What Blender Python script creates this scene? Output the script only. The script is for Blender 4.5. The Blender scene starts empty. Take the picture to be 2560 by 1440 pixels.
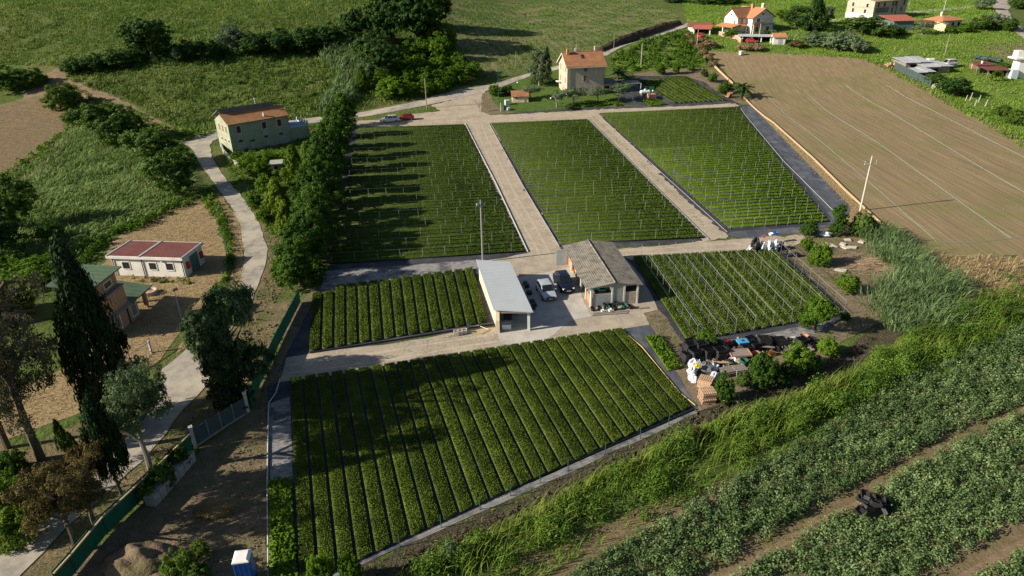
import bpy, math, random
import numpy as np
from mathutils import Vector, Matrix, geometry
R = math.radians
rng = np.random.default_rng(7)
random.seed(7)
scene = bpy.context.scene
COL = scene.collection
# ------------------------------------------------------------------ camera
CH, FPX = 38.0, 1707.0
PITCH, ROLL = R(26.5), R(1.0)
_F = np.array([0, math.cos(PITCH), -math.sin(PITCH)])
_R0 = np.array([1.0, 0, 0]); _U0 = np.array([0, math.sin(PITCH), math.cos(PITCH)])
_R = math.cos(ROLL) * _R0 - math.sin(ROLL) * _U0
_U = math.sin(ROLL) * _R0 + math.cos(ROLL) * _U0
cam_d = bpy.data.cameras.new('camera'); cam = bpy.data.objects.new('camera', cam_d); COL.objects.link(cam)
cam_d.sensor_width = 36.0; cam_d.lens = FPX / 2560 * 36.0; cam_d.clip_end = 6000; cam_d.clip_start = 0.5
m = Matrix.Identity(4)
for i in range(3):
    m[i][0] = _R[i]; m[i][1] = _U[i]; m[i][2] = -_F[i]
m[2][3] = CH
cam.matrix_world = m
scene.camera = cam

def sstep(t):
    t = np.clip(t, 0, 1); return t * t * (3 - 2 * t)
def T(x, y):
    """terrain height"""
    x = np.asarray(x, float); y = np.asarray(y, float)
    z = 12.0 * sstep((y - 165) / 105)
    z = z + 9.0 * sstep((y - 160) / 130) * sstep((-x + 10) / 70)
    z = z + 0.05 * np.maximum(0, y - 280)
    z = z + 1.2 * np.sin(x * 0.021 + 1.3) * np.sin(y * 0.017) * sstep((y - 185) / 80)
    z = z + 1.1 * np.sin(x * .055 + 2 * np.sin(y * .021)) * np.sin(y * .048 + 1) * sstep((y - 180) / 50) * sstep((-x - 25) / 40)
    # cut bank beside the climbing road
    z = z + 2.2 * np.exp(-(((y - 0.55 * (x - 15) - 214) / 9.0) ** 2)) * sstep((y - 190) / 25) * sstep((70 - x) / 20) * sstep((x - 12) / 15)
    return z
def proj(x, y, z):
    q = np.array([x, y, z - CH]); d = q @ _F
    return 1280 + FPX * (q @ _R) / d, 720 - FPX * (q @ _U) / d
def ray(px, py):
    v = _F * FPX + _R * (px - 1280) + _U * (720 - py)
    return v / np.linalg.norm(v)
def G(px, py, z=None):
    """ground point seen at a photo pixel"""
    v = ray(px, py)
    if z is not None:
        t = (CH - z) / -v[2] if v[2] < -1e-4 else 900
        return Vector((v[0] * t, v[1] * t, z))
    ts = np.concatenate([np.arange(20, 400, 1.0), np.arange(400, 1200, 10.0)])
    h = CH + v[2] * ts - T(v[0] * ts, v[1] * ts)
    k = np.argmax(h < 0)
    if h[k] >= 0:
        t = 900.0
    else:
        a, b = ts[max(k - 1, 0)], ts[k]
        for _ in range(24):
            c = (a + b) / 2
            if CH + v[2] * c - T(v[0] * c, v[1] * c) < 0: b = c
            else: a = c
        t = a
    x, y = v[0] * t, v[1] * t
    return Vector((x, y, float(T(x, y))))
def depth(p):
    return float((np.array([p[0], p[1], p[2] - CH])) @ _F)
def hgt(p, py):
    """height above p whose image row is py"""
    q = np.array([p[0], p[1], p[2] - CH]); v = py - 720
    return float(-(FPX * (q @ _U) + v * (q @ _F)) / (FPX * _U[2] + v * _F[2]))
def wid(p, npx):
    return npx * depth(p) / FPX

# ------------------------------------------------------------------ objects
def tag(o, label=None, cat=None, group=None, kind=None):
    if label: o['label'] = label
    if cat: o['category'] = cat
    if group: o['group'] = group
    if kind or cat: o['kind'] = kind or 'thing'
    return o
def thing(name, label, cat, loc=(0, 0, 0), rz=0.0, group=None):
    o = bpy.data.objects.new(name, None); COL.objects.link(o)
    o.empty_display_size = 0.3
    o.location = loc; o.rotation_euler = (0, 0, rz)
    return tag(o, label, cat, group)
def link(name, me, parent=None):
    o = bpy.data.objects.new(name, me); COL.objects.link(o)
    if parent is not None: o.parent = parent
    return o
def dup(root, loc, rz=None, scale=None, label=None, group=None):
    r = root.copy(); COL.objects.link(r); r.location = loc
    if rz is not None: r.rotation_euler = (0, 0, rz)
    if scale is not None: r.scale = scale
    if label: r['label'] = label
    if group: r['group'] = group
    for ch in KIDS.get(root.name, []):
        c = ch.copy(); COL.objects.link(c); c.parent = r
        for g in KIDS.get(ch.name, []):
            d = g.copy(); COL.objects.link(d); d.parent = c
    return r
KIDS = {}
def kids(root):
    for o in bpy.data.objects:
        if o.parent is not None:
            KIDS.setdefault(o.parent.name, [])
            if o not in KIDS[o.parent.name]: KIDS[o.parent.name].append(o)
def npmesh(name, v, f, mats, mi=None, smooth=False):
    me = bpy.data.meshes.new(name)
    v = np.asarray(v, np.float32).reshape(-1, 3); f = np.asarray(f, np.int32)
    k = f.shape[1]
    me.vertices.add(len(v)); me.vertices.foreach_set('co', v.ravel())
    me.loops.add(f.size); me.loops.foreach_set('vertex_index', f.ravel())
    me.polygons.add(len(f)); me.polygons.foreach_set('loop_start', np.arange(0, f.size, k, dtype=np.int32))
    try: me.polygons.foreach_set('loop_total', np.full(len(f), k, np.int32))
    except Exception: pass
    for mt in (mats if isinstance(mats, (list, tuple)) else [mats]): me.materials.append(mt)
    if mi is not None: me.polygons.foreach_set('material_index', np.asarray(mi, np.int32))
    if smooth: me.polygons.foreach_set('use_smooth', np.ones(len(f), bool))
    me.update(calc_edges=True); me.validate()
    return me

class MB:
    """collects boxes, prisms, tubes; build() links them as one mesh"""
    def __init__(s): s.v = []; s.f = []; s.mi = []; s.cur = 0
    def add(s, vs, fs):
        n = len(s.v); s.v += [tuple(p) for p in vs]
        s.f += [tuple(n + i for i in q) for q in fs]; s.mi += [s.cur] * len(fs)
        return s
    def box(s, x0, x1, y0, y1, z0, z1):
        return s.add([(x0, y0, z0), (x1, y0, z0), (x1, y1, z0), (x0, y1, z0), (x0, y0, z1), (x1, y0, z1), (x1, y1, z1), (x0, y1, z1)],
                     [(0, 3, 2, 1), (4, 5, 6, 7), (0, 1, 5, 4), (1, 2, 6, 5), (2, 3, 7, 6), (3, 0, 4, 7)])
    def rbox(s, c, sx, sy, sz, rz=0, tilt=0, tx=0):
        mm = Matrix.Rotation(rz, 3, 'Z') @ Matrix.Rotation(tilt, 3, 'Y') @ Matrix.Rotation(tx, 3, 'X')
        c = Vector(c)
        vs = [c + mm @ Vector((a * sx / 2, b * sy / 2, d * sz / 2)) for d in (-1, 1) for a, b in ((-1, -1), (1, -1), (1, 1), (-1, 1))]
        return s.add(vs, [(0, 3, 2, 1), (4, 5, 6, 7), (0, 1, 5, 4), (1, 2, 6, 5), (2, 3, 7, 6), (3, 0, 4, 7)])
    def prism(s, pts, axis, a0, a1):
        """extrude 2D outline pts along axis 'x','y','z' from a0 to a1"""
        def mk(p, a):
            return {'x': (a, p[0], p[1]), 'y': (p[0], a, p[1]), 'z': (p[0], p[1], a)}[axis]
        n = len(pts)
        vs = [mk(p, a0) for p in pts] + [mk(p, a1) for p in pts]
        fs = [tuple(range(n))[::-1], tuple(range(n, 2 * n))] + [(i, (i + 1) % n, n + (i + 1) % n, n + i) for i in range(n)]
        return s.add(vs, fs)
    def slab(s, quad, t):
        """thick sheet: four corners, thickness t downwards"""
        vs = [Vector(q) for q in quad]; lo = [q - Vector((0, 0, t)) for q in vs]
        return s.add(vs + lo, [(0, 1, 2, 3), (7, 6, 5, 4), (0, 4, 5, 1), (1, 5, 6, 2), (2, 6, 7, 3), (3, 7, 4, 0)])
    def tube(s, p0, p1, r0, r1=None, n=6, caps=True):
        r1 = r0 if r1 is None else r1
        p0 = Vector(p0); p1 = Vector(p1); d = (p1 - p0)
        if d.length < 1e-6: return s
        d.normalize(); a = d.orthogonal().normalized(); b = d.cross(a)
        vs = [p + (a * math.cos(2 * math.pi * i / n) + b * math.sin(2 * math.pi * i / n)) * r for p, r in ((p0, r0), (p1, r1)) for i in range(n)]
        fs = [(i, (i + 1) % n, n + (i + 1) % n, n + i) for i in range(n)]
        if caps: fs += [tuple(range(n))[::-1], tuple(range(n, 2 * n))]
        return s.add(vs, fs)
    def path(s, pts, r, n=5):
        for a, b in zip(pts[:-1], pts[1:]): s.tube(a, b, r, r, n)
        return s
    def lathe(s, prof, n=12, c=(0, 0, 0)):
        vs = [(c[0] + r * math.cos(2 * math.pi * i / n), c[1] + r * math.sin(2 * math.pi * i / n), c[2] + z) for r, z in prof for i in range(n)]
        fs = [(k * n + i, k * n + (i + 1) % n, (k + 1) * n + (i + 1) % n, (k + 1) * n + i) for k in range(len(prof) - 1) for i in range(n)]
        fs += [tuple(range(n))[::-1], tuple(range((len(prof) - 1) * n, len(prof) * n))]
        return s.add(vs, fs)
    def blob(s, c, sx, sy, sz, seed=0, n=10, k=6, irr=0.18):
        """lumpy sack"""
        rr = np.random.default_rng(seed); vs = []; fs = []
        for j in range(k + 1):
            t = math.pi * j / k
            for i in range(n):
                q = 1 + irr * rr.normal()
                vs.append((c[0] + sx * q * math.sin(t) * math.cos(2 * math.pi * i / n), c[1] + sy * q * math.sin(t) * math.sin(2 * math.pi * i / n), max(c[2] - sz, c[2] - sz * q * math.cos(t))))
        for j in range(k):
            for i in range(n):
                fs.append((j * n + i, j * n + (i + 1) % n, (j + 1) * n + (i + 1) % n, (j + 1) * n + i))
        return s.add(vs, fs)
    def build(s, name, mats, parent=None, smooth=False, bevel=0):
        me = bpy.data.meshes.new(name); me.from_pydata(s.v, [], s.f)
        for mt in (mats if isinstance(mats, (list, tuple)) else [mats]): me.materials.append(mt)
        me.polygons.foreach_set('material_index', s.mi)
        if smooth: me.polygons.foreach_set('use_smooth', [True] * len(me.polygons))
        me.update(); o = link(name, me, parent)
        if bevel:
            b = o.modifiers.new('bevel', 'BEVEL'); b.width = bevel; b.segments = 2; b.limit_method = 'ANGLE'
        return o

# ------------------------------------------------------------------ materials
def _nt(name):
    mt = bpy.data.materials.new(name); mt.use_nodes = True
    nt = mt.node_tree; nt.nodes.clear()
    return mt, nt, nt.nodes, nt.links
def _c(c): return (c[0], c[1], c[2], 1.0)
def mat(name, c1, c2=None, scale=1.0, rough=0.8, metal=0.0, detail=6, bump=0.0, bscale=None, c3=None, scale3=0.15, amt3=0.6, bands=None, band_c=None, band_amt=0.5, spec=0.3, bdist=0.05, lo=0.35, hi=0.65, stretch=None, lo3=0.45, hi3=0.65, lines=None):
    """noise-mixed principled; bands=(axis, period) adds stripes in object space"""
    mt, nt, N, L = _nt(name)
    out = N.new('ShaderNodeOutputMaterial'); p = N.new('ShaderNodeBsdfPrincipled')
    L.new(p.outputs[0], out.inputs[0])
    p.inputs['Roughness'].default_value = rough; p.inputs['Metallic'].default_value = metal
    p.inputs['Specular IOR Level'].default_value = spec if rough < .9 else spec * .3
    tc = N.new('ShaderNodeTexCoord'); src = tc.outputs['Object']
    if stretch:
        mp = N.new('ShaderNodeMapping'); mp.inputs['Rotation'].default_value = (0, 0, stretch[0]); mp.inputs['Scale'].default_value = (stretch[1], stretch[2], 1)
        L.new(src, mp.inputs[0]); nsrc = mp.outputs[0]
    else: nsrc = src
    def noise(sc, d, s_=None):
        n = N.new('ShaderNodeTexNoise'); n.inputs['Scale'].default_value = sc; n.inputs['Detail'].default_value = d
        n.inputs['Roughness'].default_value = 0.62
        L.new(s_ or nsrc, n.inputs['Vector']); return n.outputs[0]
    def rng_(fac, a, b):
        r = N.new('ShaderNodeMapRange'); r.inputs[1].default_value = a; r.inputs[2].default_value = b
        L.new(fac, r.inputs[0]); return r.outputs[0]
    def mix(f, a, b):
        x = N.new('ShaderNodeMix'); x.data_type = 'RGBA'
        if isinstance(f, float): x.inputs[0].default_value = f
        else: L.new(f, x.inputs[0])
        for sck, val in ((6, a), (7, b)):
            if isinstance(val, tuple): x.inputs[sck].default_value = _c(val)
            else: L.new(val, x.inputs[sck])
        return x.outputs[2]
    col = tuple(c1); bsrc = None
    if c2 is not None:
        bsrc = noise(scale, detail); col = mix(rng_(bsrc, lo, hi), tuple(c1), tuple(c2))
    if c3 is not None:
        f = rng_(noise(scale3, 5, src), lo3, hi3)
        mm = N.new('ShaderNodeMath'); mm.operation = 'MULTIPLY'; mm.inputs[1].default_value = amt3; L.new(f, mm.inputs[0])
        col = mix(mm.outputs[0], col, tuple(c3))
    wv = None
    if bands:
        sp = N.new('ShaderNodeSeparateXYZ')
        if len(bands) > 2:
            mp2 = N.new('ShaderNodeMapping'); mp2.inputs['Rotation'].default_value = (0, 0, bands[2]); L.new(src, mp2.inputs[0]); L.new(mp2.outputs[0], sp.inputs[0])
        else: L.new(src, sp.inputs[0])
        a = sp.outputs['XYZ'.index(bands[0].upper())]
        if len(bands) > 3:   # wobble
            nz = noise(0.4, 3, src); m0 = N.new('ShaderNodeMath'); m0.operation = 'MULTIPLY_ADD'; m0.inputs[1].default_value = bands[3]
            L.new(nz, m0.inputs[0]); L.new(a, m0.inputs[2]); a = m0.outputs[0]
        m1 = N.new('ShaderNodeMath'); m1.operation = 'MULTIPLY'; m1.inputs[1].default_value = 2 * math.pi / bands[1]; L.new(a, m1.inputs[0])
        m2 = N.new('ShaderNodeMath'); m2.operation = 'SINE'; L.new(m1.outputs[0], m2.inputs[0])
        wv = rng_(m2.outputs[0], -1, 1)
        if band_c is not None:
            f = rng_(m2.outputs[0], 0.2, 1.0)
            mm = N.new('ShaderNodeMath'); mm.operation = 'MULTIPLY'; mm.inputs[1].default_value = band_amt; L.new(f, mm.inputs[0])
            col = mix(mm.outputs[0], col, tuple(band_c))
    if isinstance(col, tuple): p.inputs['Base Color'].default_value = _c(col)
    else: L.new(col, p.inputs['Base Color'])
    if bump:
        b = N.new('ShaderNodeBump'); b.inputs['Strength'].default_value = bump; b.inputs['Distance'].default_value = bdist
        h = wv if (wv is not None and bscale is None) else noise(bscale or scale * 2, 6)
        L.new(h, b.inputs['Height']); L.new(b.outputs[0], p.inputs['Normal'])
    return mt
def leafmat(name, dark, mid, light, trans=0.3, nscale=0.35, rough=0.65):
    """foliage: each leaf its own tint, plus patches of tint through the plant"""
    if mid[1] > mid[0]: dark, mid, light = ((c[0] * .88, c[1] * 1.10, c[2] * .95) for c in (dark, mid, light))
    mt, nt, N, L = _nt(name)
    out = N.new('ShaderNodeOutputMaterial')
    g = N.new('ShaderNodeNewGeometry'); tc = N.new('ShaderNodeTexCoord')
    n = N.new('ShaderNodeTexNoise'); n.inputs['Scale'].default_value = nscale; n.inputs['Detail'].default_value = 3; L.new(g.outputs['Position'], n.inputs['Vector'])
    oi = N.new('ShaderNodeObjectInfo')
    a = N.new('ShaderNodeMath'); a.operation = 'MULTIPLY_ADD'; a.inputs[1].default_value = 0.5; L.new(g.outputs['Random Per Island'], a.inputs[0]); 
    b = N.new('ShaderNodeMath'); b.operation = 'MULTIPLY_ADD'; b.inputs[1].default_value = 1.3; b.inputs[2].default_value = -0.50; L.new(n.outputs[0], b.inputs[0])
    L.new(b.outputs[0], a.inputs[2])
    c = N.new('ShaderNodeMath'); c.operation = 'MULTIPLY_ADD'; c.inputs[1].default_value = 0.22; L.new(oi.outputs['Random'], c.inputs[0]); L.new(a.outputs[0], c.inputs[2])
    r = N.new('ShaderNodeValToRGB'); e = r.color_ramp.elements
    e[0].position = 0.08; e[0].color = _c(dark); e[1].position = 0.95; e[1].color = _c(light)
    k = e.new(0.5); k.color = _c(mid)
    L.new(c.outputs[0], r.inputs[0])
    p = N.new('ShaderNodeBsdfPrincipled'); p.inputs['Roughness'].default_value = rough; p.inputs['Specular IOR Level'].default_value = 0.07
    L.new(r.outputs[0], p.inputs['Base Color'])
    t = N.new('ShaderNodeBsdfTranslucent')
    hs = N.new('ShaderNodeHueSaturation'); hs.inputs['Value'].default_value = 1.3; hs.inputs['Saturation'].default_value = 1.1
    L.new(r.outputs[0], hs.inputs['Color']); L.new(hs.outputs[0], t.inputs[0])
    mx = N.new('ShaderNodeMixShader'); mx.inputs[0].default_value = trans
    L.new(p.outputs[0], mx.inputs[1]); L.new(t.outputs[0], mx.inputs[2]); L.new(mx.outputs[0], out.inputs[0])
    return mt
def plain(name, c, rough=0.7, metal=0.0, spec=0.3):
    """paint or plastic with faint grime so that nothing is perfectly even"""
    d = tuple(x * 0.78 for x in c)
    return mat(name, c, d, scale=1.7, rough=rough, metal=metal, spec=spec, lo=0.4, hi=0.8)

# ------------------------------------------------------------------ sheets laid on the terrain
def inpoly(x, y, poly):
    poly = np.asarray(poly); c = np.zeros(len(x), bool); n = len(poly)
    for i in range(n):
        x0, y0 = poly[i]; x1, y1 = poly[(i + 1) % n]
        if y0 == y1: continue
        k = ((y0 > y) != (y1 > y)) & (x < (x1 - x0) * (y - y0) / (y1 - y0) + x0)
        c ^= k
    return c
def world_poly(px): return [tuple(G(*p)[:2]) for p in px]
def smooth_poly(w, step, jit, seed):
    rr = np.random.default_rng(seed); out = []
    n = len(w)
    for i in range(n):
        a = np.array(w[i]); b = np.array(w[(i + 1) % n]); l = np.linalg.norm(b - a)
        k = max(1, int(l / step)); nv = np.array([-(b - a)[1], (b - a)[0]]) / max(l, 1e-6)
        for j in range(k):
            q = a + (b - a) * j / k
            out.append(tuple(q + nv * rr.normal() * jit * (0.4 if j == 0 else 1)))
    return out
def sheet(name, px, mt, dz, jit=0.0, step=1.5, grid=3.0, kind='structure', world=None, label=None, cat=None, amp=0.0):
    dz = dz * .5
    w = world or world_poly(px)
    w = smooth_poly(w, step, jit, len(name) * 31 + len(w)) if jit else smooth_poly(w, 4.0, 0, 1)
    a = np.array(w); x0, y0 = a.min(0); x1, y1 = a.max(0)
    vs = [Vector(p) for p in w]; n = len(w)
    if y1 > 158 or amp:
        gx, gy = np.meshgrid(np.arange(x0, x1, grid), np.arange(y0, y1, grid)); gx = gx.ravel(); gy = gy.ravel()
        k = inpoly(gx, gy, a) & ((gy > 150) | bool(amp)); vs += [Vector((float(p), float(q))) for p, q in zip(gx[k], gy[k])]
    r = geometry.delaunay_2d_cdt(vs, [(i, (i + 1) % n) for i in range(n)], [], 1, 1e-4)
    V = np.array([tuple(v) for v in r[0]])
    z = T(V[:, 0], V[:, 1]) + dz
    if amp: z = z + amp * np.abs(np.sin(V[:, 0] * 1.7 + np.sin(V[:, 1] * 1.1) * 2) * np.sin(V[:, 1] * 1.3 + V[:, 0] * .6)) * (np.arange(len(V)) >= n)
    me = bpy.data.meshes.new(name); me.from_pydata(np.column_stack([V, z]).tolist(), [], [tuple(f) for f in r[2]])
    me.materials.append(mt); me.update()
    if sum(p.normal.z for p in me.polygons) < 0: me.flip_normals()
    o = link(name, me); o['kind'] = kind
    if label: tag(o, label, cat)
    return o

# ------------------------------------------------------------------ foliage
def leaf_quads(P, Nrm, size, aspect=0.6, droop=0.0, seed=0):
    """one diamond leaf per point; size scalar or array"""
    rr = np.random.default_rng(seed); n = len(P)
    Nrm = Nrm / np.maximum(np.linalg.norm(Nrm, axis=1, keepdims=True), 1e-6)
    u = np.cross(Nrm, rr.normal(size=(n, 3))); u /= np.maximum(np.linalg.norm(u, axis=1, keepdims=True), 1e-6)
    v = np.cross(Nrm, u); s = (np.ones(n) * size)[:, None] * rr.uniform(0.7, 1.3, (n, 1))
    V = np.stack([P + u * s * .5, P + v * s * .5 * aspect, P - u * s * .5, P - v * s * .5 * aspect], 1)
    if droop: V[:, 0, 2] -= droop * s[:, 0]; V[:, 2, 2] -= droop * s[:, 0]
    return V.reshape(-1, 3), np.arange(4 * n).reshape(-1, 4)
def blades(P, L, W, lean, wind=(0, 0), seed=0, droop=0.35):
    """grass or reed blades: two-segment tapered strips; returns quads"""
    rr = np.random.default_rng(seed); n = len(P)
    a = rr.uniform(0, 2 * np.pi, n); l = (np.ones(n) * L) * rr.uniform(.6, 1.25, n)
    d = np.column_stack([np.cos(a), np.sin(a)]) * (lean * rr.uniform(.2, 1.3, n))[:, None] + np.array(wind)
    side = np.column_stack([-np.sin(a), np.cos(a), np.zeros(n)]) * (np.ones(n) * W)[:, None] * .5
    mid = P + np.column_stack([d * (l * .5)[:, None] * .6, l * .6]); tip = P + np.column_stack([d * l[:, None], l * (1 - droop * rr.uniform(0, 1.2, n))])
    V = np.stack([P - side, P + side, mid + side * .8, mid - side * .8, tip + side * .15, tip - side * .15], 1).reshape(-1, 3)
    b = np.arange(n)[:, None] * 6
    F = np.concatenate([b + np.array([[0, 1, 2, 3]]), b + np.array([[3, 2, 4, 5]])])
    return V, F
def scatter(px=None, density=1.0, world=None, seed=0, patch=0.0, pscale=0.12):
    """random ground points in a polygon, thinned in patches"""
    w = np.array(world or world_poly(px)); rr = np.random.default_rng(seed)
    x0, y0 = w.min(0); x1, y1 = w.max(0); n = int((x1 - x0) * (y1 - y0) * density)
    x = rr.uniform(x0, x1, n); y = rr.uniform(y0, y1, n); k = inpoly(x, y, w)
    if patch:
        q = np.sin(x * pscale * 3.1 + 2 * np.sin(y * pscale * 1.7)) + np.sin(y * pscale * 3.7 + 2 * np.sin(x * pscale * 2.3)) + rr.normal(size=n) * .5
        k &= q > patch * 2 - 1.6
    x = x[k]; y = y[k]
    return np.column_stack([x, y, T(x, y)])
def stuff(name, V, F, mt, label, cat='vegetation'):
    o = link(name, npmesh(name, V, F, mt)); return tag(o, label, cat, None, 'stuff')
def join(*parts):
    Vs, Fs, n = [], [], 0
    for v, f in parts:
        Vs.append(v); Fs.append(f + n); n += len(v)
    return np.concatenate(Vs), np.concatenate(Fs)
ORD = ['', 'first', 'second', 'third', 'fourth', 'fifth', 'sixth', 'seventh', 'eighth', 'ninth', 'tenth', 'eleventh', 'twelfth', 'thirteenth', 'fourteenth', 'fifteenth', 'sixteenth', 'seventeenth', 'eighteenth', 'nineteenth', 'twentieth']
TENS = {2: 'twenty', 3: 'thirty', 4: 'forty', 5: 'fifty', 6: 'sixty', 7: 'seventy'}
def nth(i):
    if i <= 20: return ORD[i]
    t, u = divmod(i, 10)
    return TENS[t][:-1] + 'ieth' if u == 0 else TENS[t] + '-' + ORD[u]

# ------------------------------------------------------------------ light
SUN_DIR = Vector((-0.97, -0.24, 0)).normalized(); SUN_EL = R(26)
w = bpy.data.worlds.new('World'); scene.world = w; w.use_nodes = True
nt = w.node_tree; bg = nt.nodes['Background']
sky = nt.nodes.new('ShaderNodeTexSky'); sky.sky_type = 'NISHITA'; sky.sun_disc = False
sky.sun_elevation = SUN_EL; sky.sun_rotation = math.atan2(SUN_DIR.x, SUN_DIR.y) % (2 * math.pi)
sky.air_density = 1.0; sky.dust_density = 1.0
nt.links.new(sky.outputs[0], bg.inputs[0]); bg.inputs[1].default_value = 0.05
sl = bpy.data.lights.new('sun', 'SUN'); sl.energy = 4.8; sl.angle = R(0.5); sl.color = (1.0, 0.90, 0.75)
so = bpy.data.objects.new('sun', sl); COL.objects.link(so)
to_sun = Vector((SUN_DIR.x * math.cos(SUN_EL), SUN_DIR.y * math.cos(SUN_EL), math.sin(SUN_EL)))
so.rotation_euler = to_sun.to_track_quat('Z', 'Y').to_euler(); so.location = (-60, 0, 60)
scene.view_settings.view_transform = 'Standard'; scene.view_settings.look = 'None'
scene.view_settings.exposure = 0.9; scene.view_settings.gamma = 1.0
# ================================================================== the setting
M = {}
M['meadow'] = mat('meadow_ground', (.052, .084, .018), (.092, .128, .030), scale=.35, rough=.95, c3=(.135, .125, .05), scale3=.045, amt3=.6, bump=.8, bscale=1.4, bdist=.5)
M['meadow_bright'] = mat('bright_meadow', (.10, .16, .026), (.155, .20, .042), scale=.3, rough=.95, c3=(.07, .12, .025), scale3=.08, amt3=.7, bump=.6, bscale=1.2, bdist=.4)
M['asphalt'] = mat('old_asphalt', (.33, .30, .255), (.21, .195, .172), scale=1.1, rough=.9, c3=(.42, .375, .30), scale3=.22, amt3=.8, lo3=.42, hi3=.62, bump=.2, bscale=20, bdist=.01)
M['gravel'] = mat('gravel', (.37, .32, .255), (.235, .20, .155), scale=3.2, rough=.95, c3=(.42, .365, .28), scale3=.4, amt3=.7, bump=.4, bscale=9, bdist=.03)
M['lane'] = mat('lane_sand', (.42, .36, .28), (.31, .26, .195), scale=1.6, rough=.95, c3=(.26, .22, .16), scale3=.3, amt3=.7, bump=.3, bscale=8, bdist=.03)
M['concrete'] = mat('yard_concrete', (.45, .425, .38), (.37, .345, .31), scale=.9, rough=.85, c3=(.27, .25, .215), scale3=.5, amt3=.6, lo3=.5, hi3=.7)
M['fabric'] = mat('ground_fabric', (.022, .024, .030), (.05, .052, .06), scale=.5, rough=.75, c3=(.15, .145, .14), scale3=.30, amt3=.55, lo3=.5, hi3=.75)
M['fabric_dusty'] = mat('dusty_fabric', (.16, .16, .165), (.28, .27, .255), scale=1.2, rough=.9, c3=(.06, .062, .07), scale3=.5, amt3=.8, lo3=.48, hi3=.6, stretch=(0.3, 1, 2.2))
M['fabric_bare'] = mat('bare_black_fabric', (.050, .055, .066), (.09, .097, .112), scale=.35, rough=.6, c3=(.19, .195, .20), scale3=.35, amt3=.6, lo3=.5, hi3=.7, stretch=(R(-33), 2.5, .6))
M['bank'] = mat('earth_bank', (.085, .062, .042), (.05, .04, .028), scale=.8, rough=.95, bump=1, bscale=2, bdist=.4)
M['straw'] = mat('mown_straw', (.36, .26, .145), (.22, .155, .085), scale=1.6, rough=.95, c3=(.30, .245, .12), scale3=.2, amt3=.5, bump=.9, bscale=2.2, bdist=.25, stretch=(0.5, 1, 3))
M['dirt'] = mat('verge_dirt', (.20, .148, .09), (.12, .098, .055), scale=.7, rough=.95, c3=(.085, .10, .035), scale3=.3, amt3=.8, bump=.8, bscale=3, bdist=.2)
M['lot'] = mat('rough_lot', (.20, .152, .10), (.12, .092, .062), scale=1.1, rough=.95, c3=(.10, .105, .04), scale3=.35, amt3=.6, bump=.9, bscale=4, bdist=.15)
M['dark_soil'] = mat('dark_soil', (.055, .045, .035), (.10, .08, .055), scale=.9, rough=.95, c3=(.06, .07, .03), scale3=.4, amt3=.6, bump=1, bscale=3, bdist=.3)
M['brown_field'] = mat('tilled_soil', (.275, .21, .122), (.165, .124, .07), scale=1.5, rough=.95, c3=(.15, .155, .055), scale3=.055, amt3=.6, lo3=.48, hi3=.66, bump=.5, bscale=5, bdist=.1, bands=('x', 1.5, R(5.2), .5), band_c=(.15, .11, .065), band_amt=.22, stretch=(R(5.2), 1.6, .035), lo=.36, hi=.66)
M['hill_field'] = mat('hill_field_soil', (.19, .16, .09), (.085, .115, .032), scale=.6, rough=.95, c3=(.065, .105, .025), scale3=.06, amt3=.9, lo3=.4, hi3=.58, bump=.6, bscale=2, bdist=.3, bands=('x', 3.2, R(-14), 2), band_c=(.24, .19, .12), band_amt=.35, stretch=(R(-14), 1.6, .4))
M['ploughed'] = mat('ploughed_soil', (.23, .165, .095), (.13, .095, .058), scale=1.0, rough=.95, c3=(.15, .14, .06), scale3=.12, amt3=.5, bump=.8, bscale=2.5, bdist=.2, bands=('y', 2.2, R(20), 6), band_c=(.12, .085, .06), band_amt=.5)
M['crop_soil'] = mat('crop_soil', (.19, .145, .082), (.125, .096, .056), scale=1.2, rough=.95, c3=(.11, .11, .045), scale3=.3, amt3=.5, bump=.8, bscale=5, bdist=.1)
M['debris_soil'] = mat('debris_ground', (.21, .165, .11), (.14, .11, .075), scale=.9, rough=.95, c3=(.11, .105, .045), scale3=.25, amt3=.6, bump=.8, bscale=4, bdist=.15)
M['lawn'] = mat('mown_lawn', (.055, .095, .018), (.085, .13, .028), scale=.8, rough=.95)
M['track'] = mat('dirt_track', (.24, .175, .115), (.16, .12, .075), scale=.5, rough=.95, c3=(.13, .12, .05), scale3=.15, amt3=.5, bump=.6, bscale=2, bdist=.2)

def make_ground():
    ys = np.concatenate([np.arange(-60, 340, 2.0), np.arange(340, 700, 8.0), np.arange(700, 2400, 80.0)])
    xs = np.concatenate([np.arange(-1500, -330, 80.0), np.arange(-330, 330, 2.5), np.arange(330, 1500, 80.0)])
    gx, gy = np.meshgrid(xs, ys); gz = T(gx, np.minimum(gy, 700)) 
    # a little roughness in the hillside
    V = np.stack([gx, gy, gz], -1).reshape(-1, 3); nx = len(xs); ny = len(ys)
    i = (np.arange(ny - 1)[:, None] * nx + np.arange(nx - 1)[None]).ravel()
    me = npmesh('ground', V, np.column_stack([i, i + 1, i + nx + 1, i + nx]), M['meadow'], smooth=True)
    o = link('ground', me); o['kind'] = 'structure'
make_ground()

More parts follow.
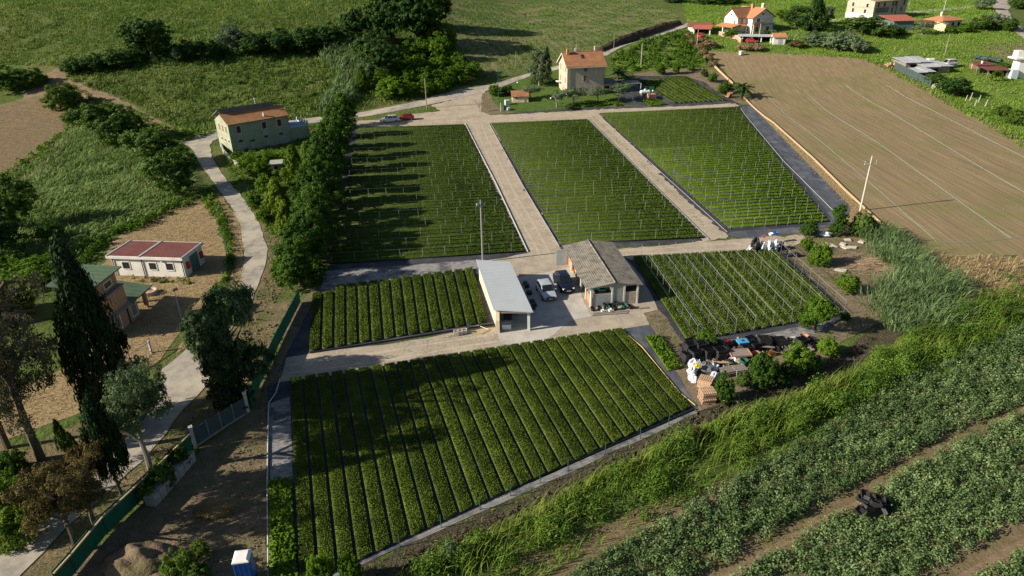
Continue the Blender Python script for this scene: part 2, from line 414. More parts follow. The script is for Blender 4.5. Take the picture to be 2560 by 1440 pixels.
ROAD = [(-60, 1450), (0, 1393), (111, 1299), (198, 1249), (289, 1121), (356, 1057), (400, 990), (406, 923), (477, 866), (524, 816), (601, 712), (611, 648), (601, 564), (584, 527), (551, 480), (544, 470), (497, 406), (480, 373), (450, 353), (500, 332), (544, 324), (700, 305), (786, 294), (887, 284), (1018, 259), (1139, 225), (1223, 213), (1324, 183), (1374, 169), (1440, 149), (1512, 129), (1622, 89), (1710, 60), (1740, 50),
        (1740, 60), (1710, 70), (1622, 97), (1518, 139), (1440, 160), (1374, 178), (1327, 190), (1253, 217), (1152, 245), (1065, 264), (887, 296), (790, 307), (700, 318), (551, 344), (531, 353), (524, 366), (531, 396), (554, 433), (584, 470), (598, 480), (621, 514), (648, 557), (667, 614), (663, 668), (632, 749), (560, 850), (534, 913), (519, 960), (460, 1024), (386, 1118), (282, 1222), (161, 1326), (54, 1437), (20, 1475)]
FAR_ROAD = [(2470, -5), (2545, -5), (2520, 25), (2530, 50), (2575, 90), (2575, 110), (2510, 60), (2490, 30)]
SIDE_ROAD = [(2080, 48), (2250, 30), (2400, 18), (2460, 8), (2460, 13), (2400, 24), (2250, 37), (2080, 56)]
sheet('dirt_verge', [(668, 600), (720, 560), (715, 700), (690, 760), (745, 745), (690, 880), (640, 960), (560, 1010), (480, 1110), (420, 1200), (330, 1270), (200, 1400), (150, 1460), (30, 1470), (165, 1320), (290, 1215), (390, 1110), (455, 1024), (515, 960), (535, 900), (570, 840), (632, 740), (660, 668), (660, 640), (640, 540), (600, 460), (640, 470), (680, 560)], M['dirt'], .03, .25)
sheet('verge_soil', [(-60, 1390), (110, 1295), (200, 1245), (290, 1115), (360, 1050), (400, 985), (300, 1000), (200, 1060), (90, 1110), (0, 1100), (-100, 1150), (-120, 1330)], M['dirt'], .03, .3)
sheet('straw_yard', [(250, 700), (270, 610), (300, 590), (400, 540), (470, 492), (520, 500), (550, 560), (575, 650), (560, 700), (500, 780), (440, 850), (400, 900), (330, 950), (240, 1010), (120, 1060), (20, 1100), (-80, 1110), (-60, 1000), (100, 950), (250, 860), (310, 760)], M['straw'], .05, .3)
sheet('straw_verge', [(528, 488), (549, 482), (585, 530), (602, 570), (613, 648), (602, 715), (560, 770), (500, 840), (470, 866), (440, 885), (500, 800), (575, 706), (590, 645), (575, 580), (555, 520)], M['straw'], .06, .2)
sheet('ploughed_field', [(-80, 300), (0, 262), (90, 235), (150, 255), (172, 295), (150, 345), (100, 385), (40, 425), (-40, 460), (-120, 470)], M['ploughed'], .05, .5)
sheet('field_border', [(50, 250), (100, 200), (185, 238), (255, 285), (205, 300), (195, 340), (110, 425), (50, 455), (148, 348), (172, 298), (150, 258)], M['track'], .06, .5)
sheet('dirt_track', [(95, 240), (112, 185), (150, 170), (165, 195), (230, 215), (330, 262), (430, 315), (475, 340), (450, 352), (380, 325), (300, 280), (200, 248), (160, 252), (140, 240)], M['track'], .07, .4)
sheet('hill_field', [(1105, -10), (1560, -10), (1650, 20), (1710, 45), (1600, 85), (1480, 125), (1350, 165), (1200, 200), (1165, 150), (1130, 90), (1110, 40)], M['hill_field'], .05, .6)
sheet('bright_meadow', [(1720, 60), (1700, -12), (2460, -12), (2480, 20), (2500, 60), (2590, 110), (2600, 380), (2545, 340), (2190, 150), (2140, 146), (1960, 135), (1780, 128), (1740, 100)], M['meadow_bright'], .05, .4)
sheet('roadside_meadow', [(1530, 138), (1622, 99), (1715, 72), (1740, 100), (1765, 150), (1768, 170), (1600, 175), (1540, 185)], M['meadow_bright'], .055, .3)
sheet('sandy_patch', [(1560, 190), (1640, 175), (1765, 168), (1800, 185), (1850, 235), (1880, 262), (1855, 262), (1800, 240), (1760, 205), (1700, 192), (1600, 192)], M['debris_soil'], .06, .25)
sheet('brown_field', [(1768, 128), (1960, 134), (2140, 146), (2190, 152), (2330, 222), (2450, 286), (2600, 366), (2640, 640), (2300, 634), (2233, 588), (2183, 541), (2116, 478), (2039, 401), (1938, 310), (1862, 242), (1846, 215), (1800, 165)], M['brown_field'], .06, .25)
sheet('far_plot', [(2445, 118), (2560, 105), (2600, 140), (2600, 185), (2520, 150)], M['debris_soil'], .08, .3)
sheet('dry_strip', [(1858, 245), (1935, 312), (2036, 403), (2113, 480), (2180, 543), (2231, 590), (2180, 590), (2110, 560), (2122, 520), (2060, 470), (1985, 380), (1885, 266)], M['straw'], .04, .15)
sheet('debris_ground', [(1935, 600), (2010, 575), (2120, 560), (2200, 600), (2260, 680), (2200, 800), (2130, 840), (2060, 900), (1880, 1010), (1740, 1045), (1640, 850), (1700, 870), (1720, 858), (2118, 790), (1960, 640)], M['debris_soil'], .03, .3)
sheet('field_edge_soil', [(2300, 634), (2620, 640), (2620, 780), (2400, 770), (2330, 700)], M['straw'], .035, .5)
sheet('rough_lot', [(640, 975), (700, 880), (745, 760), (790, 715), (800, 760), (735, 890), (715, 945), (690, 1000), (680, 1480), (120, 1480), (330, 1290), (480, 1150), (620, 1025)], M['lot'], .035, .2)
sheet('bank_soil', [(1735, 1035), (2110, 880), (2200, 800), (2270, 818), (2130, 922), (1750, 1085), (1380, 1250), (980, 1460), (780, 1500), (900, 1405), (1350, 1215)], M['dark_soil'], .04, .3)
sheet('crop_field', [(2640, 830), (2640, 1500), (1200, 1520), (1240, 1440), (1560, 1290), (1950, 1130), (2300, 960)], M['crop_soil'], .04, .2)
sheet('weedy_corner', [(1205, 235), (1222, 228), (1240, 262), (1285, 282), (1230, 288), (1203, 280)], M['debris_soil'], .10, .15)
sheet('garden_lawn', [(1225, 215), (1330, 192), (1380, 178), (1520, 190), (1620, 250), (1640, 262), (1450, 274), (1290, 283), (1240, 262)], M['lawn'], .06, .1)
# lanes
sheet('forecourt', [(880, 316), (890, 303), (960, 300), (1035, 285), (1100, 278), (1080, 263), (1152, 243), (1215, 226), (1208, 240), (1204, 278), (1225, 288), (1228, 312), (1165, 314)], M['lane'], .08, .22, step=.9)
sheet('middle_lane', [(1160, 300), (1230, 296), (1262, 380), (1318, 480), (1400, 612), (1425, 645), (1315, 650), (1318, 632), (1250, 490), (1200, 385)], M['lane'], .09, .22, step=.9)
sheet('upper_lane', [(1222, 310), (1215, 289), (1287, 286), (1522, 273), (1710, 266), (1838, 259), (1850, 266), (1710, 276), (1500, 283), (1465, 300)], M['lane'], .10, .22, step=.9)
sheet('narrow_lane', [(1462, 300), (1496, 282), (1600, 382), (1720, 505), (1822, 592), (1760, 606), (1660, 490), (1560, 390)], M['lane'], .085, .22, step=.9)
sheet('lower_lane', [(1540, 625), (1640, 616), (1765, 604), (1880, 597), (2005, 588), (2020, 606), (1960, 622), (1870, 632), (1720, 640), (1580, 650)], M['lane'], .095, .22, step=.9)
sheet('yard_gravel', [(1200, 655), (1318, 634), (1425, 628), (1450, 700), (1300, 700), (1215, 690)], M['gravel'], .085, .12)
sheet('pale_strip', [(800, 725), (812, 678), (1000, 665), (1200, 650), (1215, 685), (1100, 692), (850, 722)], M['fabric_dusty'], .08, .12)
sheet('front_gravel', [(700, 955), (715, 895), (770, 885), (960, 862), (1100, 838), (1240, 818), (1262, 866), (1150, 884), (860, 936)], M['gravel'], .06, .12)
sheet('side_gravel', [(1330, 860), (1400, 800), (1478, 785), (1605, 778), (1625, 815), (1560, 832), (1380, 855)], M['gravel'], .065, .15)
sheet('weedy_strip', [(1605, 775), (1650, 775), (1725, 865), (1700, 880), (1760, 960), (1745, 1040), (1640, 860), (1610, 815)], M['debris_soil'], .04, .15)
sheet('barn_gravel', [(1425, 640), (1535, 612), (1610, 700), (1645, 775), (1600, 785), (1470, 790), (1440, 700)], M['gravel'], .075, .1)
sheet('concrete_yard', [(1285, 697), (1432, 668), (1462, 760), (1480, 792), (1425, 803), (1385, 838), (1352, 858), (1318, 865), (1252, 862), (1238, 815), (1225, 740)], M['concrete'], .115, .05)
# black weed fabric under the nursery blocks
sheet('ground_fabric', [(880, 318), (1163, 309), (1322, 634), (1200, 652), (1000, 668), (812, 682), (850, 500)], M['fabric'], .06, .05)
sheet('ground_fabric', [(1218, 308), (1474, 297), (1775, 599), (1660, 612), (1395, 622), (1310, 480)], M['fabric'], .065, .05)
sheet('ground_fabric', [(1488, 283), (1850, 264), (1882, 262), (2010, 400), (2128, 520), (2105, 562), (2010, 580), (1878, 598), (1812, 590)], M['fabric'], .05, .05)
sheet('ground_fabric', [(1560, 645), (1950, 622), (2125, 785), (2060, 830), (1900, 850), (1715, 868), (1650, 780), (1600, 700)], M['fabric'], .05, .1)
sheet('ground_fabric', [(745, 830), (800, 720), (850, 718), (1195, 676), (1240, 815), (1000, 852), (770, 890), (690, 935)], M['fabric'], .05, .06)
sheet('ground_fabric', [(668, 970), (712, 950), (1565, 816), (1625, 812), (1650, 860), (1745, 1030), (1380, 1200), (880, 1420), (760, 1480), (668, 1480)], M['fabric'], .05, .08)
sheet('ground_fabric', [(1540, 225), (1600, 190), (1710, 190), (1760, 205), (1800, 235), (1850, 260), (1690, 268), (1560, 262)], M['fabric'], .075, .05)
sheet('ground_fabric', [(1270, 284), (1440, 270), (1700, 262), (1700, 266), (1522, 275), (1300, 287)], M['fabric'], .085, .03)
def wheel_tracks(px, mt, dz, off=.78, w=.2):
    pts = [G(*p) for p in px]; out = []
    for a, b in zip(pts[:-1], pts[1:]):
        n = max(1, int((b - a).length / 2.0)); out += [a.lerp(b, k / n) for k in range(n)]
    out.append(pts[-1])
    for s in (-1, 1):
        L_, R_ = [], []; ph = random.uniform(0, 6)
        for i, p in enumerate(out):
            d = (out[min(i + 1, len(out) - 1)] - out[max(i - 1, 0)]); d.z = 0; d.normalize(); nn = Vector((-d.y, d.x, 0)); o = s * off + .12 * math.sin(i * .35 + ph); ww = w * random.uniform(.6, 1.4)
            L_.append(tuple((p + nn * (o - ww))[:2])); R_.append(tuple((p + nn * (o + ww))[:2]))
        sheet('wheel_track', None, mt, dz, 0, world=L_ + R_[::-1])
M['worn'] = mat('worn_track', (.435, .375, .292), (.345, .29, .22), scale=1.5, rough=.95)
M['worn_soil'] = mat('worn_soil', (.25, .18, .115), (.15, .108, .068), scale=2, rough=.95, bands=('y', .22), band_c=(.12, .085, .055), band_amt=.4)
wheel_tracks([(1195, 312), (1235, 400), (1280, 490), (1335, 590), (1365, 640)], M['worn'], .105)
wheel_tracks([(1225, 298), (1400, 287), (1600, 276), (1830, 262)], M['worn'], .115)
wheel_tracks([(720, 925), (950, 893), (1150, 858), (1240, 845)], M['worn'], .08)
wheel_tracks([(1445, 640), (1640, 628), (1850, 615), (1990, 605)], M['worn'], .11)
wheel_tracks([(1730, 1470), (1850, 1395), (2000, 1305), (2120, 1244), (2340, 1118), (2600, 990)], M['worn_soil'], .055, .8, .24)
wheel_tracks([(2300, 1470), (2460, 1380), (2620, 1295)], M['worn_soil'], .055, .8, .24)
wheel_tracks([(130, 190), (190, 232), (320, 280), (455, 340)], M['worn_soil'], .09, .7, .3)
sheet('bare_fabric', [(1850, 268), (1882, 262), (2010, 400), (2128, 520), (2105, 562), (2072, 562), (2080, 545), (1960, 395)], M['fabric_bare'], .085, .05)
sheet('bare_fabric', [(1816, 588), (1826, 580), (2072, 562), (2104, 562), (2010, 581), (1878, 598)], M['fabric_bare'], .09, .05)
sheet('dusty_edge', [(1735, 1022), (1745, 1032), (1380, 1202), (880, 1424), (760, 1482), (730, 1482), (870, 1408), (1350, 1197)], M['fabric_dusty'], .075, .06)
sheet('dusty_edge', [(1560, 822), (1625, 812), (1650, 860), (1745, 1020), (1732, 1020)], M['fabric_bare'], .075, .05)
sheet('dusty_edge', [(672, 1010), (725, 990), (732, 1200), (674, 1208)], M['fabric_dusty'], .07, .05)
sheet('dusty_edge', [(1900, 838), (2010, 815), (2080, 800), (2060, 832), (1940, 850), (1780, 868), (1740, 866)], M['fabric_dusty'], .08, .06)
def make_bank():
    up = [(1436, 151), (1512, 130), (1565, 110), (1622, 90), (1668, 75), (1712, 60)]; mb = MB(); row = []
    for i, q in enumerate(up):
        p = G(*q); d = Vector((-.55, .83, 0)); hh = 2.4 * min(1, i * .6, (6 - i) * .6)
        row.append([p + Vector((0, 0, .1)), p + d * .8 + Vector((0, 0, hh * .75)), p + d * 1.8 + Vector((0, 0, hh)), p + d * 6 + Vector((0, 0, .0))])
    fine = []
    for a, b in zip(row[:-1], row[1:]):
        for k in range(8):
            fine.append([x.lerp(y, k / 8) + Vector((random.uniform(-.2, .2), random.uniform(-.2, .2), random.uniform(-.15, .15) if j in (1, 2) else 0)) for j, (x, y) in enumerate(zip(a, b))])
    for a, b in zip(fine[:-1], fine[1:]):
        for j in range(3): mb.add([a[j], b[j], b[j + 1], a[j + 1]], [(0, 1, 2, 3)])
    o = mb.build('earth_bank', M['bank']); o['kind'] = 'structure'
make_bank()
sheet('road', ROAD, M['asphalt'], .13, .08, grid=2.0)
sheet('road', FAR_ROAD, M['asphalt'], .12, .05)
sheet('road', SIDE_ROAD, M['asphalt'], .13, .05, grid=2.0)
# ================================================================== nursery beds
M['potted'] = leafmat('potted_shrub_leaf', (.034, .048, .008), (.076, .092, .014), (.135, .150, .025), trans=.18, nscale=.5)
M['potted_far'] = leafmat('potted_shrub_far_leaf', (.062, .080, .011), (.084, .106, .014), (.112, .134, .019), trans=.15, nscale=.05)
M['potted_fresh'] = leafmat('fresh_shrub_leaf', (.075, .108, .010), (.115, .155, .014), (.165, .20, .022), trans=.22, nscale=.5)
M['seedling'] = leafmat('seedling_leaf', (.045, .075, .008), (.10, .148, .015), (.18, .22, .03), trans=.28, nscale=.7)
M['pot'] = plain('black_pot', (.012, .012, .013), .6)
M['edging'] = plain('grey_edging', (.30, .30, .30), .6)
M['steel'] = plain('galvanised_steel', (.36, .37, .38), .45, .4)
M['dull_steel'] = plain('dull_steel', (.27, .28, .28), .55, .3)
M['pale_plastic'] = plain('pale_plastic', (.38, .38, .37), .5)
M['post'] = plain('post_paint', (.30, .33, .31), .5, .2)
def lerp2(a, b, t): return (a[0] + (b[0] - a[0]) * t, a[1] + (b[1] - a[1]) * t)
def q2(px): return [tuple(G(*p)[:2]) for p in px]
def bed(name, tl, tr, br, bl, sx, sy, leafm, label, cat, group, h=.16, top=.16, k=5, ls=.16, seed=0, mid=False, edge=False, hup=.03, jit=.018, flat=False):
    """strip of potted plants; u runs tl->tr, v runs tl->bl; sx, sy plant spacing in metres"""
    rr = np.random.default_rng(seed)
    A, B, C, D = (np.array(p) for p in (tl, tr, br, bl))
    lu = (np.linalg.norm(B - A) + np.linalg.norm(C - D)) / 2; lv = (np.linalg.norm(D - A) + np.linalg.norm(C - B)) / 2
    nu = max(2, int(lu / sx)); nv = max(2, int(lv / sy))
    u, v = np.meshgrid((np.arange(nu) + .5) / nu, (np.arange(nv) + .5) / nv); u = u.ravel(); v = v.ravel()
    if mid: u = np.where(u < .5, u * .96, 1 - (1 - u) * .96)
    n = len(u)
    P = (A[None] * ((1 - u) * (1 - v))[:, None] + B[None] * (u * (1 - v))[:, None] + C[None] * (u * v)[:, None] + D[None] * ((1 - u) * v)[:, None])
    P = P + rr.normal(size=P.shape) * jit
    keep = rr.uniform(size=n) > .012; P = P[keep]; n = len(P)
    z0 = T(P[:, 0], P[:, 1]) + .06
    hh = rr.uniform(.75, 1.2, n) * top
    Pk = np.repeat(np.column_stack([P, z0 + h + hh * .4]), k, 0); hk = np.repeat(hh, k)
    d = rr.normal(size=(n * k, 3)); d[:, 2] = np.abs(d[:, 2]) * .7 + (.9 if flat else .15); d /= np.linalg.norm(d, axis=1, keepdims=True)
    Pk = Pk + d * np.column_stack([np.full(n * k, min(sx, sy) * .36)] * 2 + [hk * .6])
    V, F = leaf_quads(Pk, d + rr.normal(size=d.shape) * (.18 if flat else .35), ls, .8, 0, seed)
    # the pots stand shoulder to shoulder: one dark block of them
    off = len(V); cz = [float(T(*p)) + .065 for p in (A, B, C, D)]
    ns = max(1, int(lv / 6))
    BV = []; BF = []; TF = []
    for j in range(ns + 1):
        t = j / ns; a = A + (D - A) * t; b = B + (C - B) * t
        za = float(T(*a)) + .025; zb = float(T(*b)) + .025
        BV += [(a[0], a[1], za), (b[0], b[1], zb), (b[0], b[1], zb + h + hup), (a[0], a[1], za + h + hup)]
    for j in range(ns):
        q = j * 4
        BF += [(q, q + 3, q + 7, q + 4), (q + 2, q + 1, q + 5, q + 6)]; TF.append((q + 3, q + 2, q + 6, q + 7))
    BF += [(0, 1, 2, 3), (ns * 4 + 3, ns * 4 + 2, ns * 4 + 1, ns * 4)]
    BF = np.array(BF) + off; TF = np.array(TF) + off
    me = npmesh(name, np.concatenate([V, np.array(BV)]), np.concatenate([F, TF, BF]), [leafm, M['pot']], np.concatenate([np.zeros(len(F) + len(TF)), np.ones(len(BF))]))
    o = link(name, me); tag(o, label, cat, group)
    if edge:
        mb = MB(); nrm = (B - A) / np.linalg.norm(B - A) * .06
        for j in range(ns):
            a = B + (C - B) * (j / ns); b = B + (C - B) * ((j + 1) / ns)
            za = float(T(*a)); zb = float(T(*b))
            mb.slab([(a[0] + .02, a[1], za + .22), (b[0] + .02, b[1], zb + .22), (b[0] + .02 + nrm[0] * 2.4, b[1] + nrm[1] * 2.4, zb + .22), (a[0] + .02 + nrm[0] * 2.4, a[1] + nrm[1] * 2.4, za + .22)], .14)
        mb.build('edging', M['edging'], o)
    return o
def columns_block(tag_, TL, TR, BR, BL, n, gap, label, group, sx, sy, leafm, **kw):
    """beds running from the top edge to the bottom edge"""
    TL, TR, BR, BL = q2([TL, TR, BR, BL])
    for i in range(n):
        a, b = i / n, (i + 1 - gap) / n
        bed('plant_bed', lerp2(TL, TR, a), lerp2(TL, TR, b), lerp2(BL, BR, b), lerp2(BL, BR, a), sx, sy, leafm, label % nth(i + 1), 'plant bed', group, seed=i * 7 + len(group), mid=(i % 2 == 0), **kw)
def rows_block(TL, TR, BR, BL, pitch, gap, label, group, sx, sy, leafm, **kw):
    TL, TR, BR, BL = q2([TL, TR, BR, BL])
    L = (math.dist(TL, BL) + math.dist(TR, BR)) / 2; n = int(L / pitch)
    for i in range(n):
        a, b = i / n, (i + 1 - gap) / n
        if callable(leafm): lm, gp = leafm(i / n); b = (i + 1 - gp) / n
        else: lm = leafm
        bed('plant_row', lerp2(TL, BL, a), lerp2(TR, BR, a), lerp2(TR, BR, b), lerp2(TL, BL, b), sx, sy, lm, label % nth(n - i), 'plant row', group, seed=i * 5 + len(group), **kw)
# front block: 27 beds, seen closest
columns_block('F', (727, 950), (1558, 823), (1730, 1018), (752, 1470), 27, .185,
              '%s long potted shrub bed from the bright seedling bed, in the front block', 'potted shrub beds of the front block', .12, .125, M['potted'], k=4, ls=.105, top=.11)
# middle block beside the metal roofed shed
for cut in (0,):
    TLs, TRs, BRs, BLs = q2([(782, 738), (1190, 683), (1224, 806), (774, 880)])
    for i in range(15):
        a, b = i / 15, (i + 1 - .22) / 15
        tl, tr = lerp2(TLs, TRs, a), lerp2(TLs, TRs, b)
        bl, br = lerp2(BLs, BRs, a), lerp2(BLs, BRs, b)
        if i >= 2:
            tl, tr = lerp2(tl, bl, -.10), lerp2(tr, br, -.10)
        bed('plant_bed', tl, tr, br, bl, .17, .17, M['potted'], '%s potted shrub bed from the green screen fence, beside the metal roofed shed' % nth(i + 1), 'plant bed', 'potted shrub beds beside the metal roofed shed', seed=300 + i, k=5, ls=.15, mid=i % 2 == 0)
# block under the sprinkler lines
columns_block('D', (1583, 645), (1938, 625), (2112, 786), (1718, 856), 15, .2,
              '%s potted shrub bed from the grey barn, under the sprinkler lines', 'potted shrub beds under the sprinkler lines', .18, .18, M['potted'], k=5, ls=.16, edge=True)
# the three big blocks with posts
rows_block((896, 322), (1160, 313), (1312, 633), (822, 664), 1.42, .19, '%s potted shrub row up from the dusty strip, beside the tall hedge trees', 'rows of the block beside the hedge trees', .20, .19, M['potted_far'], k=4, ls=.15, top=.07, hup=.07, flat=True)
rows_block((1228, 310), (1468, 300), (1762, 598), (1402, 613), 1.42, .19, '%s potted shrub row up from the grey barn, between the two sandy lanes', 'rows of the block between the sandy lanes', .20, .19, M['potted_far'], k=4, ls=.15, top=.07, hup=.07, flat=True)
rows_block((1500, 285), (1845, 269), (2072, 558), (1824, 576), 1.42, .2, '%s potted shrub row up from the bare black strip, below the orange boarded wall', 'rows of the block below the orange boarded wall', .20, .19, lambda t: (M['potted_far'], .17) if t < .42 else (M['potted_fresh'], .30), k=4, ls=.15, top=.07, hup=.07, flat=True)
# small diagonal block by the stone house
TLs, TRs, BRs, BLs = q2([(1597, 202), (1716, 192), (1819, 252), (1686, 260)])
for i in range(11):
    a, b = i / 11, (i + .80) / 11
    bed('plant_bed', lerp2(TLs, TRs, a), lerp2(TLs, TRs, b), lerp2(BLs, BRs, b), lerp2(BLs, BRs, a), .24, .24, M['potted'], '%s slanting potted bed from the stone house, in the small block with white strips' % nth(i + 1), 'plant bed', 'slanting beds of the small block by the stone house', seed=500 + i, k=4, ls=.2, edge=True)
# bright seedling beds
SB = [([(676, 1205), (728, 1200), (745, 1475), (672, 1475)], 'wide bright green seedling bed at the edge of the rough lot'),
      ([(1612, 846), (1650, 842), (1704, 922), (1668, 930)], 'short bright green seedling bed between the front block and the barn'),
      ([(1448, 264), (1468, 261), (1482, 267), (1456, 271)], 'small bright seedling patch nearest the round shrub, beside the upper lane'),
      ([(1472, 260), (1515, 255), (1530, 263), (1486, 270)], 'larger bright seedling patch below the two olive trees, beside the upper lane'),
      ([(1532, 260), (1546, 259), (1556, 265), (1540, 268)], 'tiny bright seedling patch at the end of the bare black fabric'),
      ([(1606, 254), (1640, 251), (1668, 263), (1624, 267)], 'bright seedling patch below the brick box beside the upper lane')]
for i, (q, lb) in enumerate(SB):
    tl, tr, br, bl = q2(q); far = i > 1
    bed('seedling_bed', tl, tr, br, bl, .34 if far else .2, .34 if far else .2, M['seedling'], lb, 'seedling bed', 'bright seedling beds', seed=700 + i, k=6, ls=.36 if far else .2, top=.3, h=.12, jit=.09)

# ------------------------------------------------------------------ posts
def post_mesh(h=1.55, r=.024):
    mb = MB(); mb.tube((0, 0, 0), (0, 0, h), r, r, 5); mb.box(-.05, .05, -.01, .01, h - .03, h)
    me = bpy.data.meshes.new('support_post'); me.from_pydata(mb.v, [], mb.f); me.materials.append(M['post']); return me
PM = post_mesh()
posts = []
for q, lab, grp in (([(896, 322), (1160, 313), (1312, 633), (822, 664)], 'slim grey support post standing among the rows shaded by the tall hedge trees', 'posts of the block beside the hedge trees'),
                    ([(1228, 310), (1468, 300), (1762, 598), (1402, 613)], 'slim grey support post standing among the rows between the two sandy lanes', 'posts of the block between the sandy lanes'),
                    ([(1500, 285), (1845, 269), (2072, 558), (1824, 576)], 'slim grey support post standing among the rows below the orange boarded wall', 'posts of the block below the orange boarded wall')):
    TL, TR, BR, BL = q2(q); L = math.dist(TL, BL); W = (math.dist(TL, TR) + math.dist(BL, BR)) / 2
    nr, nc = int(L / 3.9), int(W / 3.2)
    grid = []
    for j in range(nr + 1):
        a, b = lerp2(TL, BL, (j + .1) / (nr + .2)), lerp2(TR, BR, (j + .1) / (nr + .2))
        row = []
        for i in range(nc + 1):
            p = lerp2(a, b, (i + .15 + .5 * (j % 2) * .6) / (nc + .75)); row.append(p)
            posts.append((math.hypot(*p), p, lab, grp))
        grid.append(row)
    # wires from post top to post top
    mb = MB()
    for row in grid:
        for a, b in zip(row[:-1], row[1:]):
            za, zb = float(T(*a)) + 1.58, float(T(*b)) + 1.58
            mb.tube((a[0], a[1], za), (b[0], b[1], zb), .008, .008, 3, False)
    o = mb.build('overhead_wires', M['post']); tag(o, 'thin wires strung from post to post over the ' + grp[13:].replace('block', 'rows', 1), 'wires', None, 'stuff')
posts.sort(key=lambda t: t[0])
for k, (d, p, lab, grp) in enumerate(posts[:285]):
    o = bpy.data.objects.new('support_post', PM); COL.objects.link(o); o.location = (p[0], p[1], float(T(*p)) + .05); o.rotation_euler = (random.uniform(-.02, .02), random.uniform(-.02, .02), random.uniform(0, 3))
    tag(o, lab, 'post', grp)
mb = MB()
for d, p, lab, grp in posts[285:]:
    z = float(T(*p)) + .05; mb.tube((p[0], p[1], z), (p[0], p[1], z + 1.55), .024, .024, 4)
if posts[285:]:
    tag(mb.build('far_support_posts', M['post']), 'mass of far slim grey posts over the upper parts of the three big blocks', 'posts', None, 'stuff')
# sprinkler lines over the block by the barn
TL, TR, BR, BL = q2([(1583, 645), (1938, 625), (2112, 786), (1718, 856)])
ns = 9
for i in range(ns):
    t = (i * 1.75 + .82) / 15
    a, b = lerp2(TL, TR, t), lerp2(BL, BR, t); za, zb = float(T(*a)), float(T(*b))
    r = thing('sprinkler_line', '%s raised sprinkler pipe on thin posts counted from the grey barn' % nth(i + 1), 'sprinkler line', (a[0], a[1], za + .05), 0, 'raised sprinkler lines on posts')
    dx, dy = b[0] - a[0], b[1] - a[1]; L = math.hypot(dx, dy); n = 9
    mb = MB(); mb.tube((0, 0, 1.75), (dx, dy, 1.75), .024, .024, 5); mb.build('pipe', M['dull_steel'], r)
    for k in range(n + 1):
        f = k / n; pb = MB(); pb.tube((dx * f, dy * f, 0), (dx * f, dy * f, 1.95), .02, .02, 5); pb.tube((dx * f, dy * f, 1.95), (dx * f, dy * f, 2.03), .035, .015, 5)
        pb.build('post', M['dull_steel'], r)
# pale pipes and hoses along the fabric edges
def hose(name, px, r, mt, label, cat='hose', h=.1, group=None):
    pts = [G(*p) + Vector((0, 0, h + .03)) for p in px]
    out = []
    for a, b in zip(pts[:-1], pts[1:]):
        n = max(1, int((b - a).length / 2.5))
        for k in range(n):
            p = a.lerp(b, k / n); p.z = float(T(p.x, p.y)) + h + .03; out.append(p)
    out.append(pts[-1])
    mb = MB(); mb.path(out, r, 5); return tag(mb.build(name, mt), label, cat, group)
hose('water_pipe', [(1163, 310), (1240, 460), (1320, 632)], .11, M['pale_plastic'], 'pale pipe along the fabric edge left of the middle sandy lane', 'pipe')
hose('water_pipe', [(1222, 308), (1310, 470), (1398, 618)], .08, M['steel'], 'grey pipe along the fabric edge right of the middle sandy lane', 'pipe')
hose('water_pipe', [(1472, 298), (1620, 450), (1772, 600)], .07, M['steel'], 'grey pipe along the fabric edge beside the narrow weedy lane', 'pipe')
hose('water_pipe', [(1494, 284), (1650, 430), (1818, 582)], .06, M['steel'], 'thin grey pipe on the far side of the narrow weedy lane', 'pipe')
hose('water_pipe', [(1852, 272), (1960, 405), (2085, 530)], .07, M['post'], 'grey pipe along the black strip under the orange boarded wall', 'pipe')
hose('water_pipe', [(776, 884), (1000, 850), (1235, 812)], .08, M['pot'], 'black pipe along the lower end of the beds beside the metal roofed shed', 'pipe')
hose('water_pipe', [(1738, 1024), (1350, 1193), (872, 1412), (780, 1460)], .07, M['pot'], 'black pipe along the lower end of the front block', 'pipe')
hose('water_pipe', [(700, 950), (690, 985), (672, 1010), (669, 1200), (672, 1475)], .07, M['pale_plastic'], 'pale pipe along the edge of the rough lot beside the front block', 'pipe')
M['yellow_hose'] = plain('yellow_hose', (.55, .44, .14), .5)
hose('garden_hose', [(1568, 838), (1605, 870), (1650, 925), (1700, 985), (1738, 1016)], .045, M['yellow_hose'], 'yellow hose lying on the black strip beside the front block')
hose('garden_hose', [(1120, 845), (1160, 826), (1195, 816), (1222, 826), (1205, 836), (1165, 834)], .04, M['yellow_hose'], 'yellow hose looped on the weeds by the concrete blocks')
M['teal_hose'] = plain('teal_hose', (.22, .30, .25), .5)
for px, lb in (([(2009, 225), (2190, 354), (2365, 480), (2526, 596)], 'teal irrigation hose up the tilled field starting beyond the palm'),
               ([(2116, 215), (2224, 280), (2338, 349), (2439, 411), (2600, 505)], 'pale irrigation hose with kinks across the middle of the tilled field'),
               ([(2214, 212), (2331, 276), (2450, 338), (2600, 414)], 'pale irrigation hose nearest the metal sheet sheds on the tilled field'),
               ([(1915, 235), (2050, 352), (2200, 479), (2341, 604)], 'teal irrigation hose nearest the orange boarded wall on the tilled field'),
               ([(2345, 606), (2440, 606), (2525, 598), (2600, 594)], 'green hose crossing the lower end of the tilled field')):
    hose('irrigation_hose', px, .036, M['teal_hose'], lb, 'hose', .04, 'hoses on the tilled field')
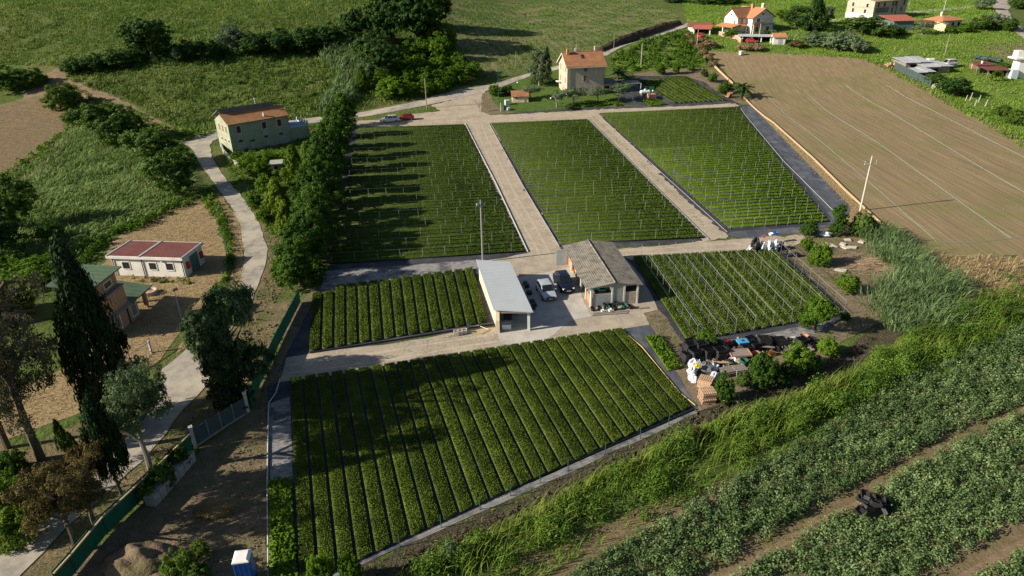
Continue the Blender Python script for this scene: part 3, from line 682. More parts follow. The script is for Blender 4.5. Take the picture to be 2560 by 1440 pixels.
# ================================================================== buildings
M['green_stucco'] = mat('green_stucco', (.33, .365, .265), (.27, .30, .215), scale=.9, rough=.9, c3=(.20, .22, .17), scale3=.5, amt3=.5)
M['bare_render'] = mat('bare_render', (.36, .37, .33), (.28, .29, .26), scale=1.2, rough=.9)
M['white_stucco'] = mat('white_stucco', (.70, .68, .64), (.60, .58, .54), scale=.8, rough=.9, c3=(.50, .47, .42), scale3=.4, amt3=.35)
M['cream_stucco'] = mat('cream_stucco', (.66, .56, .40), (.55, .46, .32), scale=.9, rough=.9)
M['yellow_stucco'] = mat('yellow_stucco', (.68, .56, .36), (.60, .49, .31), scale=.8, rough=.9)
M['brick'] = mat('brick', (.47, .26, .155), (.38, .20, .12), scale=3, rough=.9, bands=('z', .13), band_c=(.26, .15, .10), band_amt=.35)
M['stone_wall'] = mat('stone_wall', (.50, .43, .345), (.36, .305, .245), scale=2.6, rough=.95, bump=.5, bscale=5, bdist=.05, stretch=(0, .6, .6), c3=(.40, .35, .29), scale3=.4, amt3=.5)
M['tiles'] = mat('clay_tiles', (.36, .175, .085), (.25, .125, .065), scale=2.2, rough=.9, bands=('y', .36), band_c=(.14, .075, .045), band_amt=.55, bump=.5, bdist=.05, c3=(.42, .24, .10), scale3=.4, amt3=.6)
M['old_tiles'] = mat('old_clay_tiles', (.31, .148, .088), (.23, .115, .075), scale=1.6, rough=.9, bands=('y', .34), band_c=(.16, .075, .05), band_amt=.4, bump=.4, bdist=.04, c3=(.40, .20, .05), scale3=.5, amt3=.7)
M['orange_tiles'] = mat('orange_tiles', (.44, .21, .11), (.36, .17, .09), scale=1.5, rough=.9, bands=('y', .36), band_c=(.30, .12, .06), band_amt=.35)
M['weathered_tiles'] = mat('weathered_tiles', (.40, .31, .20), (.30, .23, .15), scale=1.2, rough=.9, bands=('x', .4), band_c=(.22, .16, .10), band_amt=.4)
M['brown_tiles'] = mat('brown_tiles', (.22, .10, .06), (.17, .08, .05), scale=1.2, rough=.9, bands=('x', .36), band_c=(.10, .05, .03), band_amt=.4)
M['red_sheet'] = mat('red_roof_sheet', (.40, .12, .075), (.33, .10, .07), scale=1.2, rough=.7, bands=('x', .5), band_c=(.25, .08, .05), band_amt=.4)
M['red_felt'] = mat('red_felt', (.165, .060, .055), (.125, .050, .046), scale=.8, rough=.95, c3=(.15, .08, .08), scale3=.6, amt3=.5)
M['green_felt'] = mat('green_felt', (.095, .145, .09), (.075, .115, .075), scale=.8, rough=.95, bands=('x', .9), band_c=(.16, .22, .15), band_amt=.25)
M['grey_sheet'] = mat('grey_sheet', (.16, .155, .15), (.11, .11, .105), scale=.8, rough=.85)
M['metal_roof'] = mat('ribbed_metal_roof', (.52, .55, .57), (.48, .51, .53), scale=.5, rough=.5, metal=.15, bands=('y', .42), band_c=(.33, .36, .38), band_amt=.55, bump=.4, bdist=.04)
M['fibre_cement'] = mat('fibre_cement', (.25, .23, .195), (.105, .098, .085), scale=1.6, rough=.95, bands=('x', .26), band_c=(.09, .085, .075), band_amt=.4, c3=(.28, .25, .19), scale3=.9, amt3=.6, bump=.4, bdist=.04)
M['zinc'] = mat('zinc_sheet', (.46, .48, .50), (.36, .38, .40), scale=1.0, rough=.6, bands=('x', .5), band_c=(.34, .36, .38), band_amt=.5, c3=(.30, .25, .2), scale3=.5, amt3=.4)
M['white_paint'] = plain('white_paint', (.72, .71, .68), .7)
M['dark_glass'] = mat('window_glass', (.02, .024, .028), rough=.12, spec=.6)
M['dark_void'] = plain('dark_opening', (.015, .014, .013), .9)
M['maroon'] = plain('maroon_shutter', (.10, .02, .022), .6)
M['brown_wood'] = plain('brown_wood', (.16, .085, .045), .7)
M['orange_wood'] = plain('orange_wood', (.42, .17, .06), .7)
M['pale_wood'] = plain('pale_wood', (.40, .29, .19), .85)
M['grey_wood'] = plain('grey_wood', (.22, .20, .175), .9)
M['blue_paint'] = plain('blue_terrace_paint', (.16, .30, .48), .7)
M['pale_blue'] = plain('pale_blue_paint', (.42, .50, .54), .7)
M['grey_paint'] = plain('grey_paint', (.34, .36, .36), .7)
M['teal_paint'] = plain('teal_door', (.09, .15, .15), .6)
M['red_paint'] = plain('red_paint', (.45, .035, .03), .5)
M['rust'] = plain('rust', (.22, .09, .05), .8)
M['pink_render'] = plain('pink_render', (.52, .30, .22), .9)

class House:
    """local frame: x along the wall facing the camera, y away, z up"""
    def __init__(s, name, label, cat, A, B, group=None, z=None):
        a, b = (G(*A), G(*B)) if not isinstance(A, Vector) else (A, B)
        s.A, s.B = a, b; s.L = math.hypot(b.x - a.x, b.y - a.y)
        s.rz = math.atan2(b.y - a.y, b.x - a.x)
        zz = min(a.z, b.z) if z is None else z
        s.root = thing(name, label, cat, (a.x, a.y, zz), s.rz, group); s.z = zz
    def local(s, p):
        d = Vector((p[0] - s.A.x, p[1] - s.A.y)); c, q = math.cos(-s.rz), math.sin(-s.rz)
        return Vector((d.x * c - d.y * q, d.x * q + d.y * c, p[2] - s.z))
    def part(s, name, mt, mb, parent=None, **k): return mb.build(name, mt, parent or s.root, **k)
    def gable_walls(s, x0, x1, y0, y1, he, hr, axis, mt, base=-1.0, name='wall'):
        mb = MB()
        if axis == 'x':
            ym = (y0 + y1) / 2; mb.prism([(y0, base), (y1, base), (y1, he), (ym, hr), (y0, he)], 'x', x0, x1)
        else:
            xm = (x0 + x1) / 2; mb.prism([(x0, base), (x1, base), (x1, he), (xm, hr), (x0, he)], 'y', y0, y1)
        return s.part(name, mt, mb)
    def gable_roof(s, x0, x1, y0, y1, he, hr, axis, mt, ov=.45, og=.4, t=.16, name='roof', fascia=None):
        mb = MB(); e = .03
        if axis == 'x':
            ym = (y0 + y1) / 2; k = (hr - he) / (ym - y0)
            for sy, ye in ((-1, y0), (1, y1)):
                yo = ye + sy * ov; zo = he - ov * k
                q = [(x0 - og, yo, zo + t), (x1 + og, yo, zo + t), (x1 + og, ym, hr + t), (x0 - og, ym, hr + t)]
                mb.slab(q if sy < 0 else q[::-1], t - e)
        else:
            xm = (x0 + x1) / 2; k = (hr - he) / (xm - x0)
            for sx, xe in ((-1, x0), (1, x1)):
                xo = xe + sx * ov; zo = he - ov * k
                q = [(xo, y0 - og, zo + t), (xm, y0 - og, hr + t), (xm, y1 + og, hr + t), (xo, y1 + og, zo + t)]
                mb.slab(q if sx < 0 else q[::-1], t - e)
        r = s.part(name, mt, mb)
        if fascia:
            rb = MB()
            if axis == 'x': rb.tube((x0 - og - .02, ym, hr + t + .02), (x1 + og + .02, ym, hr + t + .02), .11, .11, 6)
            else: rb.tube((xm, y0 - og - .02, hr + t + .02), (xm, y1 + og + .02, hr + t + .02), .11, .11, 6)
            s.part('ridge_cap', mt, rb, r)
        return r
    def window(s, face, u, z, w, h, frame, pane, d=None, name='window', at=0.0):
        """face: 'f' front wall (y=at), 'l' left (x=at), 'r' right (x=at), 'b' back"""
        f, p = MB(), MB(); t = .06
        def bx(mb, u0, u1, z0, z1, o0, o1):
            if face == 'f': mb.box(u0, u1, at - o1, at - o0, z0, z1)
            elif face == 'b': mb.box(u0, u1, at + o0, at + o1, z0, z1)
            elif face == 'l': mb.box(at - o1, at - o0, u0, u1, z0, z1)
            else: mb.box(at + o0, at + o1, u0, u1, z0, z1)
        u0, u1, z0, z1 = u - w / 2, u + w / 2, z - h / 2, z + h / 2; b = .09
        bx(f, u0 - b, u0, z0 - b, z1 + b, -.02, .05); bx(f, u1, u1 + b, z0 - b, z1 + b, -.02, .05)
        bx(f, u0, u1, z1, z1 + b, -.02, .05); bx(f, u0, u1, z0 - b, z0, -.02, .09)
        o = s.part(name, frame, f); bx(p, u0 + .004, u1 - .004, z0 + .004, z1 - .004, -.018, .025)
        s.part('shutter' if pane in (M['maroon'], M['orange_wood'], M['brown_wood']) else 'pane', pane, p, o)
        return o
    def chimney(s, roof, x, y, z0, z1, mt, w=.55):
        mb = MB(); mb.box(x - w / 2, x + w / 2, y - w / 2, y + w / 2, z0, z1); mb.box(x - w * .65, x + w * .65, y - w * .65, y + w * .65, z1 - .16, z1 - .05)
        mb.box(x - w * .3, x + w * .3, y - w * .3, y + w * .3, z1, z1 + .14)
        return s.part('chimney', mt, mb, roof)

# ---- green two storey house
h = House('green_house', 'pale green two storey house with orange tiled roof and maroon shutters at the road bend', 'house', (583, 383), (730, 355))
L = h.L; D = 7.4
he = hgt(h.A, 312); hr = he + 1.55
h.gable_walls(0, L, 0, D, he, hr, 'x', M['green_stucco'])
mb = MB(); k = (hr - he) / (D / 2)
mb.slab([(-.15, -.4, he - .4 * k + .16), (L + .15, -.4, he - .4 * k + .16), (L + .15, D / 2 - .05, hr + .12), (-.15, D / 2 - .05, hr + .12)], .13)
roof = h.part('roof', M['tiles'], mb)
mb = MB()
mb.slab([(-.35, D / 2, hr + 1.05), (L * .90, D / 2, hr + 1.05), (L * .90, D + .5, he + .65), (-.35, D + .5, he + .65)], .16)
mb.box(0.02, L * .90 - .02, D / 2 + .01, D / 2 + .18, hr + .02, hr + .89)
h.part('back_roof', M['grey_sheet'], mb)
mb = MB(); mb.slab([(L * .9 + .02, D / 2, hr + .15), (L + .15, D / 2, hr + .15), (L + .15, D + .4, he + .02), (L * .9 + .02, D + .4, he + .02)], .13); h.part('back_tile_strip', M['tiles'], mb)
mb = MB(); mb.tube((L * .62, D / 2 + .5, hr + .4), (L * .62, D / 2 + .5, hr + 2.1), .14, .14, 8); mb.box(L * .62 - .22, L * .62 + .22, D / 2 + .28, D / 2 + .72, hr + 2.0, hr + 2.15); h.part('flue', M['grey_paint'], mb, roof)
mb = MB(); mb.box(L * .61, L * .61 + .28, .55, .85, he, he + 1.1); mb.box(L * .61 - .05, L * .61 + .33, .5, .9, he + 1.0, he + 1.08); h.part('chimney', M['white_stucco'], mb, roof)
for fx in (.155, .575, .835):
    mb = MB(); mb.box(L * fx - .62, L * fx + .62, -.03, .02, .2, he - .15); h.part('render_strip', M['bare_render'], mb)
    h.window('f', L * fx, he - 1.35, .95, 1.45, M['white_stucco'], M['maroon'], at=-.03)
    h.window('f', L * fx, he - 3.75, .85, .5, M['bare_render'], M['dark_glass'], at=-.03)
mb = MB(); mb.box(L * .345 - .6, L * .345 + .6, -.05, .02, 0, 2.1); d = h.part('door', M['bare_render'], mb); mb = MB(); mb.box(L * .345 - .55, L * .345 + .55, -.07, -.05, 1.7, 2.08); h.part('transom_pane', M['dark_glass'], mb, d)
for fy, zz, hh, pm in ((.2, he - 1.3, 1.4, M['brown_wood']), (.45, he - 1.3, 1.4, M['brown_wood']), (.72, he - 1.3, 1.4, M['brown_wood']), (.15, 2.3, .5, M['dark_glass']), (.42, 2.3, .5, M['dark_glass']), (.68, 2.3, .5, M['dark_glass'])):
    h.window('l', D * fy, zz, .7, hh, M['cream_stucco'], pm, at=0)
mb = MB(); mb.tube((L - .2, -.08, .3), (L - .2, -.08, he), .05, .05, 6); h.part('downpipe', M['grey_paint'], mb)
# annex with blue roof terrace
aw = L * .36; ad = 6.2; ah = 2.9
mb = MB(); mb.box(L + .003, L + aw, .6, ad, -1, ah); h.part('annex_wall', M['green_stucco'], mb)
mb = MB(); mb.box(L + .05, L + aw - .05, .65, ad - .05, ah, ah + .06); h.part('terrace_floor', M['blue_paint'], mb)
mb = MB(); mb.box(L + .01, L + aw, .60, .72, ah, ah + .35); mb.box(L + aw - .12, L + aw, .722, ad, ah, ah + .35)
for q in range(5): mb.box(L + aw - .3, L + aw + .02, .8 + q * 1.25, 1.1 + q * 1.25, ah + .352, ah + 1.0)
mb.box(L + aw * .45, L + aw * .45 + .3, ad - .3, ad, ah + .01, ah + 1.3); h.part('parapet', M['pale_blue'], mb)

# ---- white building with red flat roof
h = House('white_outbuilding', 'long white single storey building with dark red flat roof on mown straw', 'outbuilding', (290, 688), (467, 694))
L = h.L; D = abs(h.local(G(519, 657)).y); he = 2.55
mb = MB(); mb.box(0, L, 0, D, -.5, he); h.part('wall', M['white_stucco'], mb)
mb = MB(); mb.box(-.45, L + .2, -.35, D + .3, he + .002, he + .34); rf = h.part('roof', M['white_stucco'], mb)
sp = L * .42
mb = MB(); mb.box(-.2, sp - .17, -.15, D + .12, he + .345, he + .37); mb.box(sp + .17, L, -.15, D + .12, he + .345, he + .37); h.part('roof_felt', M['red_felt'], mb, rf)
for x0, x1 in ((-.45, -.22), (sp - .15, sp + .15), (L + .02, L + .2)):
    mb = MB(); mb.box(x0, x1, -.35, D + .3, he + .343, he + .43); h.part('roof_edge', M['grey_paint'], mb, rf)
for fx in (.19, .565, .80): h.window('f', L * fx, 1.5, 1.0, .95, M['white_paint'], M['dark_glass'], at=0)
for fx in (.02, .425, .985):
    mb = MB(); mb.tube((L * fx, -.09, 0), (L * fx, -.09, he), .055, .055, 6); h.part('downpipe', M['dark_void'], mb)
mb = MB(); mb.box(L, L + .06, D * .32, D * .72, 0, 2.3); h.part('garage_door', M['teal_paint'], mb)
for y in (D * .16, D * .88):
    mb = MB(); mb.box(L + .002, L + .22, y - .3, y + .3, 1.0, 1.9); h.part('meter_box', M['red_paint'], mb)
mb = MB(); mb.box(L * .70, L * .72, -.25, 0, 2.2, 2.35); mb.tube((L * .71, -.2, 2.2), (L * .76, -.2, 2.05), .03, .03, 5); h.part('wall_bracket', M['white_paint'], mb)

# ---- brick cabin with green roofs
h = House('brick_cabin', 'orange brick cabin with stepped tower and two green felt roofs behind the cypress', 'cabin', (281, 852), (374, 766))
L = h.L; D = 6.0; tw = L * .55; t1 = hgt(h.A, 757); t2 = hgt(h.A, 716); wh = 2.7
mb = MB(); mb.box(0, tw, 0, 4.2, -1, t1); mb.box(tw + .002, L * .74, 0, D, -1, wh - .32); mb.box(L * .95, L, 0, .35, -1, wh - .32); mb.box(L * .95, L, D - .35, D, -1, wh + .5); h.part('wall', M['brick'], mb)
mb = MB(); mb.box(.25, tw - .02, .55, 3.6, t1, t2); h.part('tower_wall', M['brick'], mb)
mb = MB(); mb.box(-.15, tw + .05, -.12, .54, t1 + .002, t1 + .16); mb.box(-.15, .24, .54, 4.3, t1 + .002, t1 + .16); h.part('ledge', M['grey_wood'], mb)
mb = MB(); mb.slab([(-.6, -.15, t2 + .1), (tw + .5, -.15, t2 + .1), (tw + .5, 4.9, t2 + .35), (-.6, 4.9, t2 + .35)], .14); rf = h.part('roof', M['green_felt'], mb)
mb = MB(); mb.slab([(tw + .05, -.55, wh - .2), (L + .7, -.55, wh - .2), (L + .7, D + .3, wh + .9), (tw + .05, D + .3, wh + .9)], .14); h.part('wing_roof', M['green_felt'], mb)
mb = MB(); mb.slab([(-.3, -.5, 2.45), (tw + .02, -.5, 2.45), (tw + .02, -.004, 2.65), (-.3, -.004, 2.65)], .1); h.part('canopy_strip', M['grey_wood'], mb)
h.window('f', L * .22, 1.35, 1.0, 1.7, M['white_paint'], M['grey_wood'], at=0)
h.window('f', L * .63, 1.35, 1.0, 1.7, M['white_paint'], M['grey_wood'], at=0)
h.window('f', tw * .62, t1 + .85, 1.3, .6, M['white_paint'], M['dark_glass'], at=.55)
mb = MB(); mb.tube((L * .475, -.08, 0), (L * .475, -.08, 2.4), .06, .06, 6); h.part('downpipe', M['dark_void'], mb)

# ---- open shed with ribbed metal roof
zr = 2.75
ptl, ptr, pbr, pbl = (G(*p, zr) for p in ((1190, 650), (1275, 650), (1333, 776), (1234, 776)))
h = House('metal_roof_shed', 'open carport shed with pale ribbed metal roof and cream wall in the nursery yard', 'shed', Vector((pbl.x, pbl.y, 0)), Vector((pbr.x, pbr.y, 0)), z=.05)
lt, lr = h.local(ptl), h.local(ptr); L = h.L; D = (lt.y + lr.y) / 2; sx = (lt.x + lr.x - L) / 2
mb = MB(); mb.slab([(0, 0, zr), (L, 0, zr - .25), (lr.x, lr.y, zr - .25), (lt.x, lt.y, zr)], .08); h.part('roof', M['metal_roof'], mb)
mb = MB(); mb.add([(.35, .2, -.1), (.6, .2, -.1), (lt.x + .6, lt.y - .3, -.1), (lt.x + .35, lt.y - .3, -.1), (.35, .2, zr - .12), (.6, .2, zr - .12), (lt.x + .6, lt.y - .3, zr - .12), (lt.x + .35, lt.y - .3, zr - .12)], [(0, 3, 2, 1), (4, 5, 6, 7), (0, 1, 5, 4), (1, 2, 6, 5), (2, 3, 7, 6), (3, 0, 4, 7)]); h.part('wall', M['cream_stucco'], mb)
mb = MB(); mb.box(.18, .62, -.28, .19, -.1, 1.55); mb.prism([(-.28, 1.552), (.19, 1.552), (.19, 2.6)], 'x', .18, .62); h.part('buttress', M['cream_stucco'], mb)
mb = MB(); mb.add([(lt.x + .62, lt.y - .5, -.1), (lr.x - .3, lr.y - .5, -.1), (lr.x - .3, lr.y - .3, -.1), (lt.x + .62, lt.y - .3, -.1), (lt.x + .62, lt.y - .5, zr - .4), (lr.x - .3, lr.y - .5, zr - .4), (lr.x - .3, lr.y - .3, zr - .4), (lt.x + .62, lt.y - .3, zr - .4)], [(0, 3, 2, 1), (4, 5, 6, 7), (0, 1, 5, 4), (1, 2, 6, 5), (2, 3, 7, 6), (3, 0, 4, 7)]); h.part('back_wall', M['cream_stucco'], mb)
for q in range(4):
    f = q / 3; mb = MB(); x = L - .65 + (lr.x - L) * f; y = .25 + (lr.y - .7) * f; mb.box(x, x + .3, y, y + .32, -.1, zr - .33); h.part('post', M['white_stucco'], mb)
SHED = h
mb = MB(); mb.box(.75, L * .95, 0, .16, zr - .42, zr - .30); h.part('lintel', M['grey_wood'], mb)

# ---- grey barn with fibre cement roof
h = House('grey_barn', 'grey barn with mossy fibre cement gable roof beside the parked cars', 'barn', (1474, 769), (1594, 759), z=.03)
L = h.L; he = hgt(h.A, 722) ; far = G(1421, 664); D = h.local(G(1420, 665)).y + .4; hr = he + .9
pl = h.local(G(1419, 615, he))
D = max(D, pl.y); hr = he + .48
mb = MB()
mb.box(L * .06, L * .52, 0, .14, 0, 1.55); h.part('concrete_panel', M['grey_paint'], mb)
mb = MB(); mb.box(L * .45, L * .69, .004, .15, 1.552, he); mb.box(L * .525, L * .69, .004, .15, 0, 1.55); h.part('sheet_panel', M['bare_render'], mb)
mb = MB(); mb.box(L * .70, L * .97, 0, .2, 0, he - .85); mb.box(L - .25, L, .203, D, 0, he); mb.box(0, L, D - .2, D, 0, he); h.part('wall', M['stone_wall'], mb)
for y0, y1, z1 in ((.3, 2.2, 1.1), (D - 2.2, D - .2, he)):
    mb = MB(); mb.box(.19, .3, y0, y1, 0, z1); h.part('brick_pier', M['brick'], mb)
mb = MB(); mb.prism([(0, he - .02), (L, he - .02), (L / 2, hr - .05)], 'y', .02, .14); h.part('gable_panel', M['bare_render'], mb)
for x in (.05, L * .44, L * .69, L - .2):
    mb = MB(); mb.box(x, x + .2, -.05, .18, 0, he - .003); h.part('post', M['white_stucco'], mb)
for q in range(4):
    mb = MB(); mb.box(-.02, .18, D * (q + .8) / 5, D * (q + .8) / 5 + .2, 0, he - .003); h.part('side_post', M['white_stucco'], mb)
mb = MB(); mb.box(.26, L * .44 - .003, .2, 3.6, 1.56, 1.68); h.part('loft_floor', M['grey_wood'], mb)
mb = MB(); mb.box(L * .72, L * .95, .05, .12, he - .75, he - .1); h.part('dark_opening', M['dark_void'], mb)
h.gable_roof(0, L, 0, D, he, hr, 'y', M['fibre_cement'], ov=.5, og=.14, t=.10, fascia=True)
mb = MB(); mb.box(-1.5, -.05, D - .55, D - .48, .05, 2.2); h.part('side_door', M['pale_blue'], mb)
BARN = h

# ---- three storey stone house
h = House('stone_house', 'three storey stone house with orange tiled gable roof and skylight above the olive trees', 'house', (1417, 243), (1509, 236))
L = h.L; D = max(9.0, abs(h.local(G(1379, 229)).y)); D = min(D, 15.5)
he = hgt(h.A, 165); hr = he + 2.7
h.gable_walls(0, L, 0, D, he, hr, 'x', M['stone_wall'])
rf = h.gable_roof(0, L, 0, D, he, hr, 'x', M['old_tiles'], ov=.7, og=.5, t=.2, fascia=True)
mb = MB(); k = (hr - he) / (D / 2)
mb.slab([(-.53, -.74, he - .74 * k + .12), (-.503, -.74, he - .74 * k + .12), (-.503, D / 2, hr + .12), (-.53, D / 2, hr + .12)], .28)
mb.slab([(-.53, D / 2, hr + .12), (-.503, D / 2, hr + .12), (-.503, D + .74, he - .74 * k + .12), (-.53, D + .74, he - .74 * k + .12)], .28)
mb.box(-.45, L + .45, -.76, -.705, he - .7 * k - .14, he - .7 * k + .06); h.part('gutter', M['white_stucco'], mb)
mb = MB(); y = D * .3; mb.slab([(L * .42, y - .7, he + (y - .7) * k + .30), (L * .42 + .9, y - .7, he + (y - .7) * k + .30), (L * .42 + .9, y + .7, he + (y + .7) * k + .30), (L * .42, y + .7, he + (y + .7) * k + .30)], .07); sk = h.part('skylight', M['brown_wood'], mb, rf)
mb = MB(); mb.slab([(L * .42 + .1, y - .6, he + (y - .6) * k + .32), (L * .42 + .8, y - .6, he + (y - .6) * k + .32), (L * .42 + .8, y + .6, he + (y + .6) * k + .32), (L * .42 + .1, y + .6, he + (y + .6) * k + .32)], .015); h.part('skylight_pane', M['dark_glass'], mb, rf)
h.chimney(rf, L * .10, D * .42, hr - .6, hr + 1.0, M['brick'], .7); h.chimney(rf, L * .9, D * .62, hr - .8, hr + 1.2, M['stone_wall'], .7); h.chimney(rf, L * .38, D * .66, hr - 1, hr + .9, M['grey_paint'], .6)
mb = MB(); mb.tube((L * .36, D * .52, hr), (L * .36, D * .52, hr + 3.2), .035, .025, 5)
for q in range(5): mb.tube((L * .36 - .5, D * .52, hr + 2.1 + q * .2), (L * .36 + .5, D * .52, hr + 2.1 + q * .2), .012, .012, 4)
h.part('aerial', M['steel'], mb, rf)
for fx, z, hh in ((.49, he - 1.15, .9), (.475, he - 3.45, 1.35), (.10, 1.6, .8), (.37, 1.9, .9), (.80, 1.9, 1.1)):
    h.window('f', L * fx, z, .85, hh, M['stone_wall'], M['brown_wood'], at=0)
for fy, z, hh in ((.2, he - 1.0, 1.4), (.78, he - 1.0, 1.4), (.2, he - 4.0, 1.4), (.78, he - 4.0, 1.4), (.45, 1.4, 2.0), (.5, he + 1.2, .6)):
    h.window('l', D * fy, z, .8, hh, M['stone_wall'], M['orange_wood'], at=0)
mb = MB(); mb.box(-1.1, -.003, D * .68, D * .92, he - 5.2, he - 5.0); h.part('balcony', M['white_stucco'], mb)
mb = MB(); mb.tube((L - .12, -.1, 0), (L - .12, -.1, he - .5), .06, .06, 6); mb.tube((.1, -.1, 0), (.1, -.1, he - .5), .05, .05, 6); h.part('downpipe', M['rust'], mb)
mb = MB(); mb.box(L + .003, L + 4.4, 1.5, D - 1, -.6, 2.7); h.part('porch_wall', M['stone_wall'], mb)
mb = MB(); mb.slab([(L + .01, 1.1, 2.95), (L + 4.9, 1.1, 2.75), (L + 4.9, D - .6, 2.95), (L + .01, D - .6, 3.5)], .15); h.part('porch_roof', M['grey_sheet'], mb)
for q in range(2):
    mb = MB(); mb.box(L + .6 + q * 2, L + 2.0 + q * 2, 1.46, 1.52, 0, 2.1); h.part('porch_arch', M['dark_void'], mb)
STONE = h

# ---- white villa
_a = G(1877, 86); _an = R(24); _L = wid(_a, 49) / .72
h = House('white_villa', 'white two storey villa with orange cross gabled roof and corner porch', 'house', _a, _a + Vector((_L * math.cos(_an), _L * math.sin(_an), 0)), z=_a.z)
L = h.L; he = hgt(h.A, 44); hr = he + 2.6
ax = -wid(_a, 20) / .72; ay = wid(_a, 15) / .69; ad = wid(_a, 34) / .69
h.gable_walls(ax, L * .5, ay, ay + ad, he, hr, 'x', M['white_stucco']); h.gable_walls(0, L, 0, ay + ad + 1, he, hr, 'y', M['white_stucco'], name='wing_wall')
h.gable_roof(ax, L * .5, ay, ay + ad, he, hr, 'x', M['old_tiles'], ov=.5, og=.5, fascia=True)
rf = h.gable_roof(0, L, 0, ay + ad + 1, he, hr - .02, 'y', M['orange_tiles'], ov=.6, og=.6, name='wing_roof', fascia=True)
h.chimney(rf, L * .5 - .5, (ay + ad) * .55, hr - .5, hr + 1.2, M['brick'], .8); h.chimney(rf, L * .5 + .3, 1.2, hr - .3, hr + 1.5, M['white_stucco'], .8)
for fx, z, hh in ((.27, he - 1.6, 2.4), (.25, 1.5, 1.6), (.75, 1.5, 1.4)): h.window('f', L * fx, z, 1.3, hh, M['white_paint'], M['brown_wood'], at=0)
h.window('f', L * .46, he + .9, .8, .6, M['white_paint'], M['dark_glass'], at=0)
h.window('f', ax * .5, he - 1.5, .8, 1.8, M['cream_stucco'], M['orange_wood'], at=ay)
for fy in (.78,): h.window('l', ay + ad * (1 - fy), he - 1.9, .7, 1.5, M['white_paint'], M['brown_wood'], at=ax)
h.window('l', ay + ad * .5, he + .7, .6, .6, M['white_paint'], M['dark_glass'], at=ax)
mb = MB(); mb.slab([(ax - 3.4, ay - 1.6, 2.5), (ax - .02, ay - 1.6, 3.3), (ax - .02, ay + ad + .5, 3.3), (ax - 3.4, ay + ad + .5, 2.5)], .15); mb.slab([(ax - .018, ay - 1.9, 2.6), (-.65, ay - 1.9, 2.6), (-.65, ay - .01, 3.3), (ax - .018, ay - .01, 3.3)], .15); h.part('porch_roof', M['orange_tiles'], mb)
for x, y in ((ax - 3.1, ay - 1.3), (ax - 3.1, ay + ad * .5), (ax - .2, ay - 1.6), (-1.2, ay - 1.6)):
    mb = MB(); mb.box(x, x + .35, y, y + .35, -.6, 2.35); h.part('porch_pillar', M['white_stucco'], mb)
mb = MB(); mb.box(-.6, L * .42, -1.5, -.62, 2.95, 3.15); mb.box(-.6, L * .42, -1.5, -1.38, 3.152, 3.95); h.part('balcony', M['pink_render'], mb)
mb = MB(); mb.box(L * .43, L + .4, -.35, -.02, 2.9, 3.1); mb.box(L + .003, L + .4, -.02, ay + ad, 2.9, 3.1); h.part('band_course', M['grey_wood'], mb)
for x in (-.4, L * .36):
    mb = MB(); mb.box(x, x + .3, -1.35, -1.05, -.6, 2.945); h.part('balcony_pillar', M['cream_stucco'], mb)
VILLA = h

# ---- garage and carport beside the villa
h = House('garage', 'low white garage with dark brown roof and red carport below the villa', 'garage', (1733, 85), (1775, 89))
L = h.L; D = 7.0
h.gable_walls(-2.5, L * .9, 4.0, 4.0 + D, 2.6, 3.5, 'x', M['white_stucco']); h.gable_roof(-2.5, L * .9, 4.0, 4.0 + D, 2.6, 3.5, 'x', M['brown_tiles'], ov=.5, og=.4)
mb = MB(); mb.box(0, .3, 0, 3.99, -.8, 2.2); mb.box(L - .4, L, 0, .4, -.8, 2.0); h.part('carport_wall', M['white_stucco'], mb)
mb = MB(); mb.slab([(-.4, -.5, 2.15), (L + .3, -.5, 2.15), (L + .3, 4.4, 3.0), (-.4, 4.4, 3.0)], .12); h.part('carport_roof', M['red_sheet'], mb)
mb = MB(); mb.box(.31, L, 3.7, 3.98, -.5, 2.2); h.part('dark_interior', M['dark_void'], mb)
# ---- long lean-to and hut in front of villa
h = House('lean_to_shed', 'long low lean-to with rusty white roof in front of the villa', 'shed', (1850, 106), (1928, 109))
L = h.L
mb = MB(); mb.slab([(-.8, -.4, 2.2), (L + .1, -.4, 2.2), (L + .1, 3.6, 2.5), (-.8, 3.6, 2.5)], .1); h.part('roof', M['zinc'], mb)
mb = MB(); mb.box(0, L, 3.2, 3.4, -1, 2.2); h.part('back_wall', M['dark_void'], mb)
for q in range(4):
    mb = MB(); x = L * (.05 + .3 * q); mb.box(x, x + .3, 0, .3, -1, 2.12); h.part('post', M['white_stucco'], mb)
h = House('tiled_hut', 'small white hut with orange tiled roof at the end of the lean-to', 'hut', (1932, 112), (1962, 112))
L = h.L; h.gable_walls(0, L, 0, 4.0, 2.4, 3.3, 'x', M['white_stucco']); h.gable_roof(0, L, 0, 4.0, 2.4, 3.3, 'x', M['orange_tiles'], ov=.4, og=.3)
mb = MB(); mb.box(L * .4, L * .75, -.05, .02, 0, 1.9); h.part('door', M['grey_paint'], mb)

# ---- tall old building
h = House('old_farmhouse', 'tall beige three storey farmhouse with weathered tiled roof, highest building in the scene', 'house', (2178.5, 53), (2261, 41))
L = h.L; D = min(11.0, max(8.0, abs(h.local(G(2137, 41)).y))); he = hgt(h.A, 4); hr = he + 1.4
h.gable_walls(0, L, 0, D, he, hr, 'x', M['stone_wall']); rf = h.gable_roof(0, L, 0, D, he, hr, 'x', M['weathered_tiles'], ov=.5, og=.4, fascia=True)
mb = MB(); mb.box(-.05, -.003, 0, D, -1, he * .36); h.part('white_base', M['white_paint'], mb)
mb = MB(); mb.box(-.06, L + .05, -.06, -.003, he * .66, he * .69); mb.box(-.06, -.003, -.003, D, he * .66, he * .69); h.part('string_course', M['pink_render'], mb)
mb = MB(); mb.box(L * .06, L * .45, -.07, -.004, he * .40, he * .655); h.part('dark_patch', M['grey_sheet'], mb)
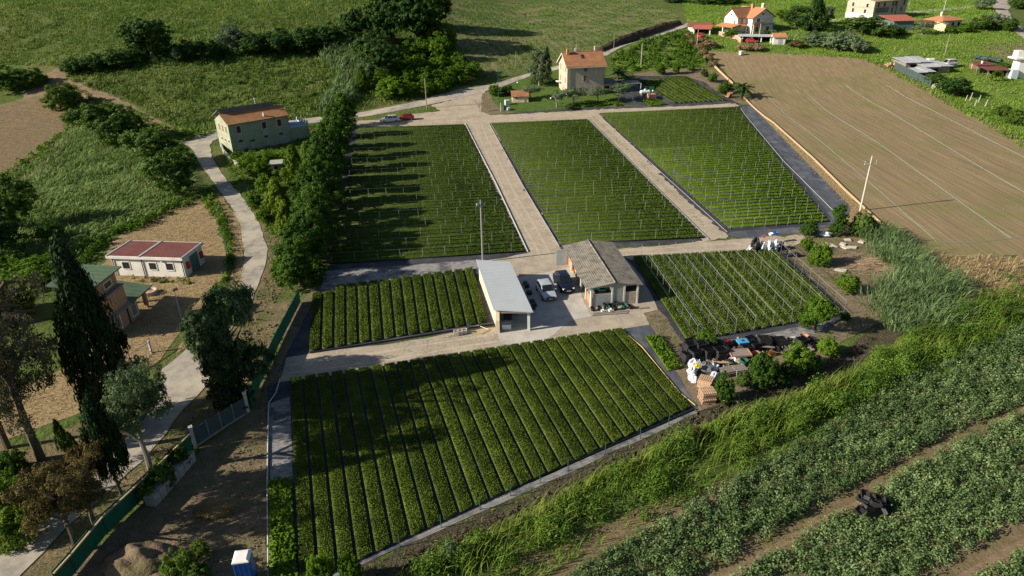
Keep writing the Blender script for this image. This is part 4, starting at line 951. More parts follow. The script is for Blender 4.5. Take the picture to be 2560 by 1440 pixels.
for fx, fz in ((.12, .8), (.3, .8), (.56, .83), (.64, .83), (.56, .5), (.84, .52), (.9, .84)): h.window('f', L * fx, he * fz, 1.0, 1.6, M['stone_wall'], M['dark_glass'], at=0)
for fy, fz in ((.25, .78), (.78, .8), (.3, .48), (.75, .5)): h.window('l', D * fy, he * fz, .8, 1.2, M['stone_wall'], M['dark_glass'], at=0)
mb = MB(); mb.tube((L * .68, -.1, 0), (L * .68, -.1, he - .4), .08, .08, 6); h.part('downpipe', M['dark_void'], mb)
# ---- green shed with red roof
h = House('green_shed', 'green walled shed with bright red roof against the old farmhouse', 'shed', (2231, 77), (2281, 75))
L = h.L; wh = hgt(h.A, 52)
mb = MB(); mb.box(0, L, 0, 6, -.5, wh - .1); h.part('wall', M['teal_paint'], mb)
mb = MB(); mb.slab([(-.6, -.5, wh), (L + .6, -.5, wh), (L + .6, 6.5, wh + 1.3), (-2.2, 6.5, wh + 1.3)], .12); h.part('roof', M['red_sheet'], mb)
mb = MB(); mb.slab([(-6.5, .2, wh * .72), (-.7, -.8, wh * .6), (-.2, 2.6, wh * .66), (-6, 3.4, wh * .8)], .1); h.part('lean_to_roof', M['zinc'], mb)
mb = MB(); mb.tube((-1.2, -.5, 0), (-.8, -.5, wh * .6), .12, .12, 6); mb.tube((-5.8, .6, 0), (-5.8, .6, wh * .7), .12, .12, 6); h.part('prop', M['grey_wood'], mb)
# ---- yellow house
h = House('yellow_house', 'single storey pale yellow house with orange hipped roof near the wide road', 'house', (2352, 72), (2402, 66))
L = h.L; D = 7.0; he = hgt(h.A, 52); hr = he + 1.5
mb = MB(); mb.box(0, L, 0, D, -.6, he); h.part('wall', M['yellow_stucco'], mb)
o = .6; mb = MB(); mb.add([(-o, -o, he), (L + o, -o, he), (L + o, D + o, he), (-o, D + o, he), (D / 2, D / 2, hr), (L - D / 2, D / 2, hr), (-o, -o, he - .15), (L + o, -o, he - .15), (L + o, D + o, he - .15), (-o, D + o, he - .15)],
   [(0, 1, 5, 4), (1, 2, 5), (2, 3, 4, 5), (3, 0, 4), (6, 7, 1, 0), (7, 8, 2, 1), (8, 9, 3, 2), (9, 6, 0, 3), (9, 8, 7, 6)]); rf = h.part('roof', M['orange_tiles'], mb)
h.chimney(rf, D * .4, D * .5, he + .5, hr + .9, M['white_stucco'], .6)
for fx in (.14, .55, .85): h.window('f', L * fx, he * .5, 1.0, he * .5, M['white_paint'], M['dark_glass'], at=0)
mb = MB(); mb.slab([(-4.5, 2.5, he * .8), (-.62, 2.5, he * .86), (-.62, D, he * .95), (-4.5, D, he * .9)], .12); h.part('side_canopy', M['brown_tiles'], mb)
mb = MB(); mb.tube((-4.2, 2.8, -.3), (-4.2, 2.8, he * .78), .1, .1, 6); h.part('canopy_post', M['white_paint'], mb)
h = House('garden_hut', 'tiny cream hut with low gable roof in front of the yellow house', 'hut', (2333, 76), (2361, 80))
L = h.L; h.gable_walls(0, L, 0, 4, 2.2, 2.9, 'y', M['yellow_stucco']); h.gable_roof(0, L, 0, 4, 2.2, 2.9, 'y', M['weathered_tiles'], ov=.2, og=.3)

# ---- metal sheet sheds by the field
for A, B, D, hh, lb, mt in (((2262, 174), (2322, 172), 7, 2.0, 'ramshackle shed with patched grey sheet roof at the corner of the dark screen fence', M['zinc']),
                        ((2312, 186), (2372, 183), 8, 2.1, 'wide shed with smooth pale blue-grey sheet roof in front of the white van', M['zinc']),
                        ((2290, 198), (2330, 196), 4.5, 1.9, 'low front shed with narrow grey sheet roof beside the dark screen fence', M['zinc'])):
    h = House('sheet_shed', lb, 'shed', A, B, 'sheds roofed with metal sheets by the tilled field'); L = h.L
    mb = MB(); mb.box(0, L, 0, D, -.6, hh - .15); h.part('wall', M['grey_wood'], mb)
    mb = MB(); mb.slab([(-.5, -.6, hh), (L * .55, -.6, hh), (L * .5, D + .4, hh + .5), (-.3, D + .4, hh + .5)], .08); mb.slab([(L * .555, -.4, hh + .12), (L + .5, -.5, hh + .1), (L + .7, D + .5, hh + .6), (L * .51, D + .6, hh + .62)], .08); h.part('roof', mt, mb)
    mb = MB(); mb.box(L * .2, L * .5, -.04, .01, 0, hh * .7); h.part('dark_doorway', M['dark_void'], mb)
for A, B, D, lb in (((2440, 182), (2476, 182), 4, 'small flat dark red shelter roof on posts with a white vent on top'), ((2466, 195), (2516, 195), 5, 'larger dark red shelter roof beside the leafy arch')):
    h = House('red_shelter', lb, 'shelter', A, B); L = h.L
    mb = MB(); mb.slab([(-.4, -.4, 2.2), (L + .4, -.4, 2.2), (L + .4, D, 2.7), (-.4, D, 2.7)], .1); h.part('roof', M['maroon'] if False else M['red_felt'], mb)
    for x, y in ((0, 0), (L - .2, 0), (0, D - .4), (L - .2, D - .4)):
        mb = MB(); mb.box(x, x + .18, y, y + .18, -.6, 2.15); h.part('post', M['grey_wood'], mb)
    mb = MB(); mb.box(.2, L - .3, D - .9, D - .45, -.6, 2.0); h.part('back_wall', M['dark_void'] if D == 5 else M['pink_render'], mb)
    if D == 4: mb = MB(); mb.lathe([(.25, 0), (.25, .5), (.35, .5), (.35, .65)], 8, (L * .45, 1.5, 2.4)); h.part('vent', M['white_paint'], mb)
h = House('white_gate_tower', 'tall white masonry oven with slab top and pale blue side at the picture edge', 'oven', (2538, 196), (2575, 196))
L = h.L
mb = MB(); mb.box(0, L, 0, 3, -.6, 5.2); h.part('stack', M['white_paint'], mb)
mb = MB(); mb.box(-1.6, L + 1, -.6, 3.5, 5.203, 5.6); mb.box(-1.2, .6, 0, 2.2, 5.603, 7.4); h.part('slab', M['white_paint'], mb)
mb = MB(); mb.box(-1.8, -.003, -.8, 2, -.6, 2.4); h.part('side_panel', M['pale_blue'], mb)
# ---- garden hut with terracotta roof, brick box, pergola
h = House('tool_hut', 'beige tool hut with terracotta tiled roof by the green gate', 'hut', (1281, 257), (1321, 256))
L = h.L; D = 3.2; he = hgt(h.A, 242)
mb = MB(); mb.box(0, L, 0, D, -.3, he); h.part('wall', M['cream_stucco'], mb)
mb = MB(); mb.slab([(-.25, -.3, he + .06), (L + .25, -.3, he + .06), (L + .25, D + .2, he + 1.0), (-.25, D + .2, he + 1.0)], .13); mb.box(0, L, D - .15, D, he, he + .8); h.part('roof', M['old_tiles'], mb)
mb = MB(); mb.box(L * .2, L * .32, -.02, .01, he - .55, he - .15); h.part('window', M['dark_glass'], mb)
h = House('brick_box', 'small orange brick box open on top beside the white gas tank', 'brick box', (1622, 249), (1640, 248)); L = h.L
mb = MB(); mb.box(0, L, 0, .25, 0, 1.3); mb.box(0, L, 1.5, 1.75, 0, 1.3); mb.box(0, .25, .253, 1.497, 0, 1.3); mb.box(L - .25, L, .253, 1.497, 0, 1.3); mb.box(L * .5, L, .26, 1.49, 1.1, 1.28); h.part('brick_wall', M['brick'], mb)
mb = MB(); mb.box(.26, L - .26, .26, 1.49, .3, .8); h.part('dark_inside', M['dark_void'], mb)
p0 = G(1562, 232); r = thing('pergola', 'white metal pergola frame between the stone house and the slanting beds', 'pergola', p0, .1)
mb = MB(); W, Dp, H = 4.4, 4.0, 2.4
for i in range(7): mb.tube((W * i / 6, 0, H), (W * i / 6, Dp, H), .035, .035, 5)
for j in range(3): mb.tube((0, Dp * j / 2, H + .05), (W, Dp * j / 2, H + .05), .035, .035, 5)
mb.build('roof_grid', M['white_paint'], r)
for x, y in ((0, 0), (W, 0), (0, Dp), (W, Dp)):
    mb = MB(); mb.tube((x, y, -.2), (x, y, H), .05, .05, 6); mb.build('post', M['white_paint'], r)
h = House('stone_hut', 'small flat roofed concrete hut among the yellow bushes below the green house', 'hut', (678, 428), (706, 426)); L = h.L
mb = MB(); mb.box(0, L, 0, 2.4, -.3, 1.3); h.part('wall', M['grey_wood'], mb)
mb = MB(); mb.slab([(-.2, -.2, 1.42), (L + .2, -.2, 1.42), (L + .2, 2.6, 1.5), (-.2, 2.6, 1.5)], .11); h.part('roof', M['bare_render'], mb)
mb = MB(); mb.box(L * .3, L * .6, -.03, .01, .4, .9); h.part('opening', M['dark_void'], mb)
# ================================================================== vehicles
M['tyre'] = plain('tyre_rubber', (.018, .018, .018), .9)
M['rim'] = plain('alloy_rim', (.35, .36, .37), .35, .7)
M['car_glass'] = mat('car_glass', (.012, .015, .018), rough=.06, spec=.8)
M['lamp_glass'] = mat('lamp_glass', (.6, .62, .64), rough=.1, spec=.8)
M['lamp_red'] = mat('tail_lamp', (.35, .02, .015), rough=.2, spec=.6)
M['trim'] = plain('black_trim', (.02, .02, .021), .6)
M['plate'] = plain('number_plate', (.7, .7, .68), .5)
def paint(name, c, metal=.3):
    mt = mat(name, c, tuple(x * .92 for x in c), scale=.8, rough=.22, metal=metal, spec=.6); return mt
def car(name, label, rear, front, paintm, L=4.2, W=1.78, H=1.5, hood=.27, boot=.05, cat='car', roofm=None, rails=False, zoff=.0):
    r_, f_ = G(*rear), G(*front); c = (r_ + f_) / 2; rz = math.atan2(f_.y - r_.y, f_.x - r_.x)
    o = thing(name, label, cat, (c.x, c.y, float(T(c.x, c.y)) + .10 + zoff), rz)
    w = W / 2; belt = H * .60; xr, xf = -L / 2, L / 2
    def loft(secs, mt, nm, parent=o):
        n = len(secs[0]); vs = [p for s in secs for p in s]; fs = []
        for i in range(len(secs) - 1):
            for j in range(n): fs.append((i * n + j, i * n + (j + 1) % n, (i + 1) * n + (j + 1) % n, (i + 1) * n + j))
        fs += [tuple(range(n))[::-1], tuple(range((len(secs) - 1) * n, len(secs) * n))]
        mb = MB(); mb.add(vs, fs); ob = mb.build(nm, mt, parent, smooth=False, bevel=.05); return ob
    def sec(x, hw, zb, zt, crown=.03):
        return [(x, -hw * .93, zb), (x, -hw, zb + .22), (x, -hw * .99, zt - .12), (x, -hw * .88, zt), (x, 0, zt + crown), (x, hw * .88, zt), (x, hw * .99, zt - .12), (x, hw, zb + .22), (x, hw * .93, zb)]
    xh = xf - L * hood
    loft([sec(xr, w * .84, .36, belt * .86), sec(xr + .14, w * .95, .24, belt * .98), sec(xr + L * .2, w, .2, belt), sec(0, w, .2, belt), sec(xh, w, .2, belt * .98), sec(xf - .5, w * .97, .22, belt * .88), sec(xf - .12, w * .88, .24, belt * .76), sec(xf, w * .72, .34, belt * .62)], paintm, 'body')
    # greenhouse
    x0, x1, x2, x3 = xr + L * boot, xr + L * (boot + .12), xh - L * .16, xh + .10
    wt = w * .74; wb = w * .86; zr = H; zb = belt - .02
    P = [(x0, -wb, zb), (x3, -wb, zb), (x3, wb, zb), (x0, wb, zb), (x1, -wt, zr - .03), (x2, -wt, zr - .02), (x2, wt, zr - .02), (x1, wt, zr - .03), ((x1 + x2) / 2, 0, zr + .03)]
    mb = MB(); mb.add(P, [(0, 1, 5, 4), (1, 2, 6, 5), (2, 3, 7, 6), (3, 0, 4, 7), (4, 5, 8), (5, 6, 8), (6, 7, 8), (7, 4, 8)]); mb.build('cabin', roofm or paintm, o, bevel=.04)
    def pane(nm, q, k0=.10, k1=.88, s0=.06, s1=.94, push=.016, mt=None):
        a, b, c2, d = (Vector(p) for p in q); nrm = (b - a).cross(d - a).normalized() * push
        def at(u, v): return (a.lerp(b, u)).lerp(d.lerp(c2, u), v) + nrm
        mb = MB(); vs = [at(s0, k0), at(s1, k0), at(s1 - .0, k1), at(s0, k1)]
        mb.add(vs + [v - nrm * .8 for v in vs], [(0, 1, 2, 3), (7, 6, 5, 4), (0, 4, 5, 1), (1, 5, 6, 2), (2, 6, 7, 3), (3, 7, 4, 0)]); return mb.build(nm, mt or M['car_glass'], o)
    pane('windscreen', (P[1], P[2], P[6], P[5]), .05, .94, .05, .95)
    pane('rear_window', (P[3], P[0], P[4], P[7]), .15, .88, .1, .9)
    for q in ((P[0], P[1], P[5], P[4]), (P[2], P[3], P[7], P[6])):
        pane('side_window', q, .12, .88, .08 if q[0] is P[0] else .52, .48 if q[0] is P[0] else .92); pane('side_window', q, .12, .88, .51 if q[0] is P[0] else .1, .9 if q[0] is P[0] else .49)
    rw = .33 * (H / 1.5)
    for sx in (xr + L * .19, xf - L * .19):
        for sy in (-1, 1):
            mb = MB(); mb.tube((sx, sy * (w - .20), rw - .10), (sx, sy * (w + .012), rw - .10), rw, rw, 16); t = mb.build('wheel', M['tyre'], o)
            mb = MB(); mb.tube((sx, sy * (w - .04), rw - .10), (sx, sy * (w + .022), rw - .10), rw * .66, rw * .6, 12); mb.build('rim', M['rim'], t)
    for sy in (-1, 1):
        mb = MB(); mb.rbox((xf - .16, sy * w * .62, belt * .68), .22, .36, .15, sy * -.45); mb.build('headlight', M['lamp_glass'], o)
        mb = MB(); mb.rbox((xr + .05, sy * w * .72, belt * .84), .12, .30, .16, sy * .3); mb.build('tail_light', M['lamp_red'], o)
        mb = MB(); mb.rbox((xh - .18, sy * (w + .09), belt + .06), .10, .22, .14); mb.build('mirror', paintm, o)
        if rails:
            mb = MB(); mb.tube((x1 + .1, sy * wt * .92, zr + .05), (x2 - .1, sy * wt * .92, zr + .05), .025, .025, 5); mb.build('roof_rail', M['rim'], o)
    mb = MB(); mb.rbox((xf - .005, 0, belt * .56), .06, W * .52, .17); mb.build('grille', M['trim'], o)
    mb = MB(); mb.rbox((xf + .025, 0, belt * .42), .02, .5, .11); mb.build('number_plate', M['plate'], o)
    mb = MB(); mb.rbox((xf - .04, 0, .30), .12, W * .7, .10); mb.rbox((xr + .06, 0, .36), .12, W * .8, .12); mb.build('bumper', M['trim'], o)
    return o
car('silver_car', 'silver hatchback parked in the shadow of the metal roofed shed', (1356, 722), (1374, 752), paint('silver_paint', (.48, .52, .56)), 4.2, 1.78, 1.46)
car('dark_car', 'dark navy crossover parked beside the grey barn', (1398, 700), (1421, 735), paint('navy_paint', (.010, .014, .035), .2), 4.4, 1.82, 1.6, rails=True)
car('white_estate', 'white estate car parked beside the road above the hedge block', (998, 303), (951, 307), paint('white_car_paint', (.75, .75, .74), .0), 4.75, 1.85, 1.5, hood=.28, boot=.03, rails=True)
car('red_small_car', 'small red hatchback parked behind the white estate car', (1033, 299), (1000, 301), paint('red_car_paint', (.33, .02, .02), .1), 3.7, 1.65, 1.5, hood=.22)
car('red_parked_car', 'bright red car on the grass below the red carport', (1748, 96), (1757, 93), paint('bright_red_paint', (.55, .03, .03), .1), 4.0, 1.7, 1.5)
car('white_van', 'white high roofed van standing on the grass behind the sheet sheds', (2378, 168), (2362, 170), paint('white_van_paint', (.72, .70, .66), .0), 4.8, 1.95, 2.3, hood=.16, boot=.01, cat='van')
car('stored_red_car', 'red car stored in the dark under the long lean-to', (1868, 106), (1890, 108), paint('old_red_paint', (.30, .03, .03), .1), 4.0, 1.7, 1.4)
# little green farm vehicle on the barn loft
a, b = BARN.A, BARN.B; d = (b - a).normalized(); p = a + d * BARN.L * .25 + Vector((-d.y, d.x, 0)) * .62
o = thing('green_buggy', 'small green open farm vehicle stored on the loft floor of the grey barn', 'farm vehicle', (p.x, p.y, 1.72), BARN.rz)
M['buggy'] = paint('buggy_green', (.02, .22, .12), .1)
mb = MB(); mb.prism([(-1.0, .25), (1.0, .25), (1.0, .5), (.55, .62), (.45, .42), (-.25, .42), (-.3, .70), (-1.0, .66)], 'y', -.45, .45); mb.build('body', M['buggy'], o, bevel=.04)
mb = MB(); mb.rbox((-.1, 0, .62), .35, .6, .4); mb.build('seat', M['trim'], o)
for x in (-.68, .68):
    for y in (-.5, .5):
        mb = MB(); mb.tube((x, y - .09, .25), (x, y + .09, .25), .25, .25, 12); mb.build('wheel', M['tyre'], o)
mb = MB(); mb.tube((.35, 0, .5), (.2, 0, .95), .025, .025, 5); mb.lathe([(.16, 0), (.16, .03)], 10, (.2, 0, .93)); mb.build('steering_wheel', M['trim'], o)
# ================================================================== smaller things
M['wood_pole'] = plain('weathered_pole', (.28, .25, .21), .9)
M['conc_pole'] = plain('concrete_pole', (.50, .46, .40), .9)
M['screen_green'] = mat('green_screen_net', (.008, .10, .05), (.006, .075, .04), scale=1.5, rough=.8)
M['screen_dark'] = mat('dark_screen_net', (.05, .075, .075), (.04, .06, .06), scale=1.5, rough=.8)
M['bag'] = mat('white_bag', (.66, .68, .70), (.42, .46, .52), scale=2, rough=.5, bump=.8, bscale=5, bdist=.1)
M['tarp'] = mat('black_tarp', (.016, .016, .018), (.03, .03, .032), scale=2, rough=.4, bump=.8, bscale=4, bdist=.1)
M['crate'] = mat('black_crate', (.022, .022, .024), (.045, .045, .048), scale=3, rough=.55, bands=('z', .14), band_c=(.006, .006, .007), band_amt=.7)
M['block'] = mat('concrete_block', (.34, .33, .30), (.24, .235, .21), scale=1.2, rough=.95, c3=(.16, .17, .12), scale3=.8, amt3=.6)
M['blue_plastic'] = plain('blue_plastic', (.06, .30, .56), .4)
M['toilet_blue'] = plain('toilet_blue', (.012, .085, .36), .45)
M['gas_white'] = plain('gas_tank_white', (.62, .66, .63), .4)
M['yellow_plastic'] = plain('yellow_plastic', (.60, .42, .02), .5)
M['red_plastic'] = plain('red_plastic', (.45, .05, .03), .5)
M['terracotta'] = plain('terracotta', (.42, .19, .12), .8)
M['green_plastic'] = plain('green_plastic', (.02, .10, .065), .5)
M['globe'] = plain('globe_lamp_glass', (.75, .75, .72), .3)
M['board'] = mat('orange_boards', (.44, .32, .19), (.36, .25, .15), scale=1.2, rough=.85, stretch=(0, 1, 1))
M['mesh_wire'] = plain('green_wire', (.03, .11, .075), .6)
M['pallet'] = mat('pallet_wood', (.50, .34, .23), (.40, .27, .18), scale=2, rough=.9)

# ---- poles
def pole(base, top, r0, r1, mt, label, arms=None, name='utility_pole', cat='pole', rz=.3):
    b = G(*base); h = hgt(b, top); o = thing(name, label, cat, b, rz)
    mb = MB(); mb.tube((0, 0, -.3), (0, 0, h), r0, r1, 8); mb.build('shaft', mt, o)
    if arms == 'cross':
        z = h - 1.15; mb = MB(); mb.box(-.95, .95, -.07, .07, z, z + .14); mb.tube((0, 0, h - .01), (0, 0, h + .25), .07, .05, 6); mb.build('crossarm', mt, o)
        for x in (-.9, .9):
            mb = MB(); mb.tube((x, 0, z + .14), (x, 0, z + .5), .045, .03, 6); mb.lathe([(.05, 0), (.09, .05), (.05, .1), (.09, .15), (.04, .2)], 8, (x, 0, z + .42)); mb.build('insulator', M['grey_paint'], o)
    if arms == 'vee':
        z = h - .9; mb = MB(); mb.tube((0, 0, z), (-.5, 0, z + .35), .05, .05, 6); mb.tube((0, 0, z), (.5, 0, z + .35), .05, .05, 6); mb.tube((0, 0, h), (0, 0, h + .2), .09, .05, 6); mb.build('crossarm', M['steel'], o)
        for x in (-.5, .5):
            mb = MB(); mb.lathe([(.05, 0), (.10, .08), (.05, .16), (.10, .24), (.04, .32)], 8, (x, 0, z + .36)); mb.build('insulator', M['pale_blue'], o)
    return o
pole((1207, 655), 503, .13, .10, M['steel'], 'tall pale steel pole with small insulator arms behind the metal roofed shed', 'vee')
pole((2150, 527), 393, .15, .10, M['conc_pole'], 'concrete pole with crossarm beside the tilled field, casting a long shadow', 'cross', rz=.1)
pole((1067, 271), 195, .14, .09, M['wood_pole'], 'weathered pole on the verge beside the parked red car')
pole((1602, 167), 108, .12, .08, M['conc_pole'], 'pale pole in the shrubs above the slanting beds')
pole((1290, 168), 129, .09, .06, M['wood_pole'], 'thin pole at the foot of the stubble field')
pole((1534, 129), 84, .09, .06, M['wood_pole'], 'thin dark pole beside the climbing road behind the stone house')
pole((1247, 262), 181, .06, .05, M['mesh_wire'], 'thin green pole at the corner of the garden fence')
pole((1252, 279), 257, .10, .09, M['conc_pole'], 'short white leaning post by the green gate', name='gate_post', cat='post')
pole((1896, 104), 59, .10, .08, M['conc_pole'], 'pale pole rising through the long lean-to roof')
pole((1741, 124), 74, .09, .07, M['conc_pole'], 'pale thin pole beside the bright red car')
pole((2362, 137), 85, .12, .08, M['wood_pole'], 'grey wooden pole alone in the bright meadow')
pole((2270, 27), -6, .12, .08, M['wood_pole'], 'wooden pole by the side road next to the old farmhouse')
pole((2359, 27), -8, .12, .08, M['conc_pole'], 'pale pole between the side road and the yellow house')
b = G(456, 804); h = hgt(b, 726)
o = thing('yard_lamp', 'thin lamp post with dark head on the mown straw', 'lamp post', b, .6)
mb = MB(); mb.tube((0, 0, 0), (0, 0, h), .055, .04, 6); mb.build('pole', M['pale_plastic'], o)
mb = MB(); mb.rbox((.12, 0, h + .08), .55, .3, .16, 0, -.3); mb.build('lamp_head', M['trim'], o)
for px, lb in (((1294, 222), 'globe garden lamp on the dark lawn nearest the road'), ((1377, 262), 'globe garden lamp below the olive trees'), ((1544, 207), 'globe garden lamp beside the stone house porch'), ((1631, 243), 'globe garden lamp behind the brick box')):
    b = G(*px); o = thing('globe_lamp', lb, 'garden lamp', b, 0, 'globe lamps round the stone house')
    mb = MB(); mb.tube((0, 0, 0), (0, 0, 1.5), .045, .04, 6); mb.build('stem', M['trim'], o)
    mb = MB(); mb.blob((0, 0, 1.7), .24, .24, .24, 1, 10, 6, 0); mb.build('globe', M['globe'], o, smooth=True)

# ---- fences and walls along pixel polylines
def runs(px, seg):
    pts = [G(*p) for p in px]; out = []
    for a, b in zip(pts[:-1], pts[1:]):
        n = max(1, round((b - a).length / seg))
        for k in range(n): out.append((a.lerp(b, k / n), a.lerp(b, (k + 1) / n)))
    return out
def screen_fence(px, hgt_, mt, label, seg=2.2, rail=None, kerb=False, postm=None, name='screen_fence'):
    sg = runs(px, seg); o = thing(name, label, 'fence', sg[0][0], 0); O = sg[0][0]
    mb = MB()
    for a, b in sg:
        d = (b - a).normalized(); nn = Vector((-d.y, d.x, 0)) * .02; za = float(T(a.x, a.y)); zb = float(T(b.x, b.y)); A = a - O; B = b - O; A.z = za - O.z; B.z = zb - O.z
        up = Vector((0, 0, hgt_)); lo = Vector((0, 0, .12)); vs = [A + lo + nn, B + lo + nn, B + up + nn, A + up + nn, A + lo - nn, B + lo - nn, B + up - nn, A + up - nn]
        mb.add(vs, [(0, 3, 2, 1), (4, 5, 6, 7), (0, 1, 5, 4), (3, 7, 6, 2), (0, 4, 7, 3), (1, 2, 6, 5)])
    mb.build('screen', mt, o)
    for a, b in sg:
        A = a - O; A.z = float(T(a.x, a.y)) - O.z; mb = MB(); mb.tube(A - Vector((0, 0, .1)), A + Vector((0, 0, hgt_ + .08)), .045, .045, 6); mb.build('post', postm or M['trim'], o)
    if rail:
        mb = MB()
        for a, b in sg:
            A = a - O; B = b - O; A.z = float(T(a.x, a.y)) - O.z; B.z = float(T(b.x, b.y)) - O.z; d = (b - a).normalized(); nn = Vector((-d.y, d.x, 0))
            vs = [A + nn * .09, B + nn * .09, B + nn * .24, A + nn * .24]; mb.slab([v + Vector((0, 0, hgt_ - .05)) for v in vs], .10)
        mb.build('top_rail', rail, o)
    if kerb:
        mb = MB()
        for a, b in sg:
            A = a - O; B = b - O; d = (b - a).normalized(); nn = Vector((-d.y, d.x, 0)) * .14; mb.slab([v + Vector((0, 0, .115)) for v in (A - nn, B - nn, B + nn, A + nn)], .25)
        mb.build('kerb', M['block'], o)
    return o
screen_fence([(751, 757), (700, 858), (648, 970), (630, 1018)], 1.75, M['screen_green'], 'bright green screen net fence beside the beds, upper stretch between road bank and nursery')
screen_fence([(484, 1124), (415, 1194), (346, 1262), (269, 1336), (190, 1434), (150, 1480)], 1.9, M['screen_green'], 'long dark green screen net fence with pale timber rail between road and rough lot', rail=M['board'], seg=2.4)
screen_fence([(618, 1032), (556, 1071), (492, 1114)], 1.7, M['screen_dark'], 'grey framed gate panels with dark net between two white posts', seg=1.3, kerb=True, postm=M['steel'], name='net_gate')
for px, lb in (((621, 1030), 'white concrete gate post at the upper end of the net gate'), ((489, 1117), 'white concrete gate post at the lower end of the net gate')):
    b = G(*px); o = thing('gate_post', lb, 'gate post', b, .5, 'white gate posts'); mb = MB(); mb.box(-.14, .14, -.14, .14, -.1, 2.1); mb.build('shaft', M['conc_pole'], o); mb = MB(); mb.box(-.17, .17, -.17, .17, 2.102, 2.18); mb.build('cap', M['white_paint'], o)
screen_fence([(2234, 174), (2278, 196), (2325, 219)], 2.2, M['screen_dark'], 'dark screen fence round the metal sheet sheds at the edge of the tilled field', seg=2.5)
def wire_fence(px, h, label, seg=2.5, name='wire_fence'):
    sg = runs(px, seg); O = sg[0][0]; o = thing(name, label, 'fence', O, 0); mb = MB()
    for a, b in sg:
        A = a - O; B = b - O; A.z = float(T(a.x, a.y)) - O.z; B.z = float(T(b.x, b.y)) - O.z
        for q in range(5): mb.tube(A + Vector((0, 0, h * (q + .5) / 5)), B + Vector((0, 0, h * (q + .5) / 5)), .010, .010, 3, False)
    mb.build('wires', M['mesh_wire'], o)
    for a, b in sg:
        A = a - O; A.z = float(T(a.x, a.y)) - O.z; mb = MB(); mb.tube(A, A + Vector((0, 0, h + .1)), .035, .035, 5); mb.build('post', M['mesh_wire'], o)
wire_fence([(1246, 235), (1248, 262), (1258, 280), (1290, 281), (1380, 274), (1450, 266)], 1.5, 'low green wire fence round the stone house garden')
wire_fence([(1738, 1030), (1600, 1098), (1420, 1178), (1200, 1275), (1000, 1368), (880, 1420)], 1.2, 'thin wire fence on posts along the bank below the front block', 3.2)
wire_fence([(545, 560), (575, 650), (560, 700), (510, 770), (470, 815)], 1.1, 'thin wire fence hidden in the weeds round the straw yard', 3)
# low boarded wall between nursery and tilled field
def low_wall(px, h, w, label, mt, top, name='boarded_wall', cat='wall', seg=6):
    sg = runs(px, seg); O = sg[0][0]; o = thing(name, label, cat, O, 0); m1, m2 = MB(), MB()
    for a, b in sg:
        A = a - O; B = b - O; A.z = float(T(a.x, a.y)) - O.z; B.z = float(T(b.x, b.y)) - O.z; d = (b - a).normalized(); nn = Vector((-d.y, d.x, 0)) * w / 2
        q = [A - nn, B - nn, B + nn, A + nn]; m1.slab([v + Vector((0, 0, h)) for v in q], h + .3)
        m2.slab([v + Vector((0, 0, h + .06)) for v in (A - nn * 1.3, B - nn * 1.3, B + nn * 1.1, A + nn * 1.1)], .056)
    m1.build('wall', mt, o); m2.build('coping', top, o); return o
low_wall([(1856, 241), (1935, 310), (2036, 401), (2113, 478), (2180, 541), (2231, 588)], .34, .12, 'long low wall faced with orange boards between nursery and tilled field', M['board'], M['pale_wood'])
low_wall([(1786, 168), (1832, 212)], .6, .14, 'short orange boarded wall stretch above the palm tree', M['board'], M['pale_wood'])
low_wall([(1797, 89), (1842, 99), (1852, 108)], 1.3, .3, 'pinkish garden wall in front of the white villa', M['pink_render'], M['white_stucco'], name='garden_wall')
low_wall([(552, 363), (560, 385), (580, 408), (598, 420)], 1.0, .25, 'crumbling grey roadside wall below the green house', M['block'], M['bare_render'], name='roadside_wall', seg=3)
# ---- retaining blocks in a row by the fence
a, b = G(480, 1150), G(377, 1268); n = 7; d = (b - a); rz = math.atan2(d.y, d.x); Ls = d.length / n
for i in range(n):
    p = a + d * ((i + .5) / n); o = thing('concrete_block', '%s large concrete block of the row below the screen fence, counted from the net gate' % nth(i + 1), 'concrete block', (p.x, p.y, .03), rz + random.uniform(-.02, .02), 'row of large concrete blocks')
    mb = MB(); mb.box(-Ls / 2 + .02, Ls / 2 - .02, -.45, .45, 0, .95); mb.build('block', M['block'], o, bevel=.04)
    for x in (-Ls * .2, Ls * .2): mb = MB(); mb.tube((x, 0, .95), (x, 0, 1.0), .08, .08, 8); mb.build('lifting_stud', M['rust'], o)
# ---- three open concrete boxes
for i, (px, lb) in enumerate((((1141, 838), 'open concrete box at the fence end of the three boxes'), ((1151, 836), 'middle open concrete box of the three boxes'), ((1161, 834), 'open concrete box nearest the metal roofed shed of the three boxes'))):
    b = G(*px); o = thing('concrete_box', lb, 'concrete box', (b.x, b.y, b.z + .06), .12, 'three open concrete boxes')
    mb = MB(); s = .28; mb.box(-s, s, -s, -s + .07, 0, .5); mb.box(-s, s, s - .07, s, 0, .5); mb.box(-s, -s + .07, -s + .071, s - .071, 0, .5); mb.box(s - .07, s, -s + .071, s - .071, 0, .5); mb.box(-s + .071, s - .071, -s + .071, s - .071, 0, .06); mb.build('box', M['conc_pole'], o)
